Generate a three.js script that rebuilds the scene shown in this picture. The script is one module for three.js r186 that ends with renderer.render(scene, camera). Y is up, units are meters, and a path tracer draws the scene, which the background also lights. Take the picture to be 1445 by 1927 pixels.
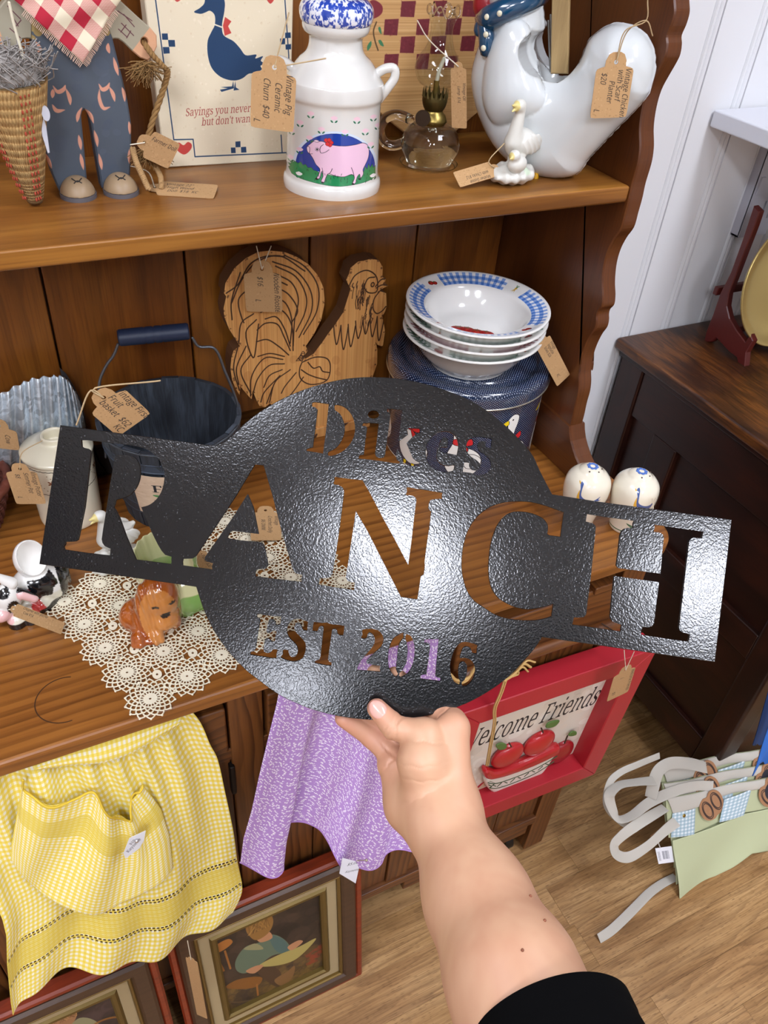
import * as THREE from 'three';
import { RoundedBoxGeometry } from 'three/addons/geometries/RoundedBoxGeometry.js';
import { RectAreaLightUniformsLib } from 'three/addons/lights/RectAreaLightUniformsLib.js';
import { mergeGeometries } from 'three/addons/utils/BufferGeometryUtils.js';

// ---------- camera, light and exposure ----------
const scene = new THREE.Scene();
const camera = new THREE.PerspectiveCamera(64.889, 1445 / 1927, 0.02, 30);
camera.position.set(0, 1.45, 0);
camera.rotation.set(-0.69557, -0.51039, 0.09148, 'YXZ');
const renderer = new THREE.WebGLRenderer({ antialias: true });
renderer.toneMapping = THREE.LinearToneMapping;
renderer.toneMappingExposure = 1.0;
renderer.shadowMap.enabled = true;
scene.background = new THREE.Color(0xdfe8f5);
RectAreaLightUniformsLib.init();
const CEIL = 2.5;
// ceiling troffers: x, z, width, depth, strength
const TROFFERS = [[-0.66, 1.36, 0.34, 0.6], [0.38, 1.98, 0.34, 0.6], [-1.66, 2.22, 0.34, 0.6], [1.0, 0.35, 0.34, 0.9], [-0.75, -0.02, 0.34, 0.9]];
const TROFFER_POWER = [30, 28, 22, 15, 15];

// ---------- helpers ----------
let seed = 20160;
function rnd() { seed = (seed * 1664525 + 1013904223) >>> 0; return seed / 4294967296; }
const lerp = (a, b, t) => a + (b - a) * t, clamp = (x, a = 0, b = 1) => Math.min(b, Math.max(a, x));
const sstep = (a, b, x) => { const t = clamp((x - a) / (b - a)); return t * t * (3 - 2 * t); };
function hash(x, y, s = 0) { let h = (x * 374761393 + y * 668265263 + s * 2147483647) | 0; h = Math.imul(h ^ (h >>> 13), 1274126177); return ((h ^ (h >>> 16)) >>> 0) / 4294967296; }
function vnoise(x, y, s = 0, px = 0, py = 0) {      // value noise, optionally periodic
  const xi = Math.floor(x), yi = Math.floor(y), fx = x - xi, fy = y - yi, u = fx * fx * (3 - 2 * fx), v = fy * fy * (3 - 2 * fy);
  const w = (i, p) => p ? ((i % p) + p) % p : i;
  const h = (a, b) => hash(w(a, px), w(b, py), s);
  return lerp(lerp(h(xi, yi), h(xi + 1, yi), u), lerp(h(xi, yi + 1), h(xi + 1, yi + 1), u), v);
}
function fbm(x, y, s = 0, oct = 4, px = 0, py = 0) { let a = 0, k = 0.5, t = 0; for (let i = 0; i < oct; i++) { a += k * vnoise(x, y, s + i, px, py); t += k; x *= 2; y *= 2; px *= 2; py *= 2; k *= 0.5; } return a / t; }
function dataTex(w, h, fn, linear = false) {
  const d = new Uint8Array(w * h * 4);
  for (let y = 0; y < h; y++) for (let x = 0; x < w; x++) { const c = fn(x / w, y / h), i = (y * w + x) * 4; d[i] = clamp(c[0], 0, 255); d[i + 1] = clamp(c[1], 0, 255); d[i + 2] = clamp(c[2], 0, 255); d[i + 3] = c.length > 3 ? c[3] : 255; }
  const t = new THREE.DataTexture(d, w, h); t.magFilter = THREE.LinearFilter; t.minFilter = THREE.LinearMipmapLinearFilter; t.generateMipmaps = true;
  t.wrapS = t.wrapT = THREE.RepeatWrapping; if (!linear) t.colorSpace = THREE.SRGBColorSpace; t.needsUpdate = true; return t;
}
function canvasTex(w, h, draw) {
  const c = document.createElement('canvas'); c.width = w; c.height = h; const g = c.getContext('2d'); draw(g, w, h);
  const t = new THREE.CanvasTexture(c); t.colorSpace = THREE.SRGBColorSpace; t.wrapS = t.wrapT = THREE.RepeatWrapping; return t;
}
const hex = (h) => [(h >> 16) & 255, (h >> 8) & 255, h & 255];
const mix3 = (a, b, t) => [lerp(a[0], b[0], t), lerp(a[1], b[1], t), lerp(a[2], b[2], t)];
// wood: grain runs along u. lines = dark growth lines per metre of v, len/wid = metres that one tile covers
function woodTex({ base, dark, lite, lines = 60, line = 0.5, warp = 0.02, fine = 0.25, blot = 0.4, pores = 0, s = 1, len = 0.6, wid = 0.3, w = 768, h = 512, knots = 0 }) {
  const B = hex(base), D = hex(dark), L = hex(lite), n = Math.max(2, Math.round(lines * wid));
  const t = dataTex(w, h, (u, v) => {
    let wv = (fbm(u * 3, v * 4, s, 3, 3, 4) - 0.5) * warp / wid * 2;
    for (let k = 0; k < knots; k++) { const ku = hash(k, 3, s), kv = hash(k, 9, s), du = (u - ku - Math.round(u - ku)) * len, dv = (v - kv - Math.round(v - kv)) * wid, r = Math.exp(-(du * du * 160 + dv * dv * 900)); wv += r * 0.05 * Math.sign(dv || 1); }
    const q = (v + wv) * n, sp = vnoise(Math.floor(q), 0, s + 7, n, 0), g = q - Math.floor(q);
    const ln = Math.pow(sstep(0.15, 0.92, g) * (1 - sstep(0.92, 1, g)), 1.6) * (0.4 + 0.6 * sp) * (0.65 + 0.35 * fbm(u * 8, v * 20, s + 30, 2, 8, 20));
    const bl = fbm(u * 4, v * 6, s + 11, 4, 4, 6), fi = fbm(u * 14, v * 160, s + 21, 3, 14, 160);
    let c = mix3(B, L, clamp(blot * (bl - 0.5) * 2.2 + fine * (fi - 0.5) * 1.6 + 0.3));
    c = mix3(c, D, clamp(line * ln + fine * clamp(0.45 - fi) * 1.6 + blot * clamp(0.42 - bl) * 1.5));
    if (pores) { const p = vnoise(u * len * 90, v * wid * 2600, s + 41); if (p > 0.78) c = mix3(c, D, pores * (p - 0.78) * 4.5); }
    return c;
  });
  t.repeat.set(1 / len, 1 / wid); return t;
}
const M = {};                                      // shared materials
function std(color, rough = 0.6, extra = {}) { return new THREE.MeshStandardMaterial({ color, roughness: rough, ...extra }); }
function phys(color, rough = 0.3, extra = {}) { return new THREE.MeshPhysicalMaterial({ color, roughness: rough, ...extra }); }

const names = {};
function numbered(n) { const k = names[n] = (names[n] ?? -1) + 1; return k ? n + '_' + String(k).padStart(3, '0') : n; }
function tag(o, label, category, group) { o.userData.label = label; o.userData.category = category; if (group) o.userData.group = group; return o; }
function thing(name, label, category, pos = [0, 0, 0], group) {
  const o = new THREE.Group(); o.name = numbered(name); o.position.set(...pos); scene.add(o); return tag(o, label, category, group);
}
function basis(o, F) {                            // F = [origin, u axis, v axis]
  const U = new THREE.Vector3(...F[1]).normalize(), V = new THREE.Vector3(...F[2]).normalize(), N = new THREE.Vector3().crossVectors(U, V).normalize(); V.crossVectors(N, U);
  o.position.set(...F[0]); o.quaternion.setFromRotationMatrix(new THREE.Matrix4().makeBasis(U, V, N)); return o;
}
function flatThing(name, label, category, F, group) { return basis(thing(name, label, category, [0, 0, 0], group), F); }
function part(parent, name, geo, m, label) {
  const o = new THREE.Mesh(Array.isArray(geo) ? merge(geo) : geo, m); o.name = numbered(name); o.castShadow = o.receiveShadow = true; parent.add(o); if (label) o.userData.label = label; return o;
}
function wpart(parent, name, geo, m, label) { const o = part(parent, name, geo, m, label); o.geometry.translate(-parent.position.x, -parent.position.y, -parent.position.z); return o; } // geometry given in world metres
function struct(name, geo, m) { const o = new THREE.Mesh(Array.isArray(geo) ? merge(geo) : geo, m); o.name = name; o.castShadow = o.receiveShadow = true; o.userData.kind = 'structure'; scene.add(o); return o; }
function structGroup(name) { const o = new THREE.Group(); o.name = name; o.userData.kind = 'structure'; scene.add(o); return o; }
function merge(list) { return mergeGeometries(list.map((g) => { g = g.index ? g.toNonIndexed() : g; for (const k of Object.keys(g.attributes)) if (!['position', 'normal', 'uv', 'color'].includes(k)) g.deleteAttribute(k); g.clearGroups(); return g; })); }
// box-projected uv in metres; grain = 'x' | 'y' | 'z' is the axis that runs along u
function gridUV(g0, grain = 'x', off) {
  const g = g0.index ? g0.toNonIndexed() : g0, P = g.attributes.position, N = g.attributes.normal, uv = new Float32Array(P.count * 2);
  const o = off ?? [rnd() * 3, rnd() * 3];
  for (let i = 0; i < P.count; i++) {
    const p = { x: P.getX(i), y: P.getY(i), z: P.getZ(i) }, b = i - i % 3;
    const n = { x: 0, y: 0, z: 0 }; for (let k = b; k < b + 3; k++) { n.x += N.getX(k); n.y += N.getY(k); n.z += N.getZ(k); }
    const ax = Math.abs(n.x) > Math.abs(n.y) ? (Math.abs(n.x) > Math.abs(n.z) ? 'x' : 'z') : (Math.abs(n.y) > Math.abs(n.z) ? 'y' : 'z');
    const rest = ['x', 'y', 'z'].filter((a) => a !== ax); let ua = grain, va = rest.find((a) => a !== grain);
    if (ax === grain) { ua = rest[0]; va = rest[1]; }
    uv[2 * i] = p[ua] + o[0]; uv[2 * i + 1] = p[va] + o[1];
  }
  g.setAttribute('uv', new THREE.BufferAttribute(uv, 2)); return g;
}
// box from min to max corner with rounded edges
function box(x0, y0, z0, x1, y1, z1, grain = 'x', r = 0.0015, off) {
  const w = x1 - x0, h = y1 - y0, d = z1 - z0, rr = Math.min(r, w * 0.45, h * 0.45, d * 0.45);
  const g = rr > 0 ? new RoundedBoxGeometry(w, h, d, 2, rr) : new THREE.BoxGeometry(w, h, d);
  g.translate((x0 + x1) / 2, (y0 + y1) / 2, (z0 + z1) / 2); return gridUV(g, grain, off);
}
const V2 = (a) => { const r = []; for (let i = 0; i < a.length; i += 2) r.push(new THREE.Vector2(a[i], a[i + 1])); return r; };
function smooth(a, closed = true, n = 3) {        // Catmull-Rom through traced 2-D points
  const p = V2(a).map((q) => new THREE.Vector3(q.x, q.y, 0)), c = new THREE.CatmullRomCurve3(p, closed, 'centripetal');
  return c.getPoints(p.length * n).map((q) => new THREE.Vector2(q.x, q.y)).slice(0, closed ? -1 : undefined);
}
function slab(outline, depth, { holes = [], bevel = 0, z = 0, grain = 'x', seg = 1 } = {}) {   // extrude towards +n, from z to z + depth
  const s = new THREE.Shape(outline); for (const h of holes) s.holes.push(new THREE.Path(h));
  const g = new THREE.ExtrudeGeometry(s, { depth: depth - 2 * bevel, bevelEnabled: bevel > 0, bevelThickness: bevel, bevelSize: bevel, bevelOffset: -bevel, bevelSegments: seg, curveSegments: 12 });
  g.translate(0, 0, z + bevel); return gridUV(g, grain, [0, 0]);
}
function lathe(prof, seg = 64) { return new THREE.LatheGeometry(prof.map((p) => new THREE.Vector2(Math.max(p[0], 1e-5), p[1])), seg); }
function roundProf(prof, n = 5, closed = false) { return new THREE.CatmullRomCurve3(prof.map((p) => new THREE.Vector3(p[0], p[1], 0)), closed, 'centripetal').getPoints(prof.length * n).map((p) => [p.x, p.y]); }
const v3 = (p) => Array.isArray(p) ? new THREE.Vector3(...p) : p;
function tube(pts, r, seg = 6, n, closed = false) {
  const c = new THREE.CatmullRomCurve3(pts.map(v3), closed, 'centripetal');
  const g = new THREE.TubeGeometry(c, n ?? pts.length * 6, r, seg, closed); if (closed) return g;
  const e = [g]; for (const t of [0, 1]) { const s = new THREE.SphereGeometry(r, seg, 4); const q = c.getPoint(t); s.translate(q.x, q.y, q.z); e.push(s); } return merge(e);
}
function ball(p, rx, ry = rx, rz = rx, a = 20, b = 14) { const g = new THREE.SphereGeometry(1, a, b); g.scale(rx, ry, rz); return g.translate(...p); }
function sheet(nu, nv, fn, th = 0.0012) {         // cloth: fn(s, t) -> [x, y, z]; both faces and edges
  const P = [], UV = [], I = [], R = nu + 1, L = R * (nv + 1), S = [];
  for (let j = 0; j <= nv; j++) for (let i = 0; i <= nu; i++) { const q = fn(i / nu, j / nv); S.push(v3(q.p ?? q)); UV.push(...(q.uv ?? [i / nu, j / nv])); }
  const at = (i, j) => S[clamp(j, 0, nv) * R + clamp(i, 0, nu)], du = new THREE.Vector3(), dv = new THREE.Vector3(), n = new THREE.Vector3();
  for (let k = 0; k < 2; k++) for (let j = 0; j <= nv; j++) for (let i = 0; i <= nu; i++) {
    du.subVectors(at(i + 1, j), at(i - 1, j)); dv.subVectors(at(i, j + 1), at(i, j - 1)); n.crossVectors(dv, du).normalize().multiplyScalar(k ? -th / 2 : th / 2);
    const q = at(i, j); P.push(q.x + n.x, q.y + n.y, q.z + n.z);
  }
  const quad = (a, b, c, d) => I.push(a, b, c, b, d, c);
  for (let j = 0; j < nv; j++) for (let i = 0; i < nu; i++) { const a = j * R + i; quad(a + R, a + R + 1, a, a + 1); quad(L + a, L + a + 1, L + a + R, L + a + R + 1); }
  for (let i = 0; i < nu; i++) { const b = nv * R + i; quad(i, i + 1, L + i, L + i + 1); quad(b + 1, b, L + b + 1, L + b); }
  for (let j = 0; j < nv; j++) { const a = j * R, b = a + nu; quad(a + R, a, L + a + R, L + a); quad(b, b + R, L + b, L + b + R); }
  const g = new THREE.BufferGeometry(); g.setAttribute('position', new THREE.Float32BufferAttribute(P, 3)); g.setAttribute('uv', new THREE.Float32BufferAttribute([...UV, ...UV], 2)); g.setIndex(I); g.computeVertexNormals(); return g;
}
// ---------- solids from a distance field (surface nets), for bodies and glazed figures ----------
function netSurface(f, lo, hi, cell, colour, sparse) {
  const n = [0, 1, 2].map((k) => Math.ceil((hi[k] - lo[k]) / cell) + 1), [nx, ny, nz] = n, F = new Float32Array(nx * ny * nz), id = new Int32Array(nx * ny * nz).fill(-1);
  const ix = (i, j, k) => (k * ny + j) * nx + i;
  if (sparse) {                                     // f is close to a distance: skip blocks far from the surface
    const b = 8, far = 1.5 * cell * b * .87;
    for (let K = 0; K < nz; K += b) for (let J = 0; J < ny; J += b) for (let I = 0; I < nx; I += b) {
      const d = f(lo[0] + (I + b / 2) * cell, lo[1] + (J + b / 2) * cell, lo[2] + (K + b / 2) * cell), skip = Math.abs(d) > far;
      for (let k = K; k < Math.min(K + b, nz); k++) for (let j = J; j < Math.min(J + b, ny); j++) for (let i = I; i < Math.min(I + b, nx); i++) F[ix(i, j, k)] = skip ? d : f(lo[0] + i * cell, lo[1] + j * cell, lo[2] + k * cell);
    }
  } else for (let k = 0; k < nz; k++) for (let j = 0; j < ny; j++) for (let i = 0; i < nx; i++) F[ix(i, j, k)] = f(lo[0] + i * cell, lo[1] + j * cell, lo[2] + k * cell);
  const P = [], I = [], N = [], Cc = [], E = cell * 0.5;
  for (let k = 0; k < nz - 1; k++) for (let j = 0; j < ny - 1; j++) for (let i = 0; i < nx - 1; i++) {
    let m = 0, x = 0, y = 0, z = 0;
    const c = (a, b, d) => F[ix(i + a, j + b, k + d)];
    const edge = (a, b, d, a2, b2, d2) => { const p = c(a, b, d), q = c(a2, b2, d2); if ((p < 0) !== (q < 0)) { const t = p / (p - q); m++; x += lerp(a, a2, t); y += lerp(b, b2, t); z += lerp(d, d2, t); } };
    for (const [b, d] of [[0, 0], [1, 0], [0, 1], [1, 1]]) { edge(0, b, d, 1, b, d); edge(b, 0, d, b, 1, d); edge(b, d, 0, b, d, 1); }
    if (!m) continue;
    const px = lo[0] + (i + x / m) * cell, py = lo[1] + (j + y / m) * cell, pz = lo[2] + (k + z / m) * cell; id[ix(i, j, k)] = P.length / 3; P.push(px, py, pz);
    const g = [f(px + E, py, pz) - f(px - E, py, pz), f(px, py + E, pz) - f(px, py - E, pz), f(px, py, pz + E) - f(px, py, pz - E)], l = Math.hypot(...g) || 1; N.push(g[0] / l, g[1] / l, g[2] / l);
    if (colour) Cc.push(...colour(px, py, pz));
  }
  const quad = (a, b, c, d, flip) => { if (a < 0 || b < 0 || c < 0 || d < 0) return; flip ? I.push(a, c, b, b, c, d) : I.push(a, b, c, b, d, c); };
  for (let k = 1; k < nz - 1; k++) for (let j = 1; j < ny - 1; j++) for (let i = 1; i < nx - 1; i++) {
    const a = F[ix(i, j, k)] < 0;
    if (a !== F[ix(i + 1, j, k)] < 0) quad(id[ix(i, j - 1, k - 1)], id[ix(i, j, k - 1)], id[ix(i, j - 1, k)], id[ix(i, j, k)], !a);
    if (a !== F[ix(i, j + 1, k)] < 0) quad(id[ix(i - 1, j, k - 1)], id[ix(i - 1, j, k)], id[ix(i, j, k - 1)], id[ix(i, j, k)], !a);
    if (a !== F[ix(i, j, k + 1)] < 0) quad(id[ix(i - 1, j - 1, k)], id[ix(i, j - 1, k)], id[ix(i - 1, j, k)], id[ix(i, j, k)], !a);
  }
  const g = new THREE.BufferGeometry(); g.setAttribute('position', new THREE.Float32BufferAttribute(P, 3)); g.setAttribute('normal', new THREE.Float32BufferAttribute(N, 3));
  g.setAttribute('uv', new THREE.Float32BufferAttribute(new Float32Array(P.length / 3 * 2), 2));
  if (colour) g.setAttribute('color', new THREE.Float32BufferAttribute(Cc, 3)); g.setIndex(I); return g;
}
const smin = (a, b, k) => { const h = clamp(0.5 + 0.5 * (b - a) / k); return lerp(b, a, h) - k * h * (1 - h); };
const sdBall = (x, y, z, c, rx, ry = rx, rz = rx) => { const a = (x - c[0]) / rx, b = (y - c[1]) / ry, d = (z - c[2]) / rz, k = Math.hypot(a, b, d), q = Math.hypot(a / rx, b / ry, d / rz); return q > 1e-9 ? k * (k - 1) / q : -Math.min(rx, ry, rz); };
function sdCone(x, y, z, a, b, ra, rb) { const bx = b[0] - a[0], by = b[1] - a[1], bz = b[2] - a[2], t = clamp(((x - a[0]) * bx + (y - a[1]) * by + (z - a[2]) * bz) / (bx * bx + by * by + bz * bz)); return Math.hypot(x - a[0] - t * bx, y - a[1] - t * by, z - a[2] - t * bz) - lerp(ra, rb, t); }
function sdPoly(x, y, p) { let d = 1e9, s = 1; for (let i = 0, j = p.length - 1; i < p.length; j = i++) { const ex = p[j].x - p[i].x, ey = p[j].y - p[i].y, wx = x - p[i].x, wy = y - p[i].y, t = clamp((wx * ex + wy * ey) / (ex * ex + ey * ey)); d = Math.min(d, (wx - ex * t) ** 2 + (wy - ey * t) ** 2); const a = y >= p[i].y, b = y < p[j].y, c = ex * wy > ey * wx; if ((a && b && c) || (!a && !b && !c)) s = -s; } return s * Math.sqrt(d); }
const lin = (h) => { const c = new THREE.Color(h); return [c.r, c.g, c.b]; };
// ---------- textures for the large surfaces ----------
M.hutch = [1, 2, 3].map((s) => std(0xffffff, 0.34, { map: woodTex({ base: [0x7d4717, 0x703d13, 0x87501b][s - 1], dark: 0x371a07, lite: 0x8f5a1e, lines: 34, line: 0.28, warp: 0.03, fine: 0.35, blot: 0.5, s: s * 17, len: 0.55, wid: 0.2, knots: 1 }) }));
M.shelfWood = std(0xffffff, 0.3, { map: woodTex({ base: 0x7d4d1e, dark: 0x43240b, lite: 0xa87432, lines: 26, line: 0.3, warp: 0.03, fine: 0.3, blot: 0.7, s: 91, len: 0.9, wid: 0.25, knots: 1 }) });
M.sideWood = std(0xffffff, 0.34, { map: woodTex({ base: 0x4f2810, dark: 0x2a1206, lite: 0x683a15, lines: 20, line: 0.2, warp: 0.02, fine: 0.3, blot: 0.45, s: 113, len: 0.6, wid: 0.25 }) });
M.counter = std(0xffffff, 0.36, { map: woodTex({ base: 0x875220, dark: 0x452309, lite: 0xa97235, lines: 80, line: 0.6, warp: 0.012, fine: 0.25, blot: 0.35, s: 47, len: 0.8, wid: 0.34, w: 1024, h: 1024, knots: 1 }) });
M.base = [1, 2].map((s) => std(0xffffff, 0.42, { map: woodTex({ base: 0x6c3f1c, dark: 0x35190a, lite: 0x8a5928, lines: 80, line: 0.7, warp: 0.018, fine: 0.3, blot: 0.35, s: 60 + s * 5, len: 0.6, wid: 0.2, knots: 1 }) }));
M.baseDark = std(0xffffff, 0.5, { map: woodTex({ base: 0x54301a, dark: 0x2c160a, lite: 0x6d4324, lines: 60, line: 0.5, warp: 0.04, s: 77, len: 0.5, wid: 0.2, w: 384, h: 256 }) });
M.dark = std(0xffffff, 0.38, { map: woodTex({ base: 0x29120b, dark: 0x150805, lite: 0x3f1b0f, lines: 18, line: 0.3, warp: 0.06, fine: 0.3, blot: 0.8, s: 133, len: 0.5, wid: 0.4, w: 512, h: 512 }) });
M.darkTop = std(0xffffff, 0.33, { map: woodTex({ base: 0x3f2213, dark: 0x1d0d07, lite: 0x86501f, lines: 50, line: 0.45, warp: 0.05, fine: 0.5, blot: 0.9, pores: 0.5, s: 151, len: 0.4, wid: 0.3, w: 512, h: 512 }) });
M.plank = [1, 2, 3, 4].map((s) => std(0xffffff, 0.4, { map: woodTex({ base: [0xa67d4f, 0x9b7346, 0xad8556, 0xa07848][s - 1], dark: 0x5c3f24, lite: 0xc9a270, lines: 44, line: 0.4, warp: 0.06, fine: 0.55, blot: 0.7, pores: 0.8, s: 200 + s * 9, len: 0.7, wid: 0.15, w: 768, h: 256, knots: s % 2 }) }));
M.white = std(0xe9eaec, 0.5); M.ceil = std(0xe8e8e6, 0.9); M.wallPlain = std(0xdadada, 0.8);

// ---------- the room ----------
const X0 = -2.8, X1 = 3.0, Z0 = -1.0, Z1 = 3.6;
{
  const fl = structGroup('floor');
  part(fl, 'subfloor', box(X0 - .1, -.12, Z0 - .1, X1 + .1, -.006, Z1 + .1, 'x', 0), M.plank[1]);
  const W = .0745; let row = 0;
  for (let z = -.519 - 7 * W; z < 0.3; z += W, row++) {              // strips of the floor in view, each laid with staggered ends
    let x = -.9 + hash(row, 4) * .4; const zz = Math.max(z, Z0 + .001);
    if (z + W < Z0) continue;
    while (x < 1.9) { const len = .38 + hash(row, Math.round(x * 100), 3) * .35; let e = Math.abs(x + len - .736) < .19 && row === 7 ? .736 : x + len;
      part(fl, 'plank', box(x + .0001, -.008, zz + .0001, e - .0001, 0, z + W - .0001, 'x', .0004), M.plank[Math.floor(rnd() * 4)]); x = e; }
  }
  struct('ceiling', box(X0 - .1, CEIL, Z0 - .1, X1 + .1, CEIL + .1, Z1 + .1, 'x', 0), M.ceil);
  struct('wall_left', box(X0 - .1, 0, Z0, X0, CEIL, Z1, 'x', 0), M.wallPlain);
  struct('wall_right', box(X1, 0, Z0, X1 + .1, CEIL, Z1, 'x', 0), M.wallPlain);
  struct('wall_front', box(X0 - .1, 0, Z1, X1 + .1, CEIL, Z1 + .1, 'x', 0), M.wallPlain);
  const wb = structGroup('wall_back');
  part(wb, 'backing', box(X0 - .1, 0, Z0 - .1, X1 + .1, CEIL, Z0 - .012, 'x', 0), M.wallPlain);
  // beaded boards: each a flat face with a double bead along its right edge
  const prof = [0, 0]; const w = .0945; prof.push(0, .012, w - .022, .012, w - .0205, .008);
  const bead = (c, r) => { for (let i = 0; i <= 6; i++) { const a = Math.PI * (1 - i / 6); prof.push(c + r * Math.cos(a), .008 + r * 1.05 * Math.sin(a)); } };
  bead(w - .0145, .005); bead(w - .005, .0042); prof.push(w, 0);
  const bg = slab(V2(prof), CEIL, { grain: 'z' }); bg.rotateX(-Math.PI / 2);       // profile (x, depth) -> x, -z
  bg.scale(1, 1, -1); const ps = bg.attributes.position, nn = bg.attributes.normal, ix = []; for (let i = 0; i < ps.count; i += 3) ix.push(i, i + 2, i + 1); bg.setIndex(ix);
  for (let k = -6; k < 13; k++) { const o = part(wb, 'beaded_board', bg, M.white); o.position.set(1.0455 - w + k * w, 0, Z0 - .012); }
}
// ceiling lights: a white frame, a diffuser that glows, and the light of the same size just below it
TROFFERS.forEach(([x, z, w, d], i) => {
  const t = thing('ceiling_light', `recessed ceiling light panel number ${i + 1} above the shop floor`, 'ceiling light', [x, CEIL, z], 'ceiling light panels');
  t.userData.label = ['ceiling light panel behind the viewer, left of the middle', 'ceiling light panel over the back of the shop, right of the middle', 'ceiling light panel at the far left of the shop', 'ceiling light panel over the right of the dark cabinet', 'ceiling light panel over the left end of the hutch'][i];
  const e = .02, f = []; f.push(box(-w / 2 - e, -.012, -d / 2 - e, w / 2 + e, 0, -d / 2, 'x', 0), box(-w / 2 - e, -.012, d / 2, w / 2 + e, 0, d / 2 + e, 'x', 0), box(-w / 2 - e, -.012, -d / 2, -w / 2, 0, d / 2, 'x', 0), box(w / 2, -.012, -d / 2, w / 2 + e, 0, d / 2, 'x', 0));
  part(t, 'frame', f, M.white);
  part(t, 'diffuser', box(-w / 2, -.008, -d / 2, w / 2, -.002, d / 2, 'x', 0), std(0xffffff, 0.5, { emissive: new THREE.Color(0xeef3ff), emissiveIntensity: TROFFER_POWER[i] * .9 }));
  const L = new THREE.RectAreaLight(0xecf1ff, TROFFER_POWER[i], w, d); L.position.set(x, CEIL - .013, z); L.rotation.x = -Math.PI / 2; scene.add(L); L.name = 'troffer_light';
});
// slotted shelf standard and white shelf on the back wall
{
  const s = thing('wall_standard', 'white metal slotted upright screwed to the beadboard wall', 'shelf upright', [1.255, .948, Z0]);
  const x0 = -.038, x1 = .03, sh = [new THREE.Vector2(x0, 0), new THREE.Vector2(x1, 0), new THREE.Vector2(x1, 1.1), new THREE.Vector2(x0, 1.1)], holes = [];
  for (let k = 0; k < 13; k++) for (const dx of [.0005, .0135]) { const y = .03 + k * .052 + (k > 0 ? .012 : 0); holes.push(V2([x0 + .036 + dx * 1.25, y, x0 + .036 + dx * 1.25, y + .032, x0 + .0405 + dx * 1.25, y + .032, x0 + .0405 + dx * 1.25, y])); }
  M.metalWhite = std(0xc3c3cc, 0.45);
  part(s, 'channel', [slab(sh.map((p) => p.clone()), .003, { holes, z: .017, grain: 'y' }), box(x0, 0, 0, x0 + .003, 1.1, .019, 'y', 0), box(x1 - .003, 0, 0, x1, 1.1, .019, 'y', 0), box(x0, 0, .002, x1, .003, .019, 'y', 0)], M.metalWhite);
  part(s, 'screw', ball([.012, .083, .0205], .006, .006, .003), std(0xdddde2, 0.3, { metalness: .6 }));
  part(s, 'clip', box(x0 + .004, .075, .018, x0 + .014, .105, .023, 'y', .001), M.metalWhite);
  const b = thing('wall_shelf', 'thin white shelf board carried on the slotted upright', 'shelf', [1.08, 1.15, Z0]);
  part(b, 'board', box(0, -.014, .004, 1.1, .011, .4, 'x', .003), std(0xe4e6ee, 0.35));
  part(b, 'bracket', box(.19, -.05, .018, .2, -.014, .3, 'z', .001), M.metalWhite);
  part(b, 'edge_clip', box(-.004, -.016, .39, .006, .013, .402, 'y', .001), std(0xd8d8dc, .4));
}
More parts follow.
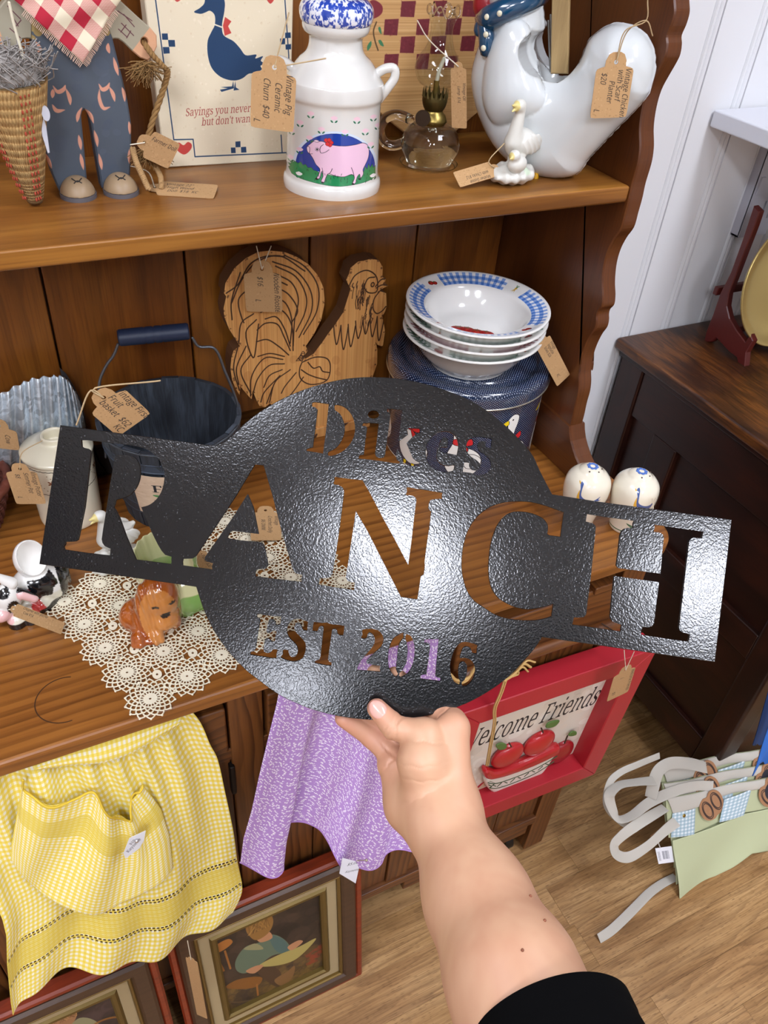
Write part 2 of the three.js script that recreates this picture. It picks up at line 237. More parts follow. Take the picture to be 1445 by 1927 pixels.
// ---------- the hutch: countertop, shelf top with scalloped sides, and the base below ----------
{
  const h = thing('hutch', 'brown stained pine hutch with a scalloped side and open shelf', 'hutch', [0.1, 0, -0.7]);
  const P = (n, g, m, l) => wpart(h, n, g, m, l), L = -.62;                     // L: left end, outside the picture
  // back boards
  const seams = [L, -.42, -.262, -.104, .0534, .2103, .3654, .5155, .649];
  for (let i = 0; i < seams.length - 1; i++) P('back_board', box(seams[i] + .0012, .838, -.915, seams[i + 1] - .0012, 1.66, -.9, 'y', .0015), M.hutch[i % 3]);
  P('back_cleat', box(L, .838, -.921, .649, 1.66, -.915, 'y', 0), M.baseDark);
  P('shelf', box(L, 1.1625, -.9, .648, 1.18, -.679, 'x', .003), M.shelfWood);
  P('top_board', box(L - .02, 1.66, -.92, .69, 1.68, -.66, 'x', .003), M.shelfWood);
  // scalloped side panel: traced front edge as (depth, height)
  const edge = [-.692,1.3659,-.6853,1.3508,-.6807,1.3418,-.6805,1.3321,-.6828,1.3211,-.6797,1.3153,-.678,1.3059,-.6799,1.299,-.6843,1.2886,-.6905,1.2719,-.6913,1.2553,-.6879,1.2369,-.6801,1.2193,-.6771,1.205,-.6777,1.1816,-.6765,1.166].concat([-.6767,1.151,-.677,1.1346,-.684,1.1199,-.6886,1.1042,-.689,1.0866,-.6839,1.0661,-.6774,1.0523,-.6752,1.0416,-.6795,1.0336,-.6797,1.0275,-.6771,1.0209,-.6764,1.0124,-.6819,.9991,-.686,.9815,-.687,.9661,-.6842,.9477], [-.6859,.9578,-.6841,.946,-.6788,.9328,-.6763,.9201,-.6764,.9022,-.6751,.8836,-.6751,.8732]);
  const e2 = smooth(edge, false, 4), top = [new THREE.Vector2(-.7, 1.66)], o = [new THREE.Vector2(-.915, .868), ...top, ...e2.filter((q) => q.y < 1.64)];
  o.splice(1, 0, new THREE.Vector2(-.915, 1.66)); o.push(new THREE.Vector2(e2[e2.length - 1].x, .868));
  const side = slab(o, .02, { bevel: .0015, grain: 'y' }); side.rotateY(-Math.PI / 2); side.translate(.668, 0, 0);  // (z, y) plane, thickness along x
  side.scale(1, 1, 1); P('side_panel', side, M.sideWood);
  P('side_panel', side.clone().translate(L - .668, 0, 0), M.sideWood);
  const blk = [-.915, .8, -.6, .8, -.607, .815].concat([-.6485,.8386,-.657,.846,-.6649,.8539,-.6707,.8632,-.6743,.872], [-.915, .8715]);
  const block = slab(V2(blk), .026, { bevel: .002, grain: 'x' }); block.rotateY(-Math.PI / 2); block.translate(.672, 0, 0);
  P('side_foot', block, M.sideWood); P('side_foot', block.clone().translate(L - .67, 0, 0), M.sideWood);
  // countertop with a rounded front corner
  const cs = new THREE.Shape(); cs.moveTo(L - .03, .98); cs.lineTo(.708, .98); cs.lineTo(.708, .535); cs.bezierCurveTo(.708, .508, .69, .49, .655, .49); cs.lineTo(L - .03, .49); cs.closePath();
  const ct = new THREE.ExtrudeGeometry(cs, { depth: .012, bevelEnabled: true, bevelThickness: .004, bevelSize: .004, bevelOffset: -.004, bevelSegments: 3, curveSegments: 14 });
  ct.rotateX(Math.PI / 2); ct.scale(1, 1, -1); { const n = ct.attributes.position.count, ix = []; for (let i = 0; i < n; i += 3) ix.push(i, i + 2, i + 1); ct.setIndex(ix); ct.translate(0, .796, 0); ct.computeVertexNormals(); }
  P('countertop', gridUV(ct, 'x'), M.counter);
  { const r = new THREE.RingGeometry(.0262, .0273, 48, 1, 1.2, 3.6); r.rotateX(-Math.PI / 2); const s = [[-.0265,.8003,-.5392]][0]; r.translate(s[0], s[1], s[2]); P('ring_stain', r, std(0x3c2410, .5)); }
  // base: face frame at z = -.522
  const F = -.522, B = M.base;
  P('top_rail', box(L, .745, F - .02, .655, .779, F + .002, 'x', .002), M.baseDark);
  for (const [a, b] of [[-.30, -.255], [.1235, .163], [.36, .4]]) P('stile', box(a, .13, F - .018, b, .76, F, 'y', .002), B[0]);
  P('bottom_rail', box(L, .108, F - .02, .66, .128, F + .004, 'x', .002), B[1]);
  P('bottom_apron', box(.4, .06, F - .02, .655, .108, F - .004, 'x', .002), B[1]);
  P('middle_rail', box(L, .63, F - .02, .655, .652, F - .001, 'x', .002), B[1]);
  const drawer = (a, b, out) => { const d = P('drawer', box(a, .656, F - .3, b, .735, F + out, 'x', .003), B[1]); return d; };
  drawer(-.253, .12, .006); drawer(.166, .357, .006); drawer(.403, .648, .013);
  const rod = new THREE.CylinderGeometry(.0085, .0085, .26, 14); rod.rotateZ(Math.PI / 2 - .02); rod.translate(.53, .672, F + .026); P('drawer_bar', gridUV(rod, 'x'), B[0]);
  P('bracket', box(.600, .73, F - .01, .63, .742, F + .016, 'z', .002), B[0]);
  const door = (a, b) => { const n = Math.round((b - a) / .075), w = (b - a) / n; for (let i = 0; i < n; i++) P('door_board', box(a + i * w + .0008, .13, F - .016, a + (i + 1) * w - .0008, .628, F - .004, 'y', .0015), B[i % 2]); };
  door(-.255, .1235); door(.163, .36); door(.4, .657);
  P('hinge', box(.1195, .565, F - .006, .1255, .622, F + .0045, 'y', .002), std(0x1d1714, .5, { metalness: .4 }));
  // right end: corner leg, side boards, caster
  P('leg', box(.658, 0.008, F - .045, .7, .78, F + .002, 'y', .002), B[0]); P('leg', box(.658, 0.008, -.985, .7, .78, -.94, 'y', .002), B[0]);
  P('leg', box(L - .02, 0.008, F - .045, L + .02, .78, F + .002, 'y', .002), B[0]);
  P('side_board', box(.668, .13, -.94, .684, .78, F - .045, 'y', .001), B[1]); P('side_board', box(L, .13, -.94, L + .015, .78, F - .045, 'y', .001), B[1]);
  P('bottom_board', box(L, .11, -.98, .66, .128, F - .02, 'x', 0), M.baseDark); P('back_panel', box(L, .11, -.985, .66, .78, -.975, 'y', 0), M.baseDark);
  const cas = new THREE.CylinderGeometry(.023, .023, .016, 20); cas.rotateZ(Math.PI / 2); cas.translate(.63, .0235, F - .03); P('caster', cas, std(0x0c0b0b, .4));
  P('caster_fork', box(.62, .02, F - .045, .642, .062, F - .02, 'y', .002), std(0x1a1817, .5));
  // a thin wire hanging from the drawer bar
  P('wire', tube([[.618, .682, F + .027], [.632, .672, F + .036], [.64, .655, F + .028], [.645, .635, F + .024], [.652, .62, F + .026]], .0007, 5), std(0x2a1a10, .6));
}
// ---------- the dark cabinet ----------
{
  const yT = .778, xl = 1.03, zf = -.46, zb = -.985, c = thing('cabinet', 'dark mahogany cabinet with a scuffed top standing against the white wall', 'cabinet', [1.4, 0, -.72]);
  const P = (n, g, m) => wpart(c, n, g, m), D = M.dark;
  P('top', box(1.012, yT - .022, -.998, 1.95, yT, -.43, 'z', .006), M.darkTop);
  P('top_moulding', box(1.021, yT - .034, -.99, 1.94, yT - .022, -.442, 'z', .004), D);
  P('corner_post', box(xl - .004, 0, zf - .05, xl + .045, yT - .03, zf, 'y', .006), D); P('corner_post', box(xl - .004, 0, zb, xl + .045, yT - .03, zb + .06, 'y', .004), D);
  P('corner_post', box(1.88, 0, zf - .05, 1.93, yT - .03, zf, 'y', .006), D);
  P('side_rail', box(xl, .095, zb + .06, xl + .03, .165, zf - .05, 'z', .003), D); P('side_rail', box(xl, yT - .13, zb + .06, xl + .03, yT - .034, zf - .05, 'z', .003), D); P('side_rail', box(xl, .40, zb + .06, xl + .03, .46, zf - .05, 'z', .003), D);
  P('side_panel', box(xl + .010, .165, zb + .06, xl + .02, .40, zf - .05, 'z', 0), D); P('side_panel', box(xl + .010, .46, zb + .06, xl + .02, yT - .13, zf - .05, 'z', 0), D);
  P('side_stile', box(xl, .165, -.86, xl + .03, yT - .13, -.80, 'y', .003), D);
  P('front_door', box(xl + .047, .1, zf - .03, 1.46, yT - .04, zf - .008, 'y', .003), D); P('front_door', box(1.464, .1, zf - .03, 1.88, yT - .04, zf - .008, 'y', .003), D);
  P('back_panel', box(xl + .03, .1, zb, 1.9, yT - .03, zb + .01, 'y', 0), D); P('bottom_board', box(xl + .03, .1, zb, 1.9, .115, zf - .03, 'x', 0), D);
}
// ---------- the black steel sign held up in front of the hutch: outline and stencil letters cut through ----------
const SIGN_F = [[.2379,1.0047,-.4261],[.8565,-.0369,.5149],[.3547,.7668,-.535]];
{
  const t = flatThing('metal_sign', 'black powder coated steel sign with cut-out lettering held in a hand', 'sign', SIGN_F);
  const A = V2([-.2735,.0627,-.1457,.0635]), B = smooth([-.1457,.0635,-.1384,.0681,-.1311,.0757,-.1254,.0835,-.1146,.0949,-.1082,.1004,-.0999,.1069,-.0894,.1139,-.0739,.1224,-.0602,.1283,-.0445,.1336,-.0259,.1373,-.002,.1391,.0229,.1373,.0478,.1321,.063,.1272,.0843,.1154,.0985,.1053,.1131,.0924,.1205,.0811,.1285,.0697,.1337,.0626], false),
    D = V2([.172,.062,.2823,.0625,.2848,-.055,.1417,-.0545]), E = smooth([.1417,-.0545,.1384,-.062,.1297,-.0759,.1172,-.0926,.1001,-.1082,.0831,-.1197,.0555,-.132,.0326,-.1379,.0092,-.1414,-.0166,-.1417,-.0369,-.1393,-.0503,-.1361,-.0667,-.1306,-.0853,-.1206,-.0939,-.1157,-.1061,-.1064,-.115,-.0982,-.1255,-.0865,-.135,-.0726,-.1413,-.0603,-.1447,-.0531], false), G = V2([-.2747,-.0525]);
  const outline = [...A, ...B.slice(1), ...D, ...E.slice(1), ...G];
  const holes = [
    V2([-.2553,.0534,-.2503,.0541,-.2382,.0543,-.2236,.0548,-.2139,.0549]).concat(smooth([-.2139,.0549,-.2041,.0541,-.1958,.0514,-.189,.0463,-.1844,.0396,-.1826,.0331,-.1826,.0246,-.1843,.0177,-.1878,.0117,-.1926,.0074,-.1978,.0051], false).slice(1), V2([-.1866,-.0137,-.1805,-.0226,-.1765,-.0275,-.1733,-.0303,-.1677,-.0311,-.1676,-.0335,-.1671,-.0359,-.1674,-.0379,-.1969,-.0383,-.2076,-.0203,-.2151,-.0061,-.2189,-.0006,-.2214,.0021,-.2207,.0047,-.2206,.0071,-.22,.0087]), smooth([-.2196,.009,-.2139,.0115,-.2089,.0148,-.2054,.0202,-.2036,.0265,-.2035,.0326,-.2049,.0385,-.2076,.0428,-.2113,.0452,-.2156,.0455,-.225,.0448], false), V2([-.2257,.0259,-.2259,.01,-.2261,-.0058,-.2264,-.0168,-.2264,-.0251,-.2254,-.0279,-.2233,-.03,-.2207,-.0309,-.2181,-.0315,-.2181,-.0345,-.2178,-.0379,-.2373,-.0384,-.2562,-.0383,-.2574,-.0358,-.2563,-.0332,-.2566,-.0312,-.2506,-.0302,-.2481,-.0296,-.2465,-.0282,-.2461,-.0251,-.2455,-.0134,-.2447,-.0012,-.2452,.0219,-.2458,.0435,-.2467,.0454,-.2486,.0464,-.2523,.0467,-.254,.0475])),
    V2([-.1114,.0534,-.1036,.0537,-.0924,.0288,-.0813,.0018,-.0678,-.028,-.0652,-.0303,-.0592,-.031,-.0601,-.034,-.0591,-.0375,-.0804,-.0381,-.098,-.0383,-.0989,-.035,-.0981,-.0323,-.095,-.0309,-.0906,-.0301,-.0892,-.027,-.094,-.0131,-.0952,-.0112,-.0972,-.0101,-.115,-.0107,-.1256,-.0104,-.1248,-.007,-.1238,-.0046,-.1223,-.0031,-.1005,-.0027,-.1077,.0178,-.1135,.0276,-.1221,.0083,-.1404,-.0276,-.1405,-.0299,-.1387,-.0309,-.1332,-.0317,-.1339,-.0346,-.133,-.0376,-.1464,-.0377,-.1585,-.0377,-.1592,-.0342,-.1589,-.0315,-.1514,-.0302,-.1489,-.028,-.1361,-.0015,-.1227,.0267]),
    V2([-.0455,.0525,-.0336,.0525,-.0217,.0529,-.0137,.0426,-.0004,.024,.0115,.0082,.0247,-.0106,.0244,.0071,.0238,.0284,.0237,.0425,.0225,.0443,.0205,.0452,.0151,.045,.0146,.0461,.015,.0486,.0143,.0524,.0307,.052,.045,.0518,.0447,.0494,.0453,.0462,.0385,.0449,.0359,.0439,.0351,.0417,.0352,.0373,.0378,.035,.0381,.0275,.038,.007,.0382,-.0066,.0389,-.0094,.039,-.0172,.0368,-.0192,.0368,-.0292,.0366,-.0385,.0225,-.0385,.0048,-.0132,-.0122,.0112,-.0236,.026,-.0235,.0081,-.0237,-.0114,-.0241,-.028,-.0225,-.0305,-.0199,-.0311,-.0159,-.031,-.0161,-.0347,-.0156,-.0381,-.0306,-.0382,-.0461,-.0379,-.0461,-.0364,-.0459,-.0318,-.0404,-.0307,-.0372,-.0296,-.0361,-.0272,-.0356,-.0131,-.0354,.0113,-.0359,.041,-.0373,.044,-.0409,.0454,-.0449,.0455,-.0455,.0469,-.0452,.0489]),
    smooth([.1301,.0524,.1234,.0533,.1176,.0537,.111,.0534,.1046,.0525,.0982,.0512,.0919,.049,.0858,.0458,.0806,.0417,.0763,.037,.073,.0319,.0705,.0264,.0688,.0208,.0678,.0141,.0674,.0074,.0677,.0001,.0686,-.0072,.0704,-.0139,.0729,-.0201,.0756,-.0251,.0791,-.0295,.0838,-.0334,.0891,-.0359,.0944,-.0385,.0996,-.0409,.1056,-.0425,.1115,-.0432,.1197,-.0432,.1278,-.0425,.1342,-.0414,.1389,-.0399,.1436,-.0381], false).concat(V2([.1469,-.0364,.1469,-.0315,.1469,-.0262]), smooth([.1423,-.0287,.1376,-.0306,.1321,-.0324,.1265,-.0336,.1208,-.0337,.1149,-.0329,.1089,-.0311,.1028,-.0285,.0986,-.0251,.0951,-.0207,.0927,-.0153,.091,-.009,.0899,-.0017,.0894,.0056,.0892,.0121,.0896,.0188,.0906,.0247,.0921,.0305,.0946,.0355,.0981,.0401,.1018,.0429,.1057,.0445,.1105,.0452,.1154,.0453,.1204,.0448,.1256,.0435,.1291,.042,.1317,.0399,.1334,.0377,.1342,.0349,.1343,.0324], false), V2([.1342,.0301,.1358,.0292,.1452,.0292,.1451,.0389,.1451,.0492])),
    V2([.1638,.051,.1828,.0507,.2039,.0508,.2032,.0478,.2037,.0443,.1992,.0436,.1962,.0423,.1946,.0404,.1938,.0369,.1942,.0241,.1943,.0124,.1957,.0107,.2139,.0109,.2301,.011,.2294,.0248,.2287,.0402,.2279,.0422,.2262,.0433,.2232,.0434,.2198,.0435,.2201,.0469,.2197,.0501,.2404,.0501,.2609,.05,.2607,.0468,.2605,.0438,.2531,.043,.2514,.0417,.2506,.0395,.2513,.0066,.2522,-.0306,.2529,-.0326,.2549,-.034,.2619,-.0348,.2618,-.0383,.2613,-.0419,.2416,-.042,.2213,-.0416,.2211,-.0381,.2216,-.0343,.2266,-.0339,.2292,-.0327,.2306,-.0302,.2301,-.0134,.23,.0031,.2108,.003,.1938,.003,.1943,-.0121,.195,-.0292,.1958,-.0319,.1976,-.0334,.2006,-.0342,.2055,-.0352,.2053,-.0382,.2056,-.0414,.1851,-.0413,.1643,-.0413,.1646,-.0381,.1649,-.0345,.1707,-.0337,.1732,-.0329,.1745,-.031,.1739,.0042,.1725,.0403,.1718,.0421,.1698,.0433,.1667,.0437,.1637,.044,.1636,.0475]),
    V2([-.0721,.1102,-.0692,.111,-.0576,.111,-.0568,.0899,-.0566,.0692,-.0639,.0694,-.0712,.0696,-.0713,.0717,-.0689,.0729,-.0664,.0739,-.0666,.0885,-.0668,.1045,-.0687,.106,-.0715,.106,-.072,.1082]),
    smooth([-.0533,.1107,-.0472,.1109,-.0414,.1081,-.0365,.1024,-.0336,.0946,-.0335,.087,-.0366,.0787,-.0424,.0722,-.0492,.0685,-.0528,.0683,-.0536,.0708,-.0522,.0725,-.0474,.076,-.0439,.0825,-.0424,.0907,-.0442,.0977,-.048,.1035,-.0527,.1063]),
    smooth([-.0255,.1064,-.0245,.1092,-.021,.1108,-.0173,.1103,-.0155,.1077,-.0165,.1048,-.02,.1033,-.0237,.1039]),
    V2([-.0281,.0994,-.0225,.1003,-.0148,.1008,-.0147,.0933,-.0145,.0848,-.0144,.0763,-.014,.0745,-.013,.0734,-.0114,.073,-.0093,.0731,-.0077,.0738,-.0069,.0755,-.007,.0876,-.007,.1029,-.0071,.1084,-.008,.11,-.0102,.1105,-.0106,.1118,-.0102,.1139,-.004,.1144,.0029,.1145,.0029,.1077,.0031,.0975,.0031,.0886,.0053,.0908,.0094,.0948,.0089,.0966,.0079,.0989,.0092,.1004,.0149,.101,.0206,.1014,.0203,.0995,.0208,.0972,.0185,.0967,.0162,.0953,.0129,.0916,.0101,.0878,.0116,.0851,.0147,.08,.0167,.0766,.019,.0749,.0226,.0738,.0229,.0725,.0226,.0697,.0151,.0694,.0091,.0696,.0079,.0722,.0069,.0746,.0052,.0782,.0029,.0813,.0027,.0787,.0033,.0745,.0046,.0728,.0064,.0722,.0067,.0712,.0062,.0698,.0019,.0696,-.013,.0697,-.0279,.0693,-.028,.071,-.0279,.0725,-.0259,.0733,-.0242,.0737,-.0245,.0843,-.0245,.0952,-.0255,.0964,-.0285,.0962,-.0288,.0973]),
    V2([.0517,.0836,.0521,.0899,.0515,.0932,.0502,.0965,.0485,.0988,.0462,.1003,.0437,.1013,.0408,.1017,.0363,.1009,.0335,.0996,.0312,.0975,.0292,.095,.0276,.092,.0265,.0889,.0261,.0861,.0261,.0828,.0268,.0795,.0281,.0763,.0298,.074,.0316,.0721,.0337,.0707,.036,.0696,.0382,.0689,.0417,.0685,.045,.0687,.0483,.0696,.0506,.0706,.051,.0723,.051,.0746,.05,.075,.0483,.0744,.0465,.0737,.0444,.0736,.0419,.0738,.0398,.0745,.0376,.0759,.0363,.0776,.0355,.0799,.0352,.082,.0352,.085,.0357,.0876,.0362,.089,.0364,.0907,.0368,.0929,.0375,.0948,.0389,.0962,.0405,.097,.042,.0963,.0429,.0946,.0435,.0921,.0433,.0889,.0406,.0885,.0382,.0882,.0376,.087,.0376,.0851,.0403,.0845,.0446,.0841]),
    V2([.079,.1009,.079,.0971,.0792,.0927,.077,.0927,.0749,.0928,.0737,.0938,.0733,.0954,.0736,.097,.0723,.0977,.0704,.0974,.0688,.0965,.0679,.0951,.0678,.0934,.0687,.0912,.0709,.0893,.0737,.0882,.0762,.0868,.0786,.0849,.0803,.0824,.0812,.0795,.0812,.077,.0804,.0747,.079,.0728,.0771,.0712,.0747,.07,.0722,.0692,.0697,.0692,.0677,.0698,.0653,.0705,.0619,.0703,.0581,.0703,.0581,.0737,.0583,.079,.061,.0792,.0637,.0791,.0634,.0777,.0638,.076,.0649,.0745,.0665,.0737,.0684,.0736,.0703,.0741,.0717,.0756,.0721,.0772,.0714,.0788,.07,.0802,.067,.082,.0636,.0834,.0607,.0856,.059,.0879,.0582,.0903,.058,.0929,.0585,.0955,.0597,.0976,.0615,.0994,.0636,.1005,.066,.1012,.069,.1016,.072,.1014,.075,.1015,.0776,.1012]),
    V2([-.0926,-.0681,-.0899,-.0674,-.0866,-.0677,-.0792,-.0677,-.0719,-.0672,-.0719,-.0694,-.0716,-.0738,-.0731,-.075,-.0751,-.0753,-.0762,-.0747,-.0769,-.0726,-.0783,-.0714,-.0801,-.0711,-.0814,-.0717,-.0818,-.0741,-.0822,-.0775,-.0824,-.0809,-.0815,-.0821,-.0794,-.0815,-.0778,-.0797,-.0762,-.0792,-.0741,-.0795,-.0739,-.0817,-.0743,-.0846,-.0741,-.0886,-.0758,-.0892,-.0775,-.0892,-.0784,-.0884,-.0803,-.0872,-.0819,-.0874,-.0826,-.0888,-.0826,-.0923,-.0826,-.0958,-.082,-.0974,-.0808,-.0982,-.0789,-.0982,-.0773,-.0976,-.0764,-.0965,-.0757,-.0947,-.0731,-.0943,-.071,-.0944,-.0713,-.0964,-.0715,-.0984,-.0709,-.102,-.0749,-.1029,-.0817,-.1026,-.089,-.1026,-.0937,-.1022,-.0936,-.1005,-.093,-.0991,-.0906,-.0983,-.0898,-.0967,-.0898,-.0866,-.0896,-.0792,-.0894,-.0732,-.0903,-.0718,-.0922,-.0714,-.0927,-.07]),
    V2([-.0496,-.0683,-.0495,-.0716,-.0492,-.0764,-.0512,-.0765,-.0531,-.0764,-.0543,-.0749,-.055,-.0734,-.0558,-.0719,-.0574,-.0712,-.0589,-.0713,-.0599,-.0725,-.06,-.0749,-.0591,-.077,-.0579,-.0785,-.056,-.08,-.0538,-.0817,-.0515,-.0836,-.0499,-.0852,-.049,-.0869,-.0484,-.0892,-.0483,-.0922,-.0486,-.0949,-.0492,-.0973,-.0501,-.0991,-.0518,-.1008,-.0539,-.1021,-.0567,-.1029,-.0596,-.1031,-.0622,-.1028,-.0646,-.1025,-.0686,-.1011,-.0683,-.0997,-.0672,-.0976,-.0675,-.0959,-.0675,-.0939,-.0649,-.0934,-.0624,-.0936,-.0619,-.0954,-.0609,-.0974,-.0595,-.0986,-.0578,-.0986,-.0564,-.0977,-.0555,-.0959,-.0553,-.0935,-.0559,-.0912,-.0573,-.0889,-.0597,-.0871,-.0622,-.0854,-.0643,-.0834,-.066,-.0806,-.0666,-.0783,-.0667,-.0757,-.066,-.0732,-.065,-.0711,-.0636,-.0692,-.0618,-.0678,-.0592,-.0669,-.0565,-.0668,-.0541,-.0673,-.0521,-.0678]),
    V2([-.0457,-.0677,-.0424,-.0675,-.039,-.0676,-.0358,-.067,-.0345,-.0667,-.0327,-.0672,-.0297,-.0676,-.025,-.0673,-.0195,-.0674,-.0195,-.0707,-.0194,-.0761,-.0217,-.0765,-.0237,-.0763,-.0252,-.0749,-.0258,-.0728,-.027,-.0719,-.0284,-.072,-.0292,-.0731,-.0291,-.0808,-.0291,-.0922,-.029,-.0968,-.028,-.0982,-.0258,-.0987,-.0255,-.1003,-.0258,-.1021,-.0308,-.1024,-.0355,-.1021,-.0402,-.1019,-.0403,-.1004,-.0398,-.099,-.0368,-.0976,-.0364,-.0959,-.0367,-.0839,-.037,-.0718,-.0377,-.0711,-.0389,-.0712,-.0401,-.0719,-.0405,-.0737,-.0409,-.0756,-.0432,-.0761,-.0458,-.0758,-.0459,-.0731,-.0459,-.0704]),
    V2([-.0051,-.0684,-.0028,-.0676,-.0004,-.0671,.0026,-.0666,.0051,-.0667,.0078,-.0672,.0101,-.0684,.0119,-.0702,.0133,-.0726,.0138,-.0753,.0135,-.0781,.0126,-.0806,.011,-.0829,.0086,-.0857,.0059,-.0889,.0037,-.0916,.0024,-.0936,.0023,-.0951,.0051,-.0956,.0091,-.0959,.014,-.0958,.014,-.0982,.0148,-.1017,.0091,-.102,.0021,-.1024,-.0051,-.1029,-.0052,-.1013,-.005,-.0997,-.0041,-.0969,-.0027,-.0936,.0002,-.0889,.0033,-.0842,.0051,-.0809,.0061,-.0778,.006,-.0756,.0051,-.0735,.0038,-.0719,.0023,-.071,.001,-.0709,.0002,-.072,.0001,-.0739,-.0003,-.0757,-.0023,-.0766,-.0049,-.0763,-.0056,-.0748,-.0046,-.0731,-.0054,-.0708]),
    V2([.0289,-.0667,.0268,-.0675,.0249,-.069,.0226,-.071,.0209,-.0731,.0198,-.0764,.019,-.0807,.0188,-.0849,.0192,-.0892,.0199,-.093,.0208,-.096,.0223,-.0988,.0242,-.1009,.026,-.1024,.0275,-.1032,.0285,-.1021,.0292,-.1008,.0279,-.0992,.0268,-.0972,.0264,-.0933,.0264,-.0897,.0262,-.0846,.026,-.0799,.0263,-.0768,.0272,-.074,.0283,-.0721,.0294,-.0707,.0288,-.0688]),
    V2([.0313,-.0669,.0334,-.0673,.0356,-.0684,.0373,-.0705,.0387,-.0734,.0398,-.0772,.0405,-.0812,.0407,-.0853,.0405,-.0899,.0399,-.093,.039,-.0959,.0376,-.0987,.0359,-.1008,.0337,-.1024,.0315,-.1038,.0298,-.1028,.0297,-.0999,.0309,-.0983,.0322,-.0963,.0332,-.0933,.0341,-.0905,.0341,-.0859,.034,-.0811,.0332,-.0775,.0321,-.0743,.0306,-.0715,.0304,-.0696,.0306,-.068]),
    V2([.0465,-.0693,.0527,-.0682,.0586,-.0674,.0589,-.0761,.0594,-.0871,.06,-.0981,.0613,-.0987,.0641,-.0988,.0646,-.1006,.0643,-.1024,.0559,-.1026,.0472,-.1026,.0471,-.1007,.0473,-.0991,.0493,-.0981,.0517,-.0976,.0517,-.0897,.0517,-.081,.0516,-.0745,.051,-.0731,.0489,-.0727,.0467,-.0729,.0463,-.0711]),
    V2([.0805,-.1031,.0777,-.1025,.0753,-.1013,.0734,-.0987,.0719,-.0956,.0706,-.0922,.0698,-.0888,.0697,-.0848,.0702,-.0808,.0711,-.0767,.0723,-.0728,.0741,-.0698,.0765,-.0676,.0793,-.0667,.0826,-.0665,.0869,-.0671,.0908,-.068,.0908,-.0716,.0909,-.0757,.089,-.0759,.0868,-.0756,.0858,-.0743,.085,-.0722,.0831,-.0711,.0808,-.0712,.0792,-.0726,.0785,-.075,.0779,-.078,.0778,-.0805,.08,-.0798,.0823,-.0796,.0848,-.08,.087,-.0809,.089,-.0827,.0906,-.0852,.0916,-.0881,.0919,-.0914,.0913,-.0946,.0902,-.0978,.0884,-.1008,.0861,-.1032,.0826,-.104,.0815,-.102,.0814,-.0998,.0833,-.0979,.084,-.0953,.0843,-.0927,.0843,-.0897,.0838,-.0868,.0829,-.085,.0816,-.0839,.0803,-.0838,.079,-.0843,.0782,-.0858,.0779,-.0878,.0779,-.0908,.0784,-.0939,.079,-.0963,.0798,-.0984,.081,-.0997,.0807,-.1013]),
  ];
  // powder coat: orange-peel relief
  const peel = dataTex(512, 512, (u, v) => { const a = fbm(u * 110, v * 110, 5, 2, 110, 110), b = vnoise(u * 50, v * 50, 9, 50, 50); const k = clamp(0.5 + (a - 0.5) * 2.4 + (b - .5) * .5) * 255; return [k, k, k]; }, true); peel.repeat.set(1 / .12, 1 / .12);
  const chip = dataTex(512, 512, (u, v) => { const s = fbm(u * 240, v * 240, 31, 2, 240, 240), m = fbm(u * 5, v * 5, 3, 3, 5, 5); const k = s > .9 - .06 * m ? 60 * (s - .8) * 10 : 0; const b = 20 + 5 * fbm(u * 12, v * 12, 77, 3, 12, 12); return [b + k, b + k, b + 1 + k]; }); chip.repeat.set(1 / .3, 1 / .3);
  M.powder = std(0xffffff, 0.15, { map: chip, bumpMap: peel, bumpScale: .000035 });
  const g = slab(outline, .003, { holes, z: -.003, bevel: .0004 });
  part(t, 'plate', g, M.powder);
}
// ---------- helpers for prints and price tags ----------
// a print laid out in the object's own metres: u0..u1 across, v0..v1 up
function planeTex(u0, v0, u1, v1, ppm, draw) {
  const w = Math.min(1024, Math.round((u1 - u0) * ppm)), h = Math.min(1024, Math.round((v1 - v0) * ppm));
  return canvasTex(w, h, (g) => { g.setTransform(w / (u1 - u0), 0, 0, -h / (v1 - v0), -u0 * w / (u1 - u0), v1 * h / (v1 - v0)); draw(g, w / (u1 - u0)); });
}
function printUV(geo, u0, v0, u1, v1) { const g = geo, P = g.attributes.position, uv = new Float32Array(P.count * 2); for (let i = 0; i < P.count; i++) { uv[2 * i] = (P.getX(i) - u0) / (u1 - u0); uv[2 * i + 1] = (P.getY(i) - v0) / (v1 - v0); } g.setAttribute('uv', new THREE.BufferAttribute(uv, 2)); return g; }
function poly(g, a, fill, stroke, lw = .001, close = true) { g.beginPath(); for (let i = 0; i < a.length; i += 2) i ? g.lineTo(a[i], a[i + 1]) : g.moveTo(a[0], a[1]); if (close) g.closePath(); if (fill) { g.fillStyle = fill; g.fill(); } if (stroke) { g.strokeStyle = stroke; g.lineWidth = lw; g.lineCap = g.lineJoin = 'round'; g.stroke(); } }
function curve(g, a, stroke, lw, close = false) { const p = smooth(a, close, 5); poly(g, p.flatMap((q) => [q.x, q.y]), null, stroke, lw, close); }
function blob(g, a, fill, stroke, lw) { poly(g, smooth(a, true, 5).flatMap((q) => [q.x, q.y]), fill, stroke, lw); }
function write(g, text, x, y, size, font, fill, rot = 0, sx = 1) { g.save(); g.translate(x, y); g.rotate(rot); g.scale(size / 100 * sx, -size / 100); g.font = font.replace('SZ', '100px'); g.fillStyle = fill; g.textBaseline = 'alphabetic'; g.fillText(text, 0, 0); g.restore(); }
function mottle(g, u0, v0, u1, v1, n, cols, r0, r1) { for (let i = 0; i < n; i++) { g.fillStyle = cols[i % cols.length]; const r = lerp(r0, r1, rnd()); g.beginPath(); g.ellipse(lerp(u0, u1, rnd()), lerp(v0, v1, rnd()), r, r * (.5 + rnd()), rnd() * 3, 0, 6.3); g.fill(); } }
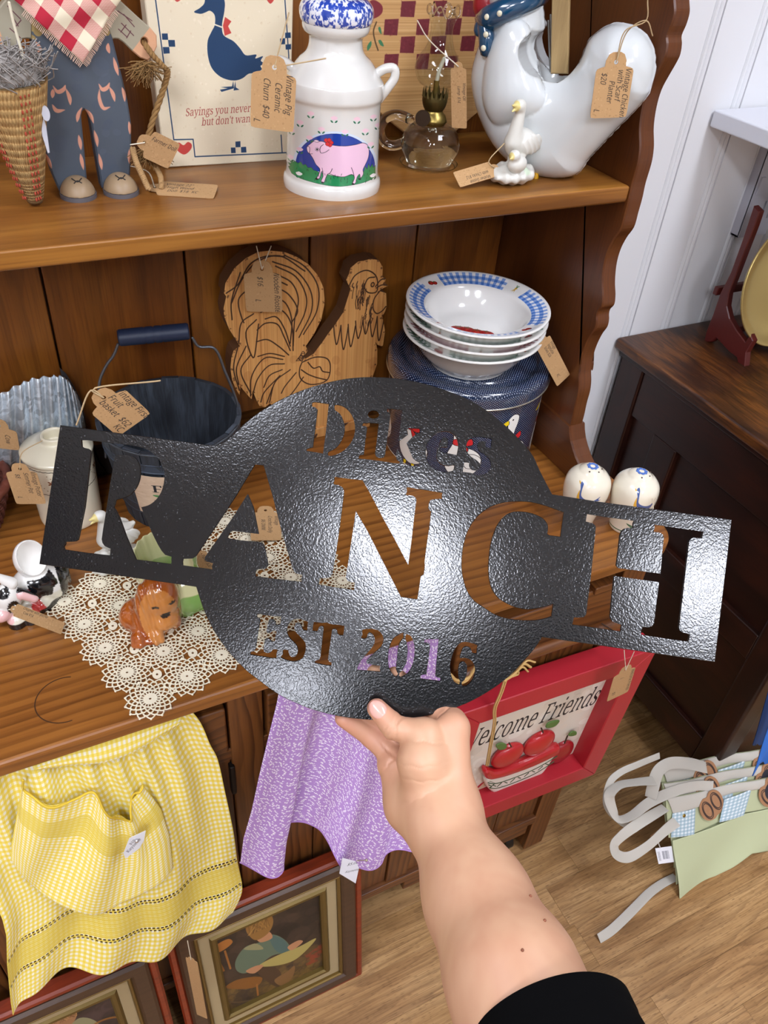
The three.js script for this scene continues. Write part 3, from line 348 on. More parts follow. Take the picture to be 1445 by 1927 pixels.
M.twine = std(0xb89f78, .9); M.twinePale = std(0xd9cfba, .9); M.kraftEdge = std(0xa8835a, .85);
// kraft price tag: A = middle of the holed end, B = middle of the other end, w = width, face = direction it looks, lines of handwriting run along the tag
function priceTag(label, A, B, w, lines, strings, { face = [-.35, .45, .8], ink = '#2a2320', rot = 1, size = .21, twine = M.twine, r = .0006 } = {}) {
  const a = v3(A), b = v3(B), V = a.clone().sub(b), L = V.length(); V.normalize();
  const N = v3(face).clone(); N.addScaledVector(V, -N.dot(V)).normalize(); const U = new THREE.Vector3().crossVectors(V, N);
  const t = flatThing('price_tag', label, 'price tag', [b.toArray(), U.toArray(), V.toArray()]);
  const h = w / 2, c = .12 * w, s = [-h + c, 0, -h + .02 * w, .02 * w, -h, c, -h, L - .46 * w, -h + .03 * w, L - .4 * w, -h + .1 * w, L - .37 * w, -.28 * w, L - .34 * w, -.27 * w, L - .2 * w, -.2 * w, L - .06 * w, -.1 * w, L - .01 * w];
  const pts = V2(s), all = [...pts, ...pts.slice().reverse().map((q) => new THREE.Vector2(-q.x, q.y))].reverse();
  const hole = []; for (let i = 0; i < 10; i++) hole.push(new THREE.Vector2(Math.cos(i * .628) * .055 * w, L - .24 * w + Math.sin(i * .628) * .055 * w));
  const tex = planeTex(-h, 0, h, L, 4200, (g) => {
    g.fillStyle = '#b58f62'; g.fillRect(-h, 0, w, L); mottle(g, -h, 0, h, L, 240, ['rgba(120,84,48,.25)', 'rgba(214,178,132,.3)'], .0001, .0007);
    lines.forEach((ln, i) => { const [txt, pos, off] = ln; if (rot) write(g, txt, h - w * (.22 + pos), L * (1 - off), w * size, 'italic SZ sans-serif', ink, -Math.PI / 2, .8); else write(g, txt, -h + w * off, L * (1 - pos), w * size, 'italic SZ sans-serif', ink, 0, .8); });
  });
  part(t, 'card', printUV(slab(all, .0006, { holes: [hole] }), -h, 0, h, L), std(0xffffff, .85, { map: tex }));
  const inv = t.matrix.compose(t.position, t.quaternion, t.scale).clone().invert();
  for (const st of strings ?? []) part(t, 'string', tube([v3([0, L - .24 * w, .001]), ...st.map((p) => v3(p).clone().applyMatrix4(inv))], r, 5), twine);
  return t;
}
// ---------- things on the upper shelf ----------
const pairs = (a) => { const r = []; for (let i = 0; i < a.length; i += 2) r.push([Math.abs(a[i]), a[i + 1]]); return r; };
function heightUV(g, y0, y1, turn = 0) { const P = g.attributes.position, uv = g.attributes.uv; for (let i = 0; i < P.count; i++) uv.setXY(i, uv.getX(i), (P.getY(i) - y0) / (y1 - y0)); g.rotateY(turn); return g; }
M.glaze = phys(0xd6d4ce, .16, { clearcoat: 1, clearcoatRoughness: .06 });
M.vglaze = phys(0xffffff, .17, { clearcoat: 1, clearcoatRoughness: .06, vertexColors: true });
{ // milk churn with a pig
  const t = thing('milk_churn', 'white ceramic milk churn painted with a pig under a blue speckled lid', 'churn', [.332, 1.18, -.761]);
  const prof = pairs([.047,-.0031,.0484,.0042,.0477,.009,.0458,.0125,.0449,.0296,.0441,.0631,.0442,.076,.0447,.0796,.0463,.0833,.0464,.0872,.0455,.095,.0444,.0965,.0397,.1031,.0332,.1117,.0282,.1159,.0261,.1187,.0249,.1216,.0242,.1289,.0254,.1312,.0286,.1335,.0302,.1365,.0305,.1401,.03,.1432]);
  const body = [[0, 0], [.044, 0], [prof[0][0] - .001, .002], ...prof], yb = prof[3][1], ys = prof[7][1], yT = prof[prof.length - 1][1];
  const g = heightUV(lathe(roundProf(body, 4).filter((p) => p[0] >= 0), 96), yb, ys, Math.atan2(-.332, .761) - Math.PI);
  const tex = canvasTex(2048, 640, (c, W, H) => {
    c.fillStyle = '#d9d7d1'; c.fillRect(0, 0, W, H);
    // layout of the print: x across the front in units of 560 = one radius, y from the top of the plain wall to the foot ring
    const m = (x, y) => { const s = clamp((x - 735) / 562, -.995, .995), th = Math.asin(s), f = (1130 + 100 * Math.cos(th) - y) / 975; return [W / 2 + th / (2 * Math.PI) * W, H * (1 - f)]; };
    const path = (a, fill, stroke, lw = 3, close = true, curved = true) => { const p = curved ? smooth(a, close, 6) : V2(a); c.beginPath(); p.forEach((q, i) => { const [x, y] = m(q.x, q.y); i ? c.lineTo(x, y) : c.moveTo(x, y); }); if (close) c.closePath(); if (fill) { c.fillStyle = fill; c.fill(); } if (stroke) { c.strokeStyle = stroke; c.lineWidth = lw; c.lineCap = 'round'; c.stroke(); } };
    const arch = (k) => { const a = []; for (let i = 0; i <= 24; i++) { const q = Math.PI * (1 - i / 24); a.push(775 + (475 + k) * Math.cos(q), 1000 - (455 + k * .8) * Math.sin(q)); } return a; };
    path([...arch(36)], '#cfdcec', null, 3, true, false); path([...arch(0)], '#23409a', '#1b2f78', 3, true, false);
    const grass = [205, 1060, 235, 1040, 200, 1010, 250, 1000, 225, 975, 280, 970, 275, 950, 330, 975, 360, 950, 390, 985, 420, 970, 450, 1010, 490, 1000, 520, 1035, 545, 1035, 575, 1050, 800, 1090, 985, 1060, 1050, 1040, 1090, 1000, 1110, 1030, 1125, 960, 1150, 1000, 1165, 930, 1185, 985, 1215, 940, 1225, 990, 1255, 970, 1262, 1120, 1150, 1165, 1000, 1195, 840, 1218, 700, 1215, 500, 1190, 350, 1165, 250, 1130, 225, 1090];
    path(grass, '#2c8a55', '#143f27', 3, true, false);
    path([435, 740, 470, 700, 515, 660, 560, 655, 620, 655, 680, 680, 760, 692, 880, 694, 1000, 675, 1090, 655, 1140, 680, 1165, 750, 1160, 850, 1125, 940, 1100, 1000, 1105, 1060, 1075, 1110, 1060, 1060, 1035, 1090, 1010, 1180, 980, 1185, 1000, 1100, 970, 1060, 880, 1090, 780, 1085, 690, 1060, 665, 1110, 640, 1180, 610, 1170, 630, 1090, 610, 1040, 590, 1130, 555, 1140, 580, 1070, 590, 1010, 540, 950, 510, 890, 470, 830, 440, 790], '#ecc3da', '#2a2030', 4);
    path([430, 755, 440, 735, 460, 745, 465, 790, 455, 820, 438, 800], '#f3d5e4', '#2a2030', 3.5); path([510, 655, 540, 640, 575, 655, 545, 672], '#f3d5e4', '#2a2030', 3);
    path([625, 690, 595, 720, 585, 760, 597, 800, 650, 785, 692, 750], null, '#2a2030', 4, false); path([460, 825, 475, 828, 500, 822], null, '#2a2030', 3, false); path([960, 970, 985, 1040, 1000, 1100], null, '#2a2030', 4, false); path([735, 990, 715, 1040, 692, 1062], null, '#2a2030', 4, false); path([615, 990, 628, 1050, 630, 1090], null, '#2a2030', 3, false);
    for (let k = 0; k < 8; k++) path([552, 760, 552 + 26 * Math.cos(k * .785), 760 + 26 * Math.sin(k * .785)], null, '#1c2a20', 3, false, false);
    for (const [x, y] of [[655, 635], [690, 630], [715, 660], [700, 690], [672, 680]]) { path([x - 26, y, x, y - 26, x + 26, y, x, y + 26], '#d8252c', '#7d1018', 3); }
    for (const [x, y] of [[555, 1140], [625, 1180], [985, 1185], [1062, 1122]]) path([x - 18, y, x, y - 10, x + 20, y + 4, x, y + 14], '#16121a');
    for (let k = 0; k < 36; k++) { const x = 300 + rnd() * 900, y = 1040 + rnd() * 150; path([x, y, x + 8 - rnd() * 16, y - 26], null, '#123d26', 3, false, false); }
    const flower = (x, y, col = '#ecc8d4') => { path([x - 40, y, x - 20, y - 14, x, y - 22, x + 22, y - 14, x + 42, y, x + 20, y + 26, x - 20, y + 26], col); for (const s of [-1, 1]) path([x + s * 8, y + 62, x + s * 24, y + 36, x + s * 42, y + 34, x + s * 30, y + 58], '#2f6b50'); };
    for (const [x, y] of [[232, 262], [470, 318], [740, 350], [1005, 350], [1205, 325], [1268, 440], [345, 445], [596, 495], [870, 510], [1112, 495], [240, 565], [460, 618], [345, 785], [232, 915], [1185, 672]]) flower(x, y);
    for (const [x, y] of [[342, 1105], [1228, 1095]]) flower(x, y, '#f4f2f2');
  });
  M.churn = phys(0xffffff, .16, { map: tex, clearcoat: 1, clearcoatRoughness: .06 }); tex.wrapT = THREE.ClampToEdgeWrapping;
  part(t, 'body', g, M.churn);
  const R = prof[prof.length - 1][0];
  for (const s of [-1, 1]) { const d = Math.atan2(-.332, .761), a = d + s * Math.PI / 2, ux = Math.sin(a), uz = Math.cos(a), q = (r, y) => [ux * r, y, uz * r], y0 = prof[11][1];
    const e = tube([q(.042, y0 - .016), q(.0495, y0 - .006), q(.0555, y0 + .004), q(.0545, y0 + .0105), q(.047, y0 + .0105), q(.036, y0 + .004)], .0042, 10, 36); part(t, 'handle', e, M.glaze); }
  const speck = dataTex(512, 256, (u, v) => { const k = fbm(u * 46, v * 23, 8, 3, 46, 23); return mix3([232, 234, 240], [40, 70, 165], sstep(.44, .6, k)); }); speck.repeat.set(2, 1);
  part(t, 'lid', lathe(roundProf([[0, yT - .004], [R - .004, yT - .004], [R + .001, yT - .002], [R + .003, yT + .004], [R + .002, yT + .011], [R - .003, yT + .016], [R - .011, yT + .0185], [.014, yT + .021], [.009, yT + .026], [.011, yT + .034], [0, yT + .039]], 5), 72), phys(0xffffff, .18, { map: speck, clearcoat: 1, clearcoatRoughness: .06 }));
}
{ // oil lamp
  const t = thing('oil_lamp', 'small clear glass oil lamp with brass burner and scalloped chimney', 'oil lamp', [.461, 1.18, -.796]);
  const clear = phys(0xf4f7f2, .03, { transmission: 1, thickness: .004, ior: 1.45, attenuationColor: new THREE.Color(0xe8efd9), attenuationDistance: .25 }), pane = phys(0xf6f8f4, .02, { transmission: 1, thickness: 0, ior: 1.45 }), brass = std(0x8d7a42, .34, { metalness: .95 }), brassOld = std(0x5c4f2c, .45, { metalness: .9 });
  const pf = pairs([.0262,-.0013,.0254,.0027,.0275,.0069,.0312,.0153,.0319,.0232,.0293,.0317,.0237,.0389,.0149,.042]);
  const n = 16, font = lathe(roundProf([[0, 0], [.029, 0], [.032, .003], ...pf.map((p) => [p[0] * .98, p[1]])], 4), 96), FP = font.attributes.position;
  for (let i = 0; i < FP.count; i++) { const y = FP.getY(i), a = Math.atan2(FP.getX(i), FP.getZ(i)), k = sstep(.012, .022, y) * (1 - sstep(.05, .058, y)), d = 1 + k * (.03 * Math.pow(Math.abs(Math.sin(a * 3)), 6) + .012 * Math.sin(y * 1400) * (1 - Math.pow(Math.abs(Math.sin(a * 3)), .5))); FP.setX(i, FP.getX(i) * d); FP.setZ(i, FP.getZ(i) * d); } font.computeVertexNormals();
  part(t, 'font', font, clear);
  const d0 = Math.atan2(-.461, .796) - Math.PI / 2, H = (r, y) => [Math.sin(d0) * r, y, Math.cos(d0) * r];
  part(t, 'handle', tube([H(.024, .044), H(.038, .047), H(.05, .042), H(.055, .03), H(.05, .019), H(.04, .016), H(.026, .021)], .0052, 12, 40), clear);
  const yc = pf[pf.length - 1][1], bp = pairs([.0151,.0446,.0143,.0467,.0128,.0508,.0104,.0524,.0095,.0547,.0117,.0586,.0132,.0643,.013,.0689]);
  part(t, 'collar', lathe([[.012, yc - .002], ...bp.slice(0, 5)], 48), brass);
  const yb = bp[4][1], burner = [lathe(roundProf(bp.slice(4), 3), 48)], yr = bp[bp.length - 1][1], rr = bp[bp.length - 1][0];
  for (let i = 0; i < n; i++) { const g = new THREE.ConeGeometry(.0022, .009, 5); g.scale(1, 1, .35); g.translate(0, yr + .003, rr); g.rotateY(i / n * 6.283); burner.push(g); }
  part(t, 'burner', burner, brassOld);
  part(t, 'wick_tube', new THREE.CylinderGeometry(.003, .003, .02, 10).translate(0, yr + .004, 0), brass); part(t, 'wick', tube([[0, yr + .012, 0], [.002, yr + .024, 0], [.005, yr + .034, .002]], .002, 6), std(0xb9b4a2, .9));
  const kn = new THREE.CylinderGeometry(.0078, .0078, .003, 20); kn.rotateX(Math.PI / 2); kn.rotateY(-.5); kn.translate(-.019, yb - .004, .012); part(t, 'wick_knob', kn, std(0x3a2a1c, .5, { metalness: .6 }));
  const cp = pairs([.0116,.0733,.0131,.0775,.0183,.0802,.0223,.0877,.0236,.0957,.0207,.1033,.0151,.1115,.0117,.1214,.0111,.133,.0129,.1409,.0144,.1447]), ch = lathe(roundProf(cp, 5), 72), CP = ch.attributes.position, yE = cp[cp.length - 1][1];
  for (let i = 0; i < CP.count; i++) { const k = sstep(yE - .02, yE, CP.getY(i)), a = Math.atan2(CP.getX(i), CP.getZ(i)); CP.setY(i, CP.getY(i) + k * .0045 * Math.sin(a * 6)); const d = 1 + k * .12 * Math.cos(a * 6); CP.setX(i, CP.getX(i) * d); CP.setZ(i, CP.getZ(i) * d); } ch.computeVertexNormals();
  part(t, 'chimney', ch, pane);
  const rim = []; for (let i = 0; i < 72; i++) { const a = i / 72 * 6.283, d = cp[cp.length - 1][0] * (1 + .12 * Math.cos(a * 6)); rim.push([Math.sin(a) * d, yE + .0045 * Math.sin(a * 6), Math.cos(a) * d]); }
  part(t, 'rim', tube(rim, .0008, 6, 216, true), clear);
}
{ // painted pointed board with checks
  const t = flatThing('painted_board', 'pointed pine board painted with dark red checks behind the oil lamp', 'board', [[.47,1.2,-.878],[1,0,0],[0,1,0]]);
  const o = [.0401,-.0354,-.0368,.0169,-.0806,.0476,-.0845,.1475,.1504,.1517,.1634,.0633,.0991,.0073], tex = planeTex(-.16, -.05, .16, .27, 3000, (g, k) => {
    g.fillStyle = '#c79a62'; g.fillRect(-.2, -.1, .5, .5);
    for (let i = 0; i < 260; i++) { g.strokeStyle = i % 2 ? 'rgba(150,104,56,.22)' : 'rgba(226,188,132,.25)'; g.lineWidth = .0003 + rnd() * .0012; const y = -.06 + rnd() * .34, b = rnd() * .006; g.beginPath(); g.moveTo(-.17, y); g.bezierCurveTo(-.05, y + b, .05, y - b, .17, y + b); g.stroke(); }
    const sq = [[-.0136,.1202,.0035,.1054], [.0245,.1207,.0415,.106], [.0621,.1209,.0799,.1055], [-.032,.1039,-.0152,.0886], [.0069,.1039,.0222,.0884], [.0433,.1044,.0624,.0883], [.082,.104,.0974,.0882], [-.0111,.0877,.0065,.0714], [.0266,.0877,.0452,.0699], [.0647,.0875,.0832,.0721], [-.0294,.0711,-.0121,.0558], [.0098,.0709,.0259,.0554], [.0459,.0679,.0632,.056], [.0851,.0706,.1033,.0551]];
    for (const q of sq) { const w = (q[2] - q[0]), h = q[1] - q[3], x = q[0], y = q[3]; g.fillStyle = '#6f2730'; g.beginPath(); g.moveTo(x, y + h * .03); g.lineTo(x + w * .97, y); g.lineTo(x + w, y + h); g.lineTo(x + w * .02, y + h * .97); g.fill(); mottle(g, x, y, x + w, y + h, 30, ['rgba(96,26,34,.3)', 'rgba(150,66,64,.25)'], .0004, .0014); }
    blob(g, [-.0519,.1182,-.0455,.1207,-.0357,.1156,-.0352,.1096,-.0422,.1048,-.0488,.1044,-.0526,.1113], '#7d2a34'); curve(g, [-.0413,.1009,-.0441,.093,-.0418,.084,-.0375,.0749], '#5c4326', .0016);
    for (const l of [[-.0387,.096,-.0365,.0965,-.0345,.0898,-.0373,.092], [-.0378,.084,-.035,.0844,-.0309,.0785,-.0346,.0794], [-.0463,.0836,-.0458,.0796,-.0497,.0746,-.0506,.0787], [-.0485,.0992,-.0473,.0974,-.0498,.0939,-.0505,.0957]]) blob(g, l, '#3f7a52');
    const s1 = [-.0329,.0561,.1035,.0539]; poly(g, s1, null, 'rgba(96,62,30,.6)', .0005, false);
  });
  part(t, 'board', printUV(slab(V2(o), .016, { z: -.016, bevel: .001 }), -.16, -.05, .16, .27), std(0xffffff, .55, { map: tex }));
}
{ // cookery-style board with a blue duck
  const t = flatThing('duck_plaque', 'cream plaque printed with a dark blue duck and red lettering', 'plaque', [[.24,1.18,-.845],[1,0,0],[0,1,0]]);
  const o = [-.0542,.0006,-.0571,.1444,-.0574,.1795,.08,.1887,.0835,.1451,.079,-.001], tex = planeTex(-.09, -.02, .1, .27, 5000, (g) => {
    g.fillStyle = '#e9dcbf'; g.fillRect(-.2, -.1, .5, .5); mottle(g, -.09, -.02, .1, .27, 900, ['rgba(214,196,158,.35)', 'rgba(250,242,222,.3)'], .0002, .0012);
    const B = '#1f3f63', r = '#c4453f';
    poly(g, [-.0477,.1528,-.0425,.0266,-.0232,.0259,-.0227,.0093,.0759,.0072], null, B, .0011, false); poly(g, [.0743,.1539,.0785,.0986,.0812,.0306,.0759,.0062], null, B, .0011, false); poly(g, [.0696,.0249,.0706,.0075], null, B, .0011, false);
    for (const q of [[-.0446,.1183,-.0392,.1183,-.0393,.1132,-.0447,.1133], [-.0394,.113,-.0332,.1129,-.0333,.1075,-.0392,.1076], [-.0449,.1074,-.0389,.1073,-.0389,.1021,-.0446,.1019], [.0202,.0213,.0255,.0214,.0254,.0157,.0201,.0158], [.0151,.0158,.0199,.0156,.02,.0102,.0152,.0104], [.0258,.0157,.0313,.0157,.0315,.0101,.0259,.0102], [.0749,.118,.0806,.1182,.0808,.1135,.0749,.1133], [.0696,.113,.0749,.1133,.0748,.1082,.0699,.108], [.0752,.1079,.081,.1082,.0809,.1037,.0754,.1035]]) poly(g, q, B);
    const heart = (a) => blob(g, a, r); heart([-.0412,.0213,-.0378,.0237,-.0333,.0209,-.0286,.0237,-.0251,.0213,-.0258,.0173,-.0334,.0121,-.0403,.0169]); heart([-.0309,.1459,-.0283,.1431,-.0243,.1453]); heart([.0569,.1457,.0604,.142,.0642,.1458]);
    blob(g, [-.0133,.1353,-.008,.1382,-.0034,.1418,-.0013,.1475,.0059,.1516,.0127,.1505,.0161,.1433,.0153,.136,.0123,.1242,.0133,.1166,.0229,.1112,.0289,.1054,.0342,.0994,.0453,.0995,.0439,.0964,.0519,.0981,.0495,.0943,.0539,.0914,.049,.0899,.0504,.0869,.0429,.084,.0363,.083,.0302,.0793,.0211,.0776,.0084,.0812,.0002,.089,-.0029,.1,-.0021,.1122,.002,.1194,.0055,.125,.0057,.1331,.0014,.1363,-.0022,.1351,-.0071,.1338], B);
    poly(g, [.0046,.1254,.0121,.123], null, '#efe4ca', .0012, false);
    poly(g, [.0132,.1242,.0157,.1313,.0216,.1277,.0182,.1238,.0211,.1181,.0145,.1159], r); poly(g, [.0208,.0773,.0212,.0708,.0085,.0679,.007,.0699,.0152,.0709,.0079,.0722,.0194,.0725], B); poly(g, [.023,.0772,.0231,.0715,.0267,.0693,.0207,.0688], B);
    const a = [-.0291,.0475,-.0139,.0381]; write(g, 'Sayings you never can remember', a[0], a[1], .0098, 'italic SZ serif', '#a8443a', .02, .78); write(g, "but don't want to forget", a[2], a[3], .0098, 'italic SZ serif', '#a8443a', .02, .78);
  });
  part(t, 'panel', printUV(slab(V2(o).reverse(), .02, { z: -.02, bevel: .001 }), -.09, -.02, .1, .27), std(0xffffff, .45, { map: tex }));
}
{ // chicken planter
  const F0 = [[.565,1.18,-.755],[.6428,0,.766],[0,1,0]], t = flatThing('chicken_planter', 'large glossy white ceramic hen with a blue spotted scarf', 'planter', F0);
  const o = smooth([-.0688,.1493,-.0686,.1286,-.0744,.1092,-.0773,.0937,-.0774,.0811,-.0726,.0647,-.0629,.0457,-.0493,.0269,-.0352,.0141,-.0198,.0045,-.0018,-.0024,.0137,-.0037,.0335,-.0021,.0504,.0034,.0575,.0096,.0626,.022,.0727,.0379,.0861,.0587,.1003,.0791,.1079,.0954,.1076,.1137,.1038,.1272,.0957,.1386,.0833,.1466,.0683,.1491,.056,.1468,.045,.1397,.0378,.1315,.0357,.1229,.0331,.1121,.0261,.1038,.0148,.0992,.0026,.0997,-.0081,.1047,-.0152,.1133,-.0174,.1209,-.0149,.1278,-.0092,.133,-.0146,.1532,-.0202,.1759,-.0308,.1878,-.0492,.1907,-.0691,.1838,-.0737,.17], true, 2);
  const [w0, w1, w2, w3, w4, w5, w6, w7] = [-.0339,.0944,-.0221,.0782,.0043,.0745,.0041,.1133], f = (x, y, z) => {
    const d = sdPoly(x, y, o), R = .042; let v;
    if (d < 0) { const k = Math.min(-d / R, 1); v = Math.abs(z) - .04 * Math.sqrt(1 - (1 - k) * (1 - k)); } else v = Math.hypot(d, z);
    for (const s of [-1, 1]) { const zz = z - s * .03; let w = sdBall(x, y, zz, [w0 + .004, w1, 0], .026, .05, .021); w = smin(w, sdBall(x, y, zz, [w2 + .004, w3, 0], .029, .024, .021), .012); w = smin(w, sdCone(x, y, zz * 1.5, [w2, w3, 0], [w4, w5, .006 * s], .022, .005), .014); v = smin(v, Math.max(w, d + .003), .0012); }
    v = Math.max(v, -sdBall(x, y, z, [w6 + .008, w7 - .004, 0], .02, .028, .026));
    return Math.max(v, -y) + .0007 * Math.sin(x * 230 + y * 90 + 3 * Math.sin(y * 60)) * sstep(.03, .07, x) * sstep(.02, .08, y);
  };
  part(t, 'body', netSurface(f, [-.12, -.004, -.062], [.14, .33, .064], .0026), phys(0xcfd3d3, .15, { clearcoat: 1, clearcoatRoughness: .05 }));
  const q = (a, i, dz) => [a[2 * i], a[2 * i + 1], dz], S = [-.0237,.1596,-.0417,.1497,-.0558,.1421,-.0657,.1371], K = [-.0615,.1334,-.0571,.1235,-.0554,.1151,-.0677,.1327,-.0685,.128];
  const sc = [tube([q(S, 0, -.012), q(S, 0, .02), q(S, 1, .034), q(S, 2, .033), q(S, 3, .018)], .0115, 10, 40), ball(q(S, 3, .022), .009, .011, .009), tube([q(K, 0, .03), q(K, 1, .034), q(K, 2, .034)], .0085, 8, 16), tube([q(K, 0, .026), q(K, 3, .026), q(K, 4, .026)], .006, 8, 12)];
  part(t, 'scarf', sc, phys(0x0f4060, .2, { clearcoat: 1 }));
  const D = [-.0565,.1433,-.0441,.1478,-.0558,.1283,-.0565,.1163]; part(t, 'scarf_dots', [.0445, .0455, .0425, .0425].map((z, i) => ball(q(D, i, z), .0027, .0027, .0016)), std(0xd8d2b8, .4));
  const W = [-.07,.1497,.0108,.0024]; part(t, 'wattle', ball(q(W, 0, .014), .012, .014, .01), phys(0x9c1f28, .3)); part(t, 'foot', [0, 1, 2, 3].map((i) => ball([W[2] + (i - 1.5) * .0028, W[3] - .002 - .0016 * (i % 2), .02 + i * .001], .0032, .0075, .004)), phys(0xe0a916, .3));
  const st = flatThing('wooden_stick', 'flat wooden stick standing upright in the white hen planter', 'stick', F0);
  part(st, 'stick', slab(V2([.0061,.0962,.0236,.0987,.0078,.1801,-.0096,.1782]).reverse(), .006, { bevel: .001, grain: 'y', z: -.003 }), std(0xffffff, .6, { map: woodTex({ base: 0x9a7f52, dark: 0x6b5434, lite: 0xb59a6a, lines: 30, line: .2, s: 301, len: .2, wid: .05, w: 256, h: 128 }) }));
  const mt = flatThing('metal_skewer', 'thin metal skewer with a loop behind the wooden stick', 'skewer', F0), mw = [-.0081,.145,-.002,.1217,.0035,.1012];
  part(mt, 'rod', [tube([0, 1, 2].map((i) => q(mw, i, -.012)), .0011, 6), tube([0, 1, 2].map((i) => [mw[2 * i] - .0022, mw[2 * i + 1] - .006, -.016]), .0011, 6)], std(0x8d8a84, .35, { metalness: .8 }));
}
// goose with a gosling
function gooseFigure(name, label, pos, turn, k = 1, gosling = true) {
  const t = thing(name, label, 'goose figurine', pos); t.rotation.y = turn; t.scale.setScalar(k);
  const W = lin(0xd6d4cb), Y = lin(0xdccb83), f = (x, y, z) => {
    let d = sdBall(x, y, z, [0, .011, 0], .031, .0105, .022); d += .0016 * Math.sin(x * 330) * Math.sin(z * 300 + x * 120);
    d = smin(d, sdBall(x, y, z, [.006, .042, -.002], .019, .016, .014), .006);
    d = smin(d, sdCone(x, y, z, [.01, .044, 0], [.03, .049, -.002], .012, .003), .006);
    d = smin(d, sdCone(x, y, z, [-.008, .046, .001], [-.006, .078, .003], .009, .0052), .006); d = smin(d, sdBall(x, y, z, [-.009, .083, .003], .0078, .0068, .0066), .003);
    d = smin(d, sdCone(x, y, z, [-.014, .0835, .003], [-.0215, .0845, .004], .0034, .0012), .0015); d = smin(d, sdCone(x, y, z, [-.014, .081, .003], [-.021, .0785, .004], .0028, .001), .0012);
    for (const s of [-1, 1]) { d = smin(d, sdBall(x, y, z, [.014, .043, s * .0125 - .002], .018, .0115, .005) + .0013 * Math.abs(Math.sin(x * 420 + y * 300)), .0025); d = smin(d, sdCone(x, y, z, [.003, .03, s * .006], [.003, .016, s * .006], .0055, .004), .003); }
    if (gosling) { d = smin(d, sdBall(x, y, z, [-.01, .026, .014], .0125, .0095, .009), .002); d = smin(d, sdBall(x, y, z, [-.018, .036, .015], .0062), .003); d = smin(d, sdCone(x, y, z, [-.022, .035, .016], [-.0275, .034, .017], .0022, .0008), .001); }
    return Math.max(d, -y);
  };
  const g = netSurface(f, [-.036, -.002, -.028], [.04, .094, .03], .0013, (x, y, z) => (x < -.0135 && y > .075) || (x < -.0225 && y > .03) ? Y : (y > .014 && y < .026 && x > .0 && x < .01 ? mix3(W, lin(0xc9dfc0), .7) : W));
  part(t, 'figure', g, phys(0xffffff, .4, { vertexColors: true, clearcoat: .4, clearcoatRoughness: .3 })); return t;
}
gooseFigure('goose_figurine', 'white bisque goose with a gosling standing in front of the hen planter', [[.5194,1.18,-.721]][0], .25, .92);
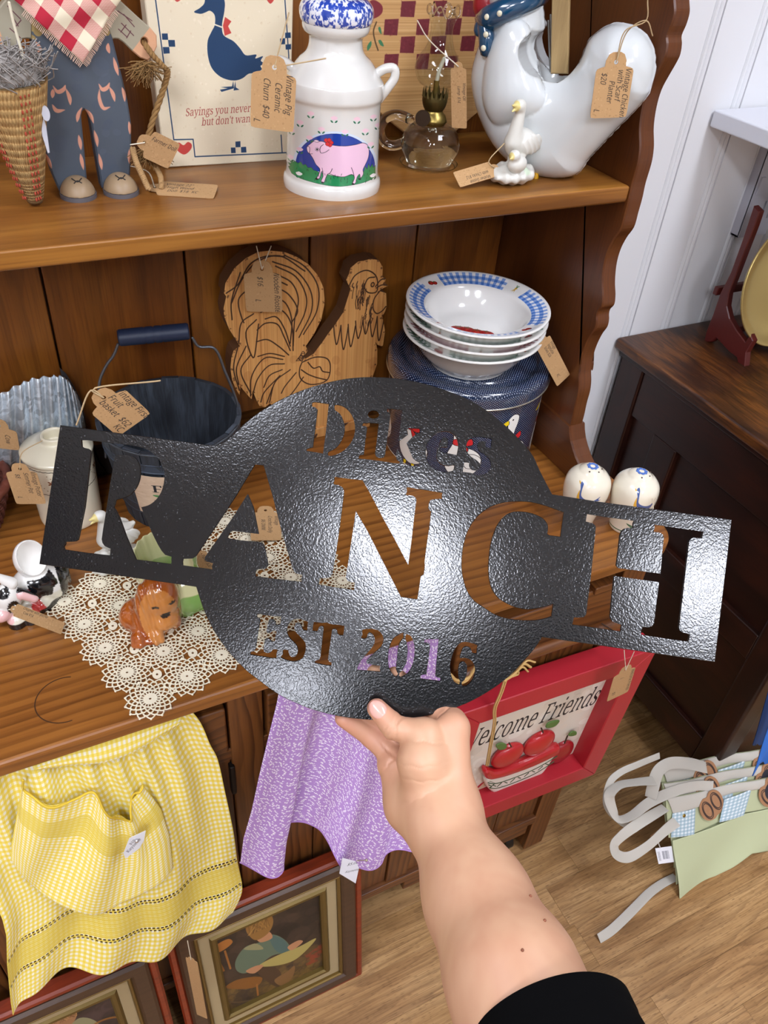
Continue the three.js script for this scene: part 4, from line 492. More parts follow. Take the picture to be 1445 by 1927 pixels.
// ---------- things on the countertop ----------
{ // wooden rooster cut from a thick board, details burnt into the face
  const t = flatThing('wooden_rooster', 'thick cut-out pine rooster with feathers burnt into the wood', 'wooden rooster', [[.36,.8,-.862],[1,0,0],[0,1,0]]);
  const R1 = [-.0139,.1264,-.0169,.1298,-.0109,.1376,-.014,.1445,-.0031,.1593,.0066,.1783,.0112,.2015,.0086,.2213,.0014,.2374,-.0121,.2539,-.0271,.2647,-.0417,.2718,-.0597,.2756,-.0739,.2754,-.0882,.2701,-.1026,.2596,-.114,.2433,-.1165,.231,-.1141,.2266,-.1185,.2109,-.1178,.2014,-.1133,.1853,-.105,.1686,-.101,.1599,-.1089,.1548,-.1122,.1453,-.1141,.1312,-.1129,.1141,-.1088,.1004,-.1044,.0907,-.1025,.1024,-.0955,.0911,-.0886,.0804,-.0866,.0926,-.0818,.0771,-.078,.0678,-.0704,.0641,-.0638,.0693,-.0562,.058,-.044,.0318,-.0401,-.0033,-.0315,-.036,.0001,-.0495,.0231,-.0502,.0548,-.0292,.0764,.0413,.0853,.0799,.0906,.0996,.0894,.1222,.0874,.1292,.0972,.1249,.0994,.1468,.0933,.169,.0988,.1807,.0963,.2014,.0861,.2059,.0881,.2076,.0982,.2116,.0927,.2155,.0943,.2212,.0891,.2242,.0885,.2379,.082,.2473,.0717,.2502,.0638,.2492,.0538,.2486,.0442,.2418,.0422,.2341,.039,.2269,.0434,.2182,.0456,.2144,.0368,.1838,.0251,.1672,.0172,.1577,.0093,.1468,-.0027,.1319];
  const U0 = -.13, V0 = -.01, U1 = .13, V1 = .36, tex = planeTex(U0, V0, U1, V1, 2800, (g) => {
    g.fillStyle = '#d39a57'; g.fillRect(-.3, -.1, .8, .8);
    for (let i = 0; i < 420; i++) { g.strokeStyle = i % 2 ? 'rgba(150,92,38,.16)' : 'rgba(232,182,112,.2)'; g.lineWidth = .0004 + rnd() * .0015; const x = U0 + rnd() * (U1 - U0), b = rnd() * .004; g.beginPath(); g.moveTo(x, V0); g.bezierCurveTo(x + b, .1, x - b, .2, x, V1); g.stroke(); }
    mottle(g, U0, V0, U1, V1, 60, ['rgba(120,60,20,.12)', 'rgba(140,76,28,.14)'], .002, .007);
    for (let i = 0; i < R1.length; i += 2) mottle(g, R1[i] - .003, R1[i + 1] - .003, R1[i] + .003, R1[i + 1] + .003, 5, ['rgba(58,28,10,.5)'], .0004, .0014);
    const K = '#3a2110', C = (a, w = .0016) => curve(g, a, K, w);
    for (const a of [[-.1138,.2306,-.1001,.2387,-.0832,.2625,-.0652,.2692,-.0418,.2664], [-.1084,.2169,-.0946,.2443,-.076,.2634,-.049,.2682,-.0158,.2452], [-.0418,.2682,-.0159,.2507,.0017,.2222,.0004,.1912,-.0172,.1617], [-.0564,.2619,-.0271,.2466,-.0079,.2178,-.0066,.1923,-.0231,.1585], [-.0528,.2561,-.0271,.2392,-.0136,.2109,-.0154,.1916,-.0271,.1674], [-.0521,.2461,-.0327,.2325,-.0242,.2105,-.029,.1838,-.031,.1474], [-.0513,.2387,-.0384,.2305], [-.0514,.2294,-.0366,.218,-.0251,.1951,-.0329,.1804], [-.0516,.2163,-.0404,.207,-.0329,.1844,-.035,.1523], [-.0725,.2002,-.0575,.2047,-.0425,.1957,-.0329,.1764,-.0311,.1412], [-.0672,.1907,-.0539,.1916,-.0427,.1739,-.035,.1481], [-.0779,.1776,-.0673,.1848,-.0522,.1815,-.0428,.1618,-.035,.1419], [-.0794,.1619,-.066,.1627,-.0507,.1508,-.0371,.1359], [-.0781,.1412,-.0626,.1426,-.043,.1349], [-.0959,.2535,-.1083,.2187,-.1086,.1961], [-.0843,.2339,-.0992,.2212,-.0959,.1942,-.0942,.19], [-.0818,.1997,-.097,.1905,-.1019,.1637], [-.0784,.1915,-.092,.1779,-.0839,.1402,-.0758,.1852], [-.103,.1599,-.1101,.1304,-.1041,.0972], [-.0928,.1581,-.1064,.1297,-.1046,.106], [-.0876,.145,-.1008,.1266,-.0888,.0875], [-.0451,.131,-.0686,.1374,-.0868,.1154,-.0898,.0855], [-.0431,.1243,-.063,.1258,-.0791,.1096,-.0857,.0913], [-.0462,.1163,-.0633,.1109,-.0716,.0951], [-.0352,.1142,-.0555,.1006,-.0642,.0712], [-.0271,.1083,-.0435,.0894,-.0477,.0813], [-.0493,.1082,-.0719,.0863,-.0762,.0737], [-.0168,.0997,-.0312,.0802,-.0437,.0668], [-.0597,.0926,-.0683,.0698]]) C(a);
    C([-.0189,.122,-.0005,.1262,.0162,.121,.0211,.1102,.017,.0886,-.0062,.0864,-.0209,.0983,-.022,.1139,-.0189,.122]); C([-.0107,.1205,-.0024,.1102,.006,.1108,.0103,.1034,.0206,.0992]); C([-.0199,.1113,-.0106,.1029,-.0001,.0964,.017,.0886]);
    for (let i = 0; i < 9; i++) { const a = [-.0271,.1256,-.0139,.1318]; const k = i / 8, x = lerp(a[0], a[2], k * .4), y = lerp(a[1], a[3], k); C([x, y, x + .006 - k * .002, y + .006 * Math.sin(i), x + .01 - k * .003, y + .003], .0009); }
    C([.0433,.2186,.0508,.2311,.0646,.2361,.075,.2319,.0817,.2232,.082,.2054,.0705,.206,.0649,.2137,.0693,.2249,.0785,.2256]); C([.0804,.2126,.0871,.2206,.0943,.2216]); C([.0816,.2105,.0887,.2135,.0971,.2123]); C([.0862,.2049,.0795,.1957,.0794,.1815,.0852,.1748,.0925,.1775,.0974,.1829]); const e = [.0761,.2158]; g.fillStyle = K; g.beginPath(); g.ellipse(e[0], e[1], .003, .0036, 0, 0, 7); g.fill(); g.fillStyle = '#b07a3e'; g.beginPath(); g.ellipse(e[0], e[1], .0016, .002, 0, 0, 7); g.fill();
    const n0 = [.0471,.2239,.0673,.2251,.0375,.1652,.0865,.1574]; for (let i = 0; i < 44; i++) { const a = rnd(), b = rnd(), x = lerp(lerp(n0[0], n0[2], b), lerp(n0[4] + .1 * 0, n0[6], b) * 0 + lerp(n0[2], n0[6], b), a), y = lerp(n0[1], n0[5], b), s = .006 + rnd() * .012; curve(g, [x, y, x - .0015, y - s * .5, x - .0025 + rnd() * .003, y - s], K, .0007 + rnd() * .0006); }
    for (const q of [[900, 700, 960], [960, 740, 1010], [1010, 760, 1060], [1060, 790, 1110], [1110, 780, 1150], [1150, 760, 1190], [1190, 720, 1230]].map(([x, y, x2], i) => i)) { const z = [.024,.1694,.096,.1601], w = (z[2] - z[0]) / 7, x = z[0] + q * w, y = z[1] - .004 * Math.sin(q), d = .03 + .006 * Math.sin(q * 1.3); C([x, y, x + w * .2, y - d * .6, x + w * .5, y - d, x + w * .8, y - d * .6, x + w, y - .004]); }
    for (const a of [[-.044,.0318,-.027,.0351,-.0141,.0273], [-.0357,.0055,-.0183,.0088,-.0005,-.008], [-.0314,-.013,-.0138,-.02,-.0004,-.0182]]) C(a);
  });
  const face = printUV(slab(V2(R1).reverse(), .0226, { z: -.0226 }), U0, V0, U1, V1);
  const edge = std(0x6b4526, .8), m = std(0xffffff, .6, { map: tex });
  // the sawn edge is darker wood than the sanded face
  const fi = [], ei = [], N = face.attributes.normal; for (let i = 0; i < N.count; i += 3) (N.getZ(i) > .5 ? fi : ei).push(i, i + 1, i + 2);
  const pick = (l) => { const g = new THREE.BufferGeometry(); for (const [k, a] of Object.entries(face.attributes)) { const s = a.itemSize, d = new Float32Array(l.length * s); l.forEach((q, j) => { for (let c = 0; c < s; c++) d[j * s + c] = a.array[q * s + c]; }); g.setAttribute(k, new THREE.BufferAttribute(d, s)); } return g; };
  part(t, 'carved_face', pick(fi), m); part(t, 'sawn_edge', pick(ei), edge);
  const base = [-.0447,-.0326,.0874,-.0587]; part(t, 'foot', box(-.04, 0, -.03, .085, .016, .004, 'x', .002), std(0xffffff, .6, { map: tex }));
}
// dotted tin with geese
{
  const t = thing('cookie_tin', 'round navy tin dotted with white and printed with geese in red bows', 'tin', [.548, .8, -.787]);
  const dots = (c, W, H, px) => { c.fillStyle = '#11233f'; c.fillRect(0, 0, W, H); c.fillStyle = '#e7e9ec'; let r = 0; for (let y = px / 2; y < H; y += px / 2, r++) for (let x = r % 2 ? px / 2 : 0; x < W; x += px) { c.beginPath(); c.arc(x, y, px * .115, 0, 7); c.fill(); } };
  const body = canvasTex(2048, 420, (c, W, H) => {
    dots(c, W, H, 10.24);
    for (let k = 0; k < 9; k++) { const X = k * W / 9 + 20, f = 1, P = (a) => a.map((v, i) => i % 2 ? (v - 250) * 1.3 + 232 : v * 1.3 + X), sh = (a, col, st = '#15171c') => { const p = smooth(P(a), true, 5); c.beginPath(); p.forEach((q, i) => i ? c.lineTo(q.x, q.y) : c.moveTo(q.x, q.y)); c.fillStyle = col; c.fill(); c.strokeStyle = st; c.lineWidth = 2.5; c.stroke(); };
      sh([54, 130, 74, 112, 94, 122, 96, 150, 88, 190, 92, 230, 122, 240, 148, 262, 160, 300, 140, 345, 100, 368, 62, 352, 42, 315, 48, 262, 60, 220, 58, 170], '#f0eee6'); sh([100, 268, 132, 262, 158, 286, 146, 318, 112, 322], '#f0eee6');
      sh([54, 132, 38, 140, 18, 152, 40, 156, 58, 150], '#efd023'); sh([70, 366, 82, 366, 80, 392, 96, 402, 60, 402, 70, 390], '#efd023'); sh([104, 366, 116, 364, 116, 390, 132, 400, 98, 402, 106, 388], '#efd023');
      sh([62, 205, 90, 205, 92, 226, 62, 226], '#d62b31'); sh([90, 214, 116, 196, 122, 220, 96, 226], '#d62b31'); sh([88, 222, 110, 238, 104, 262, 92, 240], '#d62b31'); c.fillStyle = '#15171c'; c.beginPath(); c.arc(X + 94, 81, 4, 0, 7); c.fill(); }
    c.fillStyle = '#f0eee6'; c.fillRect(0, H - 16, W, 16);
  });
  const lid = canvasTex(1024, 1024, (c, W, H) => dots(c, W, H, 12)), R = .1035, h = .118; body.wrapT = THREE.ClampToEdgeWrapping;
  const navy = (map) => phys(0xffffff, .22, { map, clearcoat: .8, clearcoatRoughness: .1 });
  const g = heightUV(lathe([[0, 0], [R - .002, 0], [R, .003], [R, .06], [R, h]], 96), 0, h, -.6 - Math.PI); part(t, 'body', g, navy(body));
  const L = lathe(roundProf([[R - .004, h + .001], [R + .0045, h + .001], [R + .0048, h + .004], [R + .0042, h + .016], [R + .001, h + .0215], [R - .006, h + .0235], [R - .012, h + .022], [R - .016, h + .0185], [R - .024, h + .019], [R - .028, h + .0225], [R - .036, h + .024], [.04, h + .024], [0, h + .024]], 4), 96);
  const LP = L.attributes.position, uv = L.attributes.uv; for (let i = 0; i < LP.count; i++) { const x = LP.getX(i), z = LP.getZ(i), r = Math.hypot(x, z), e = LP.getY(i) < h + .016 ? 1 + (h + .016 - LP.getY(i)) / R : 1; uv.setXY(i, .5 + x * e / .3, .5 + z * e / .3); }
  part(t, 'lid', L, navy(lid)); part(t, 'rolled_rim', new THREE.TorusGeometry(R + .0046, .0012, 8, 96).rotateX(Math.PI / 2).translate(0, h + .001, 0), std(0xb9b4a4, .3, { metalness: .8 }));
}
{ // stack of four rimmed bowls
  const R = .0885, ring = (tone, veg) => canvasTex(768, 768, (c, W) => {
    c.fillStyle = '#f1f0ec'; c.fillRect(0, 0, W, W); const k = W / 2 / R * .98, cx = W / 2;
    for (let s = 0; s < 4; s++) { const a0 = s * Math.PI / 2 + .27, a1 = (s + 1) * Math.PI / 2 - .12; for (let i = 0; i < 22; i++) for (let j = 0; j < 4; j++) { const t0 = lerp(a0, a1, i / 22), t1 = lerp(a0, a1, (i + 1) / 22), r0 = lerp(.066, .0842, j / 4) * k, r1 = lerp(.066, .0842, (j + 1) / 4) * k; c.fillStyle = i % 2 && j % 2 ? '#f4f4f6' : (i % 2 || j % 2 ? tone[1] : tone[0]); c.beginPath(); c.arc(cx, cx, r1, t0, t1 + .004); c.arc(cx, cx, r0, t1 + .004, t0, true); c.fill(); } }
    const tom = (x, y, r) => { c.fillStyle = '#a3211f'; c.beginPath(); c.ellipse(x, y, r, r * .82, 0, 0, 7); c.fill(); c.strokeStyle = '#6d1113'; c.lineWidth = 1.6; for (const e of [.4, .75]) { c.beginPath(); c.ellipse(x, y, r * e, r * .8, 0, 0, 7); c.stroke(); } c.fillStyle = 'rgba(196,60,50,.8)'; c.beginPath(); c.ellipse(x + r * .1, y + r * .1, r * .3, r * .5, 0, 0, 7); c.fill(); c.strokeStyle = '#3f6b35'; c.lineWidth = 2.4; for (let q = 0; q < 5; q++) { c.beginPath(); c.moveTo(x, y - r * .6); c.lineTo(x + Math.cos(q * 1.25) * r * .5, y - r * .6 + Math.sin(q * 1.25) * r * .35); c.stroke(); } };
    if (veg) { { c.save(); c.translate(cx, cx); c.rotate(2.55 - Math.PI / 2); for (const [x, y, s] of [[-78, 8, 48], [-34, 2, 42], [66, 22, 46], [14, 24, 54]]) tom(x, y, s); c.restore(); } }
    for (let s = 0; s < 4; s++) { const a = s * Math.PI / 2 + .075, x = cx + Math.cos(a) * .075 * k, y = cx + Math.sin(a) * .075 * k; c.save(); c.translate(x, y); c.rotate(a + Math.PI / 2); if (s % 2) { tom(-8, -3, 17); tom(15, 6, 15); } else { c.fillStyle = s ? '#b85c34' : '#c9a23f'; for (const q of [-.35, .1, .45]) { c.save(); c.rotate(q); c.beginPath(); c.moveTo(-4, -12); c.lineTo(5, -12); c.lineTo(1, 30); c.fill(); c.restore(); } c.strokeStyle = '#3f6b35'; c.lineWidth = 3; for (const q of [-8, 0, 8]) { c.beginPath(); c.moveTo(0, -10); c.lineTo(q, -28); c.stroke(); } } c.restore(); }
  });
  const outP = roundProf([[0, .002], [.045, .002], [.046, 0], [.05, 0], [.051, .003], [.062, .014], [.075, .032], [R - .003, .0435], [R, .045], [R - .0004, .0462]], 4), inP = roundProf([[R - .0004, .0462], [R - .003, .0464], [.077, .0428], [.067, .0395], [.063, .0362], [.056, .024], [.048, .0135], [.04, .0095], [.028, .0082], [.014, .008], [0, .008]], 4).reverse();
  const og = lathe(outP, 96), ig = lathe(inP.reverse(), 96), IP = ig.attributes.position; for (let i = 0; i < IP.count; i++) ig.attributes.uv.setXY(i, .5 + IP.getX(i) / (2 * R) * .98, .5 - IP.getZ(i) / (2 * R) * .98 * -1);
  for (let i = 0; i < IP.count; i++) ig.attributes.uv.setY(i, 1 - ig.attributes.uv.getY(i));
  const blue = ring(['#4a78c8', '#86a6dd'], true), green = ring(['#2f5a46', '#6f927f'], false), red = ring(['#7d2f3c', '#b07a80'], false);
  const mk = (map) => phys(0xffffff, .14, { map, clearcoat: 1, clearcoatRoughness: .05 }), mats = [mk(green), mk(red), mk(green), mk(blue)];
  const lab = ['lowest white bowl of the stack, standing on the navy tin', 'second bowl from the bottom of the stack, with maroon checks on its rim', 'third bowl from the bottom of the stack, with green checks on its rim', 'topmost bowl of the stack, with blue checks and tomatoes inside'];
  for (let i = 0; i < 4; i++) {
    const b = thing('rimmed_bowl', lab[i], 'bowl', [.532 - i * .0012, .9425 + i * .0125, -.765 + i * .002], 'stacked bowls on the tin'); b.rotation.set(.02, [2.1, 1.2, .5, .42][i], -.02 + i * .004);
    part(b, 'body', og, M.glaze); part(b, 'printed_face', ig, mats[i]);
  }
}
// salt and pepper shakers
{
  const prof = roundProf([[0, 0], [.017, 0], [.0185, .0015], [.021, .014], [.0262, .038], [.0283, .055], [.0264, .069], [.02, .0775], [.0155, .0805], [.0128, .083], [.008, .086], [0, .0873]], 5);
  const tex = canvasTex(1024, 400, (c, W, H) => {
    c.fillStyle = '#e4dcc8'; c.fillRect(0, 0, W, H); const X = W / 2, S = (a, col) => { const p = smooth(a.map((v, i) => i % 2 ? v - (v < 290 ? 70 : 0) : v + X), true, 5); c.beginPath(); p.forEach((q, i) => i ? c.lineTo(q.x, q.y) : c.moveTo(q.x, q.y)); c.fillStyle = col; c.fill(); };
    S([-66, 128, -52, 118, -40, 128, -36, 160, -28, 196, 10, 214, 60, 216, 92, 200, 78, 236, 20, 258, -30, 248, -50, 210, -48, 160], '#43598f'); S([-50, 165, -42, 200, -30, 240, -46, 246, -58, 210], '#d8a53c'); S([-66, 130, -90, 124, -64, 138], '#cfa23c'); S([86, 206, 108, 190, 98, 210, 116, 212, 92, 220], '#43598f');
    c.strokeStyle = '#3d6a48'; c.lineWidth = 7; c.beginPath(); c.moveTo(0, 372); c.lineTo(W, 372); c.stroke(); S([-60, 300, -10, 312, 40, 330, 70, 340, 30, 345, -20, 326], '#3d6a48'); S([40, 330, 62, 322, 74, 340, 54, 350], '#8a5a4a');
  }); tex.wrapT = THREE.ClampToEdgeWrapping;
  const s = thing('salt_shaker', 'nearer cream salt shaker with a blue goose, farther from the counter corner', 'shaker', [.604, .8, -.575]);
  s.userData.label = 'left one of two cream shakers painted with a blue goose';
  part(s, 'body', heightUV(lathe(prof, 64), 0, .0873, -.75 - Math.PI), phys(0xffffff, .16, { map: tex, clearcoat: 1, clearcoatRoughness: .06 }));
  const fl = []; for (let i = 0; i < 8; i++) { const e = ball([.005 * Math.cos(i * .785), 0, .005 * Math.sin(i * .785)], .0023, .0008, .0023, 10, 6); e.translate(.0, .0868, 0); fl.push(e); } part(s, 'painted_flower', fl, std(0x4a6fb8, .3));
  part(s, 'pour_holes', [[.009, .085, .007], [-.009, .085, .006], [.0015, .0847, .0105]].map((p) => ball(p, .0011, .0008, .0011, 8, 6)), std(0x4a3a30, .8));
  const s2 = s.clone(); s2.name = numbered('salt_shaker'); s2.position.set(.655, .8, -.545); s2.rotation.y = .35; scene.add(s2); tag(s2, 'right one of two cream shakers, with a twine end leaning on it', 'shaker');
  const tw = [[.6626,.8723,-.5358],[.6621,.8582,-.5365],[.6616,.8386,-.537],[.6636,.8399,-.5346],[.6634,.8556,-.5348],[.6606,.8693,-.5383]].map((p) => [p[0] - .01, p[1], p[2] + .0255]);
  part(s2, 'twine', tube(tw.map((p) => { const q = new THREE.Vector3(p[0] - .655, p[1] - .8, p[2] + .545).applyAxisAngle(new THREE.Vector3(0, 1, 0), -.35); return q; }), .0007, 5), M.twinePale);
}
{ // slatted fruit basket: separate staves, two hoops, wire bail with a wooden grip
  const c = [.153, .8, -.8], t = thing('fruit_basket', 'dark blue slatted wooden basket with a wire bail and wooden grip', 'basket', c);
  const wood = std(0xffffff, .7, { map: woodTex({ base: 0x2b3038, dark: 0x14161b, lite: 0x4c5560, lines: 60, line: .4, fine: .5, blot: .8, s: 401, len: .2, wid: .1, w: 384, h: 192 }) }), n = 24, H = .125, R0 = .062, R1 = .079;
  for (let i = 0; i < n; i++) {
    const a = i / n * 2 * Math.PI, w0 = 2 * Math.PI * R0 / n * .96, w1 = 2 * Math.PI * R1 / n * .97, hh = H - rnd() * .002, g = box(-.5, 0, -.0025, .5, 1, .0025, 'y', 0), P = g.attributes.position;
    for (let k = 0; k < P.count; k++) { const y = P.getY(k), r = lerp(R0, R1, y); P.setXYZ(k, P.getX(k) * lerp(w0, w1, y), y * hh, P.getZ(k) + r); } g.computeVertexNormals(); gridUV(g, 'y'); g.rotateY(a); part(t, 'stave', g, wood);
  }
  part(t, 'bottom', new THREE.CylinderGeometry(R0 - .002, R0 - .002, .005, 40).translate(0, .006, 0), wood);
  const hoop = (y) => { const r = lerp(R0, R1, y / H) + .003, g = new THREE.CylinderGeometry(r + .0006, r - .0002, .011, 64, 1, true), g2 = new THREE.CylinderGeometry(r - .0006, r - .0014, .011, 64, 1, true); const rimT = [new THREE.TorusGeometry(r, .0012, 6, 64).rotateX(Math.PI / 2).translate(0, y + .0055, 0), new THREE.TorusGeometry(r - .0007, .0012, 6, 64).rotateX(Math.PI / 2).translate(0, y - .0055, 0)]; return [g.translate(0, y, 0), ...rimT]; };
  part(t, 'hoop', hoop(.1), std(0x3a4452, .55)); part(t, 'hoop', hoop(.03), std(0x30343c, .6)); part(t, 'rim', new THREE.TorusGeometry(R1 + .0015, .0016, 8, 64).rotateX(Math.PI / 2).translate(0, H - .004, 0), std(0x4b5158, .7));
  const q = (p) => [p[0] - c[0], p[1] - c[1], p[2] - c[2]], W = [[.0765,.8704,-.8146],[.0811,.9148,-.8138],[.0839,.9691,-.8132],[.0941,.9908,-.8113],[.1034,1.003,-.8095],[.1093,1.0153,-.8084],[.186,1.0175,-.7937],[.1919,1.0067,-.7926],[.2076,1.0035,-.7896],[.2184,.9724,-.7875],[.2299,.9271,-.7853],[.2305,.8986,-.7852]].map(q);
  part(t, 'bail', [tube(W.slice(0, 6), .0016, 7, 60), tube(W.slice(6), .0016, 7, 60)], std(0x6d727a, .42, { metalness: .8 }));
  const a = v3([[.1103,1.0228,-.8082]].map(q)[0]), b = v3([[.1833,1.0259,-.7942]].map(q)[0]), d = b.clone().sub(a), L = d.length(), gp = lathe([[0, 0], [.0078, 0], [.009, .002], [.0092, L * .36], [.0082, L * .375], [.0092, L * .39], [.0092, L * .48], [.0082, L * .5], [.0092, L * .52], [.0092, L * .6], [.0082, L * .615], [.0092, L * .63], [.009, L - .002], [.0078, L], [0, L]], 24);
  gp.applyQuaternion(new THREE.Quaternion().setFromUnitVectors(new THREE.Vector3(0, 1, 0), d.normalize())); gp.translate(a.x, a.y, a.z); part(t, 'grip', gp, std(0x1d2a44, .5));
  // paper label on the front
  const lt = canvasTex(512, 384, (g, w, h) => { g.fillStyle = '#d9bda0'; g.fillRect(0, 0, w, h); for (let i = 0; i < 300; i++) { g.fillStyle = i % 2 ? 'rgba(170,124,88,.14)' : 'rgba(240,220,196,.2)'; g.fillRect(rnd() * w, rnd() * h, 8 + rnd() * 40, 3 + rnd() * 12); } g.fillStyle = '#22242a'; g.font = 'bold 96px serif'; g.fillText('FRESH', 112, 150); g.fillText('FRUIT', 112, 300); g.fillStyle = '#4d8a4a'; g.beginPath(); g.ellipse(150, 190, 40, 11, .2, 0, 7); g.fill(); });
  const lb = sheet(16, 6, (s, v) => { const A = Math.atan2(-.153, .8) + (s - .5) * 1.35, y = .092 - v * .062, r = lerp(R0, R1, y / H) + .0062; return { p: [Math.sin(A) * r, y, Math.cos(A) * r], uv: [s, 1 - v] }; }, .0008); part(t, 'label', lb, std(0xffffff, .8, { map: lt }));
}
{ // ceramic simmer pot
  const t = thing('simmer_pot', 'small cream lidded simmer pot with dark scalloped bands', 'pot', [.026, .8, -.812]);
  const tex = canvasTex(1024, 512, (c, W, H) => { c.fillStyle = '#e8dfc6'; c.fillRect(0, 0, W, H); c.strokeStyle = '#26241f'; c.lineWidth = 4; for (const y of [26, 200]) { c.beginPath(); for (let x = 0; x <= W; x += 4) c.lineTo(x, y + 3 * Math.abs(Math.sin(x * .12))); c.stroke(); } c.fillStyle = '#8a6a48'; for (let i = 0; i < 90; i++) { c.beginPath(); c.arc((i * 137.5) % W, 50 + (i * 61.8) % 130, 3, 0, 7); c.fill(); } c.fillStyle = '#7c4426'; for (let k = 0; k < 8; k++) { const x = 64 + k * 128; for (let q = 0; q < 5; q++) { c.beginPath(); c.ellipse(x + 12 * Math.cos(q * 1.26), 110 + 12 * Math.sin(q * 1.26), 10, 5, q * 1.26, 0, 7); c.fill(); } } }); tex.wrapT = THREE.ClampToEdgeWrapping;
  part(t, 'body', heightUV(lathe(roundProf([[0, 0], [.032, 0], [.0345, .002], [.0355, .02], [.0368, .06], [.0375, .093], [.036, .096], [0, .096]], 4), 72), 0, .096, 0), phys(0xffffff, .25, { map: tex, clearcoat: .7, clearcoatRoughness: .15 }));
  part(t, 'lid', lathe(roundProf([[0, .094], [.037, .094], [.0395, .096], [.0395, .099], [.037, .101], [.032, .104], [.024, .1075], [.0155, .1095], [.0145, .111], [.0145, .116], [.013, .1172], [.0113, .116], [.011, .109], [.0108, .104], [0, .103]], 4), 72), phys(0xe4dcc2, .25, { clearcoat: .7, clearcoatRoughness: .15 }));
}
{ // corrugated metal pocket leaning on the back boards
  const t = thing('metal_pocket', 'corrugated galvanised metal holder with a pierced side at the back of the counter', 'metal holder', [.03, .8, -.868]);
  const galv = dataTex(256, 256, (u, v) => { let best = 9, id = 0; for (let k = 0; k < 60; k++) { const x = hash(k, 1, 5), y = hash(k, 2, 5), dx = Math.min(Math.abs(u - x), 1 - Math.abs(u - x)), dy = Math.min(Math.abs(v - y), 1 - Math.abs(v - y)), d = dx * dx + dy * dy; if (d < best) { best = d; id = k; } } const g = 172 + 56 * hash(id, 3, 5) + 20 * fbm(u * 20, v * 20, 2, 2, 20, 20); return [g * .96, g, g * 1.03]; });
  M.galv = std(0xffffff, .4, { map: galv, metalness: .7 });
  const tp = [-.099,.1467,-.0666,.1462,-.0441,.1554,-.0293,.1593,-.009,.1588,.0008,.1562,.0061,.1497,.0111,.1309,.0146,.1127], bt = [-.1207,.056,-.0869,.0533,-.0619,.0547,-.0451,.0551,-.0269,.0552,-.0116,.0554,.0012,.0577,.0098,.0604,.0153,.0638], O = [[.0652,1.3203,-.868]][0];
  const cat = (a, s) => { const n = a.length / 2 - 1, f = s * n, i = Math.min(n - 1, Math.floor(f)); return [lerp(a[2 * i], a[2 * i + 2], f - i), lerp(a[2 * i + 1], a[2 * i + 3], f - i)]; };
  part(t, 'corrugated_front', sheet(110, 14, (s, v) => { const a = cat(tp, s), b = cat(bt, s), x = lerp(a[0], b[0], v), y = lerp(a[1], b[1], v); return { p: [x + .02, y, .004 + .0028 * Math.sin(s * 2 * Math.PI * 13) + .012 * Math.sin(v * 2.6) - .02 * sstep(.8, 1, s)], uv: [s * 4, v * 2.4] }; }, .0012), M.galv);
  const sd = [.0011,.157,.0068,.1479,.0124,.1306,.0174,.1083,.0177,.0863,.0169,.0737,.007,.076,.0002,.0808,-.0001,.0935,.0012,.1087,.0034,.1143,.001,.1254], hl = [.0033,.122,.0056,.1123,.0074,.0996,.0057,.0906,.0016,.0892,.0009,.0995,.0012,.1118];
  part(t, 'pierced_side', slab(V2(sd).map((p) => new THREE.Vector2(p.x + .02, p.y)).reverse(), .0015, { holes: [V2(hl).map((p) => new THREE.Vector2(p.x + .022, p.y))], z: -.016, bevel: .0003 }), std(0x4a4648, .5, { metalness: .5 }));
  const lg = [.0202,.0532,.0263,.0229,.0317,.0093,.0269,.0088,.021,.0191,.0177,.0371]; part(t, 'side_leg', slab(V2(lg).map((p) => new THREE.Vector2(p.x + .02, p.y)).reverse(), .006, { z: -.012, bevel: .002, seg: 2 }), std(0x3a3a40, .5, { metalness: .5 }));
  part(t, 'lower_panel', box(-.04, 0, -.012, .075, .045, -.006, 'y', .002), std(0x38302c, .6, { metalness: .4 }));
}
{ // wicker basket at the left edge
  const t = thing('wicker_basket', 'dark red-brown woven wicker basket at the left edge of the counter', 'basket', [-.1, .8, -.835]), rings = [];
  for (let j = 0; j < 9; j++) { const pts = []; for (let i = 0; i < 72; i++) { const a = i / 72 * 6.283, r = .05 + j * .0022 + .0014 * (i + j) % 2 * .0014 + ((i + j) % 2 ? .0013 : -.0013); pts.push([Math.cos(a) * r, .004 + j * .0062, Math.sin(a) * r * .9]); } rings.push(tube(pts, .0027, 5, 144, true)); }
  part(t, 'weave', rings, std(0x5a2a1e, .65)); const rim = []; for (let i = 0; i < 60; i++) { const a = i / 60 * 6.283; rim.push([Math.cos(a) * .069, .06 + .0012 * Math.sin(i * 2.5), Math.sin(a) * .062]); } part(t, 'rim', tube(rim, .0052, 7, 120, true), std(0x6d3524, .6)); part(t, 'bottom', new THREE.CylinderGeometry(.05, .05, .004, 30).scale(1, 1, .9).translate(0, .003, 0), std(0x4a2218, .7));
}
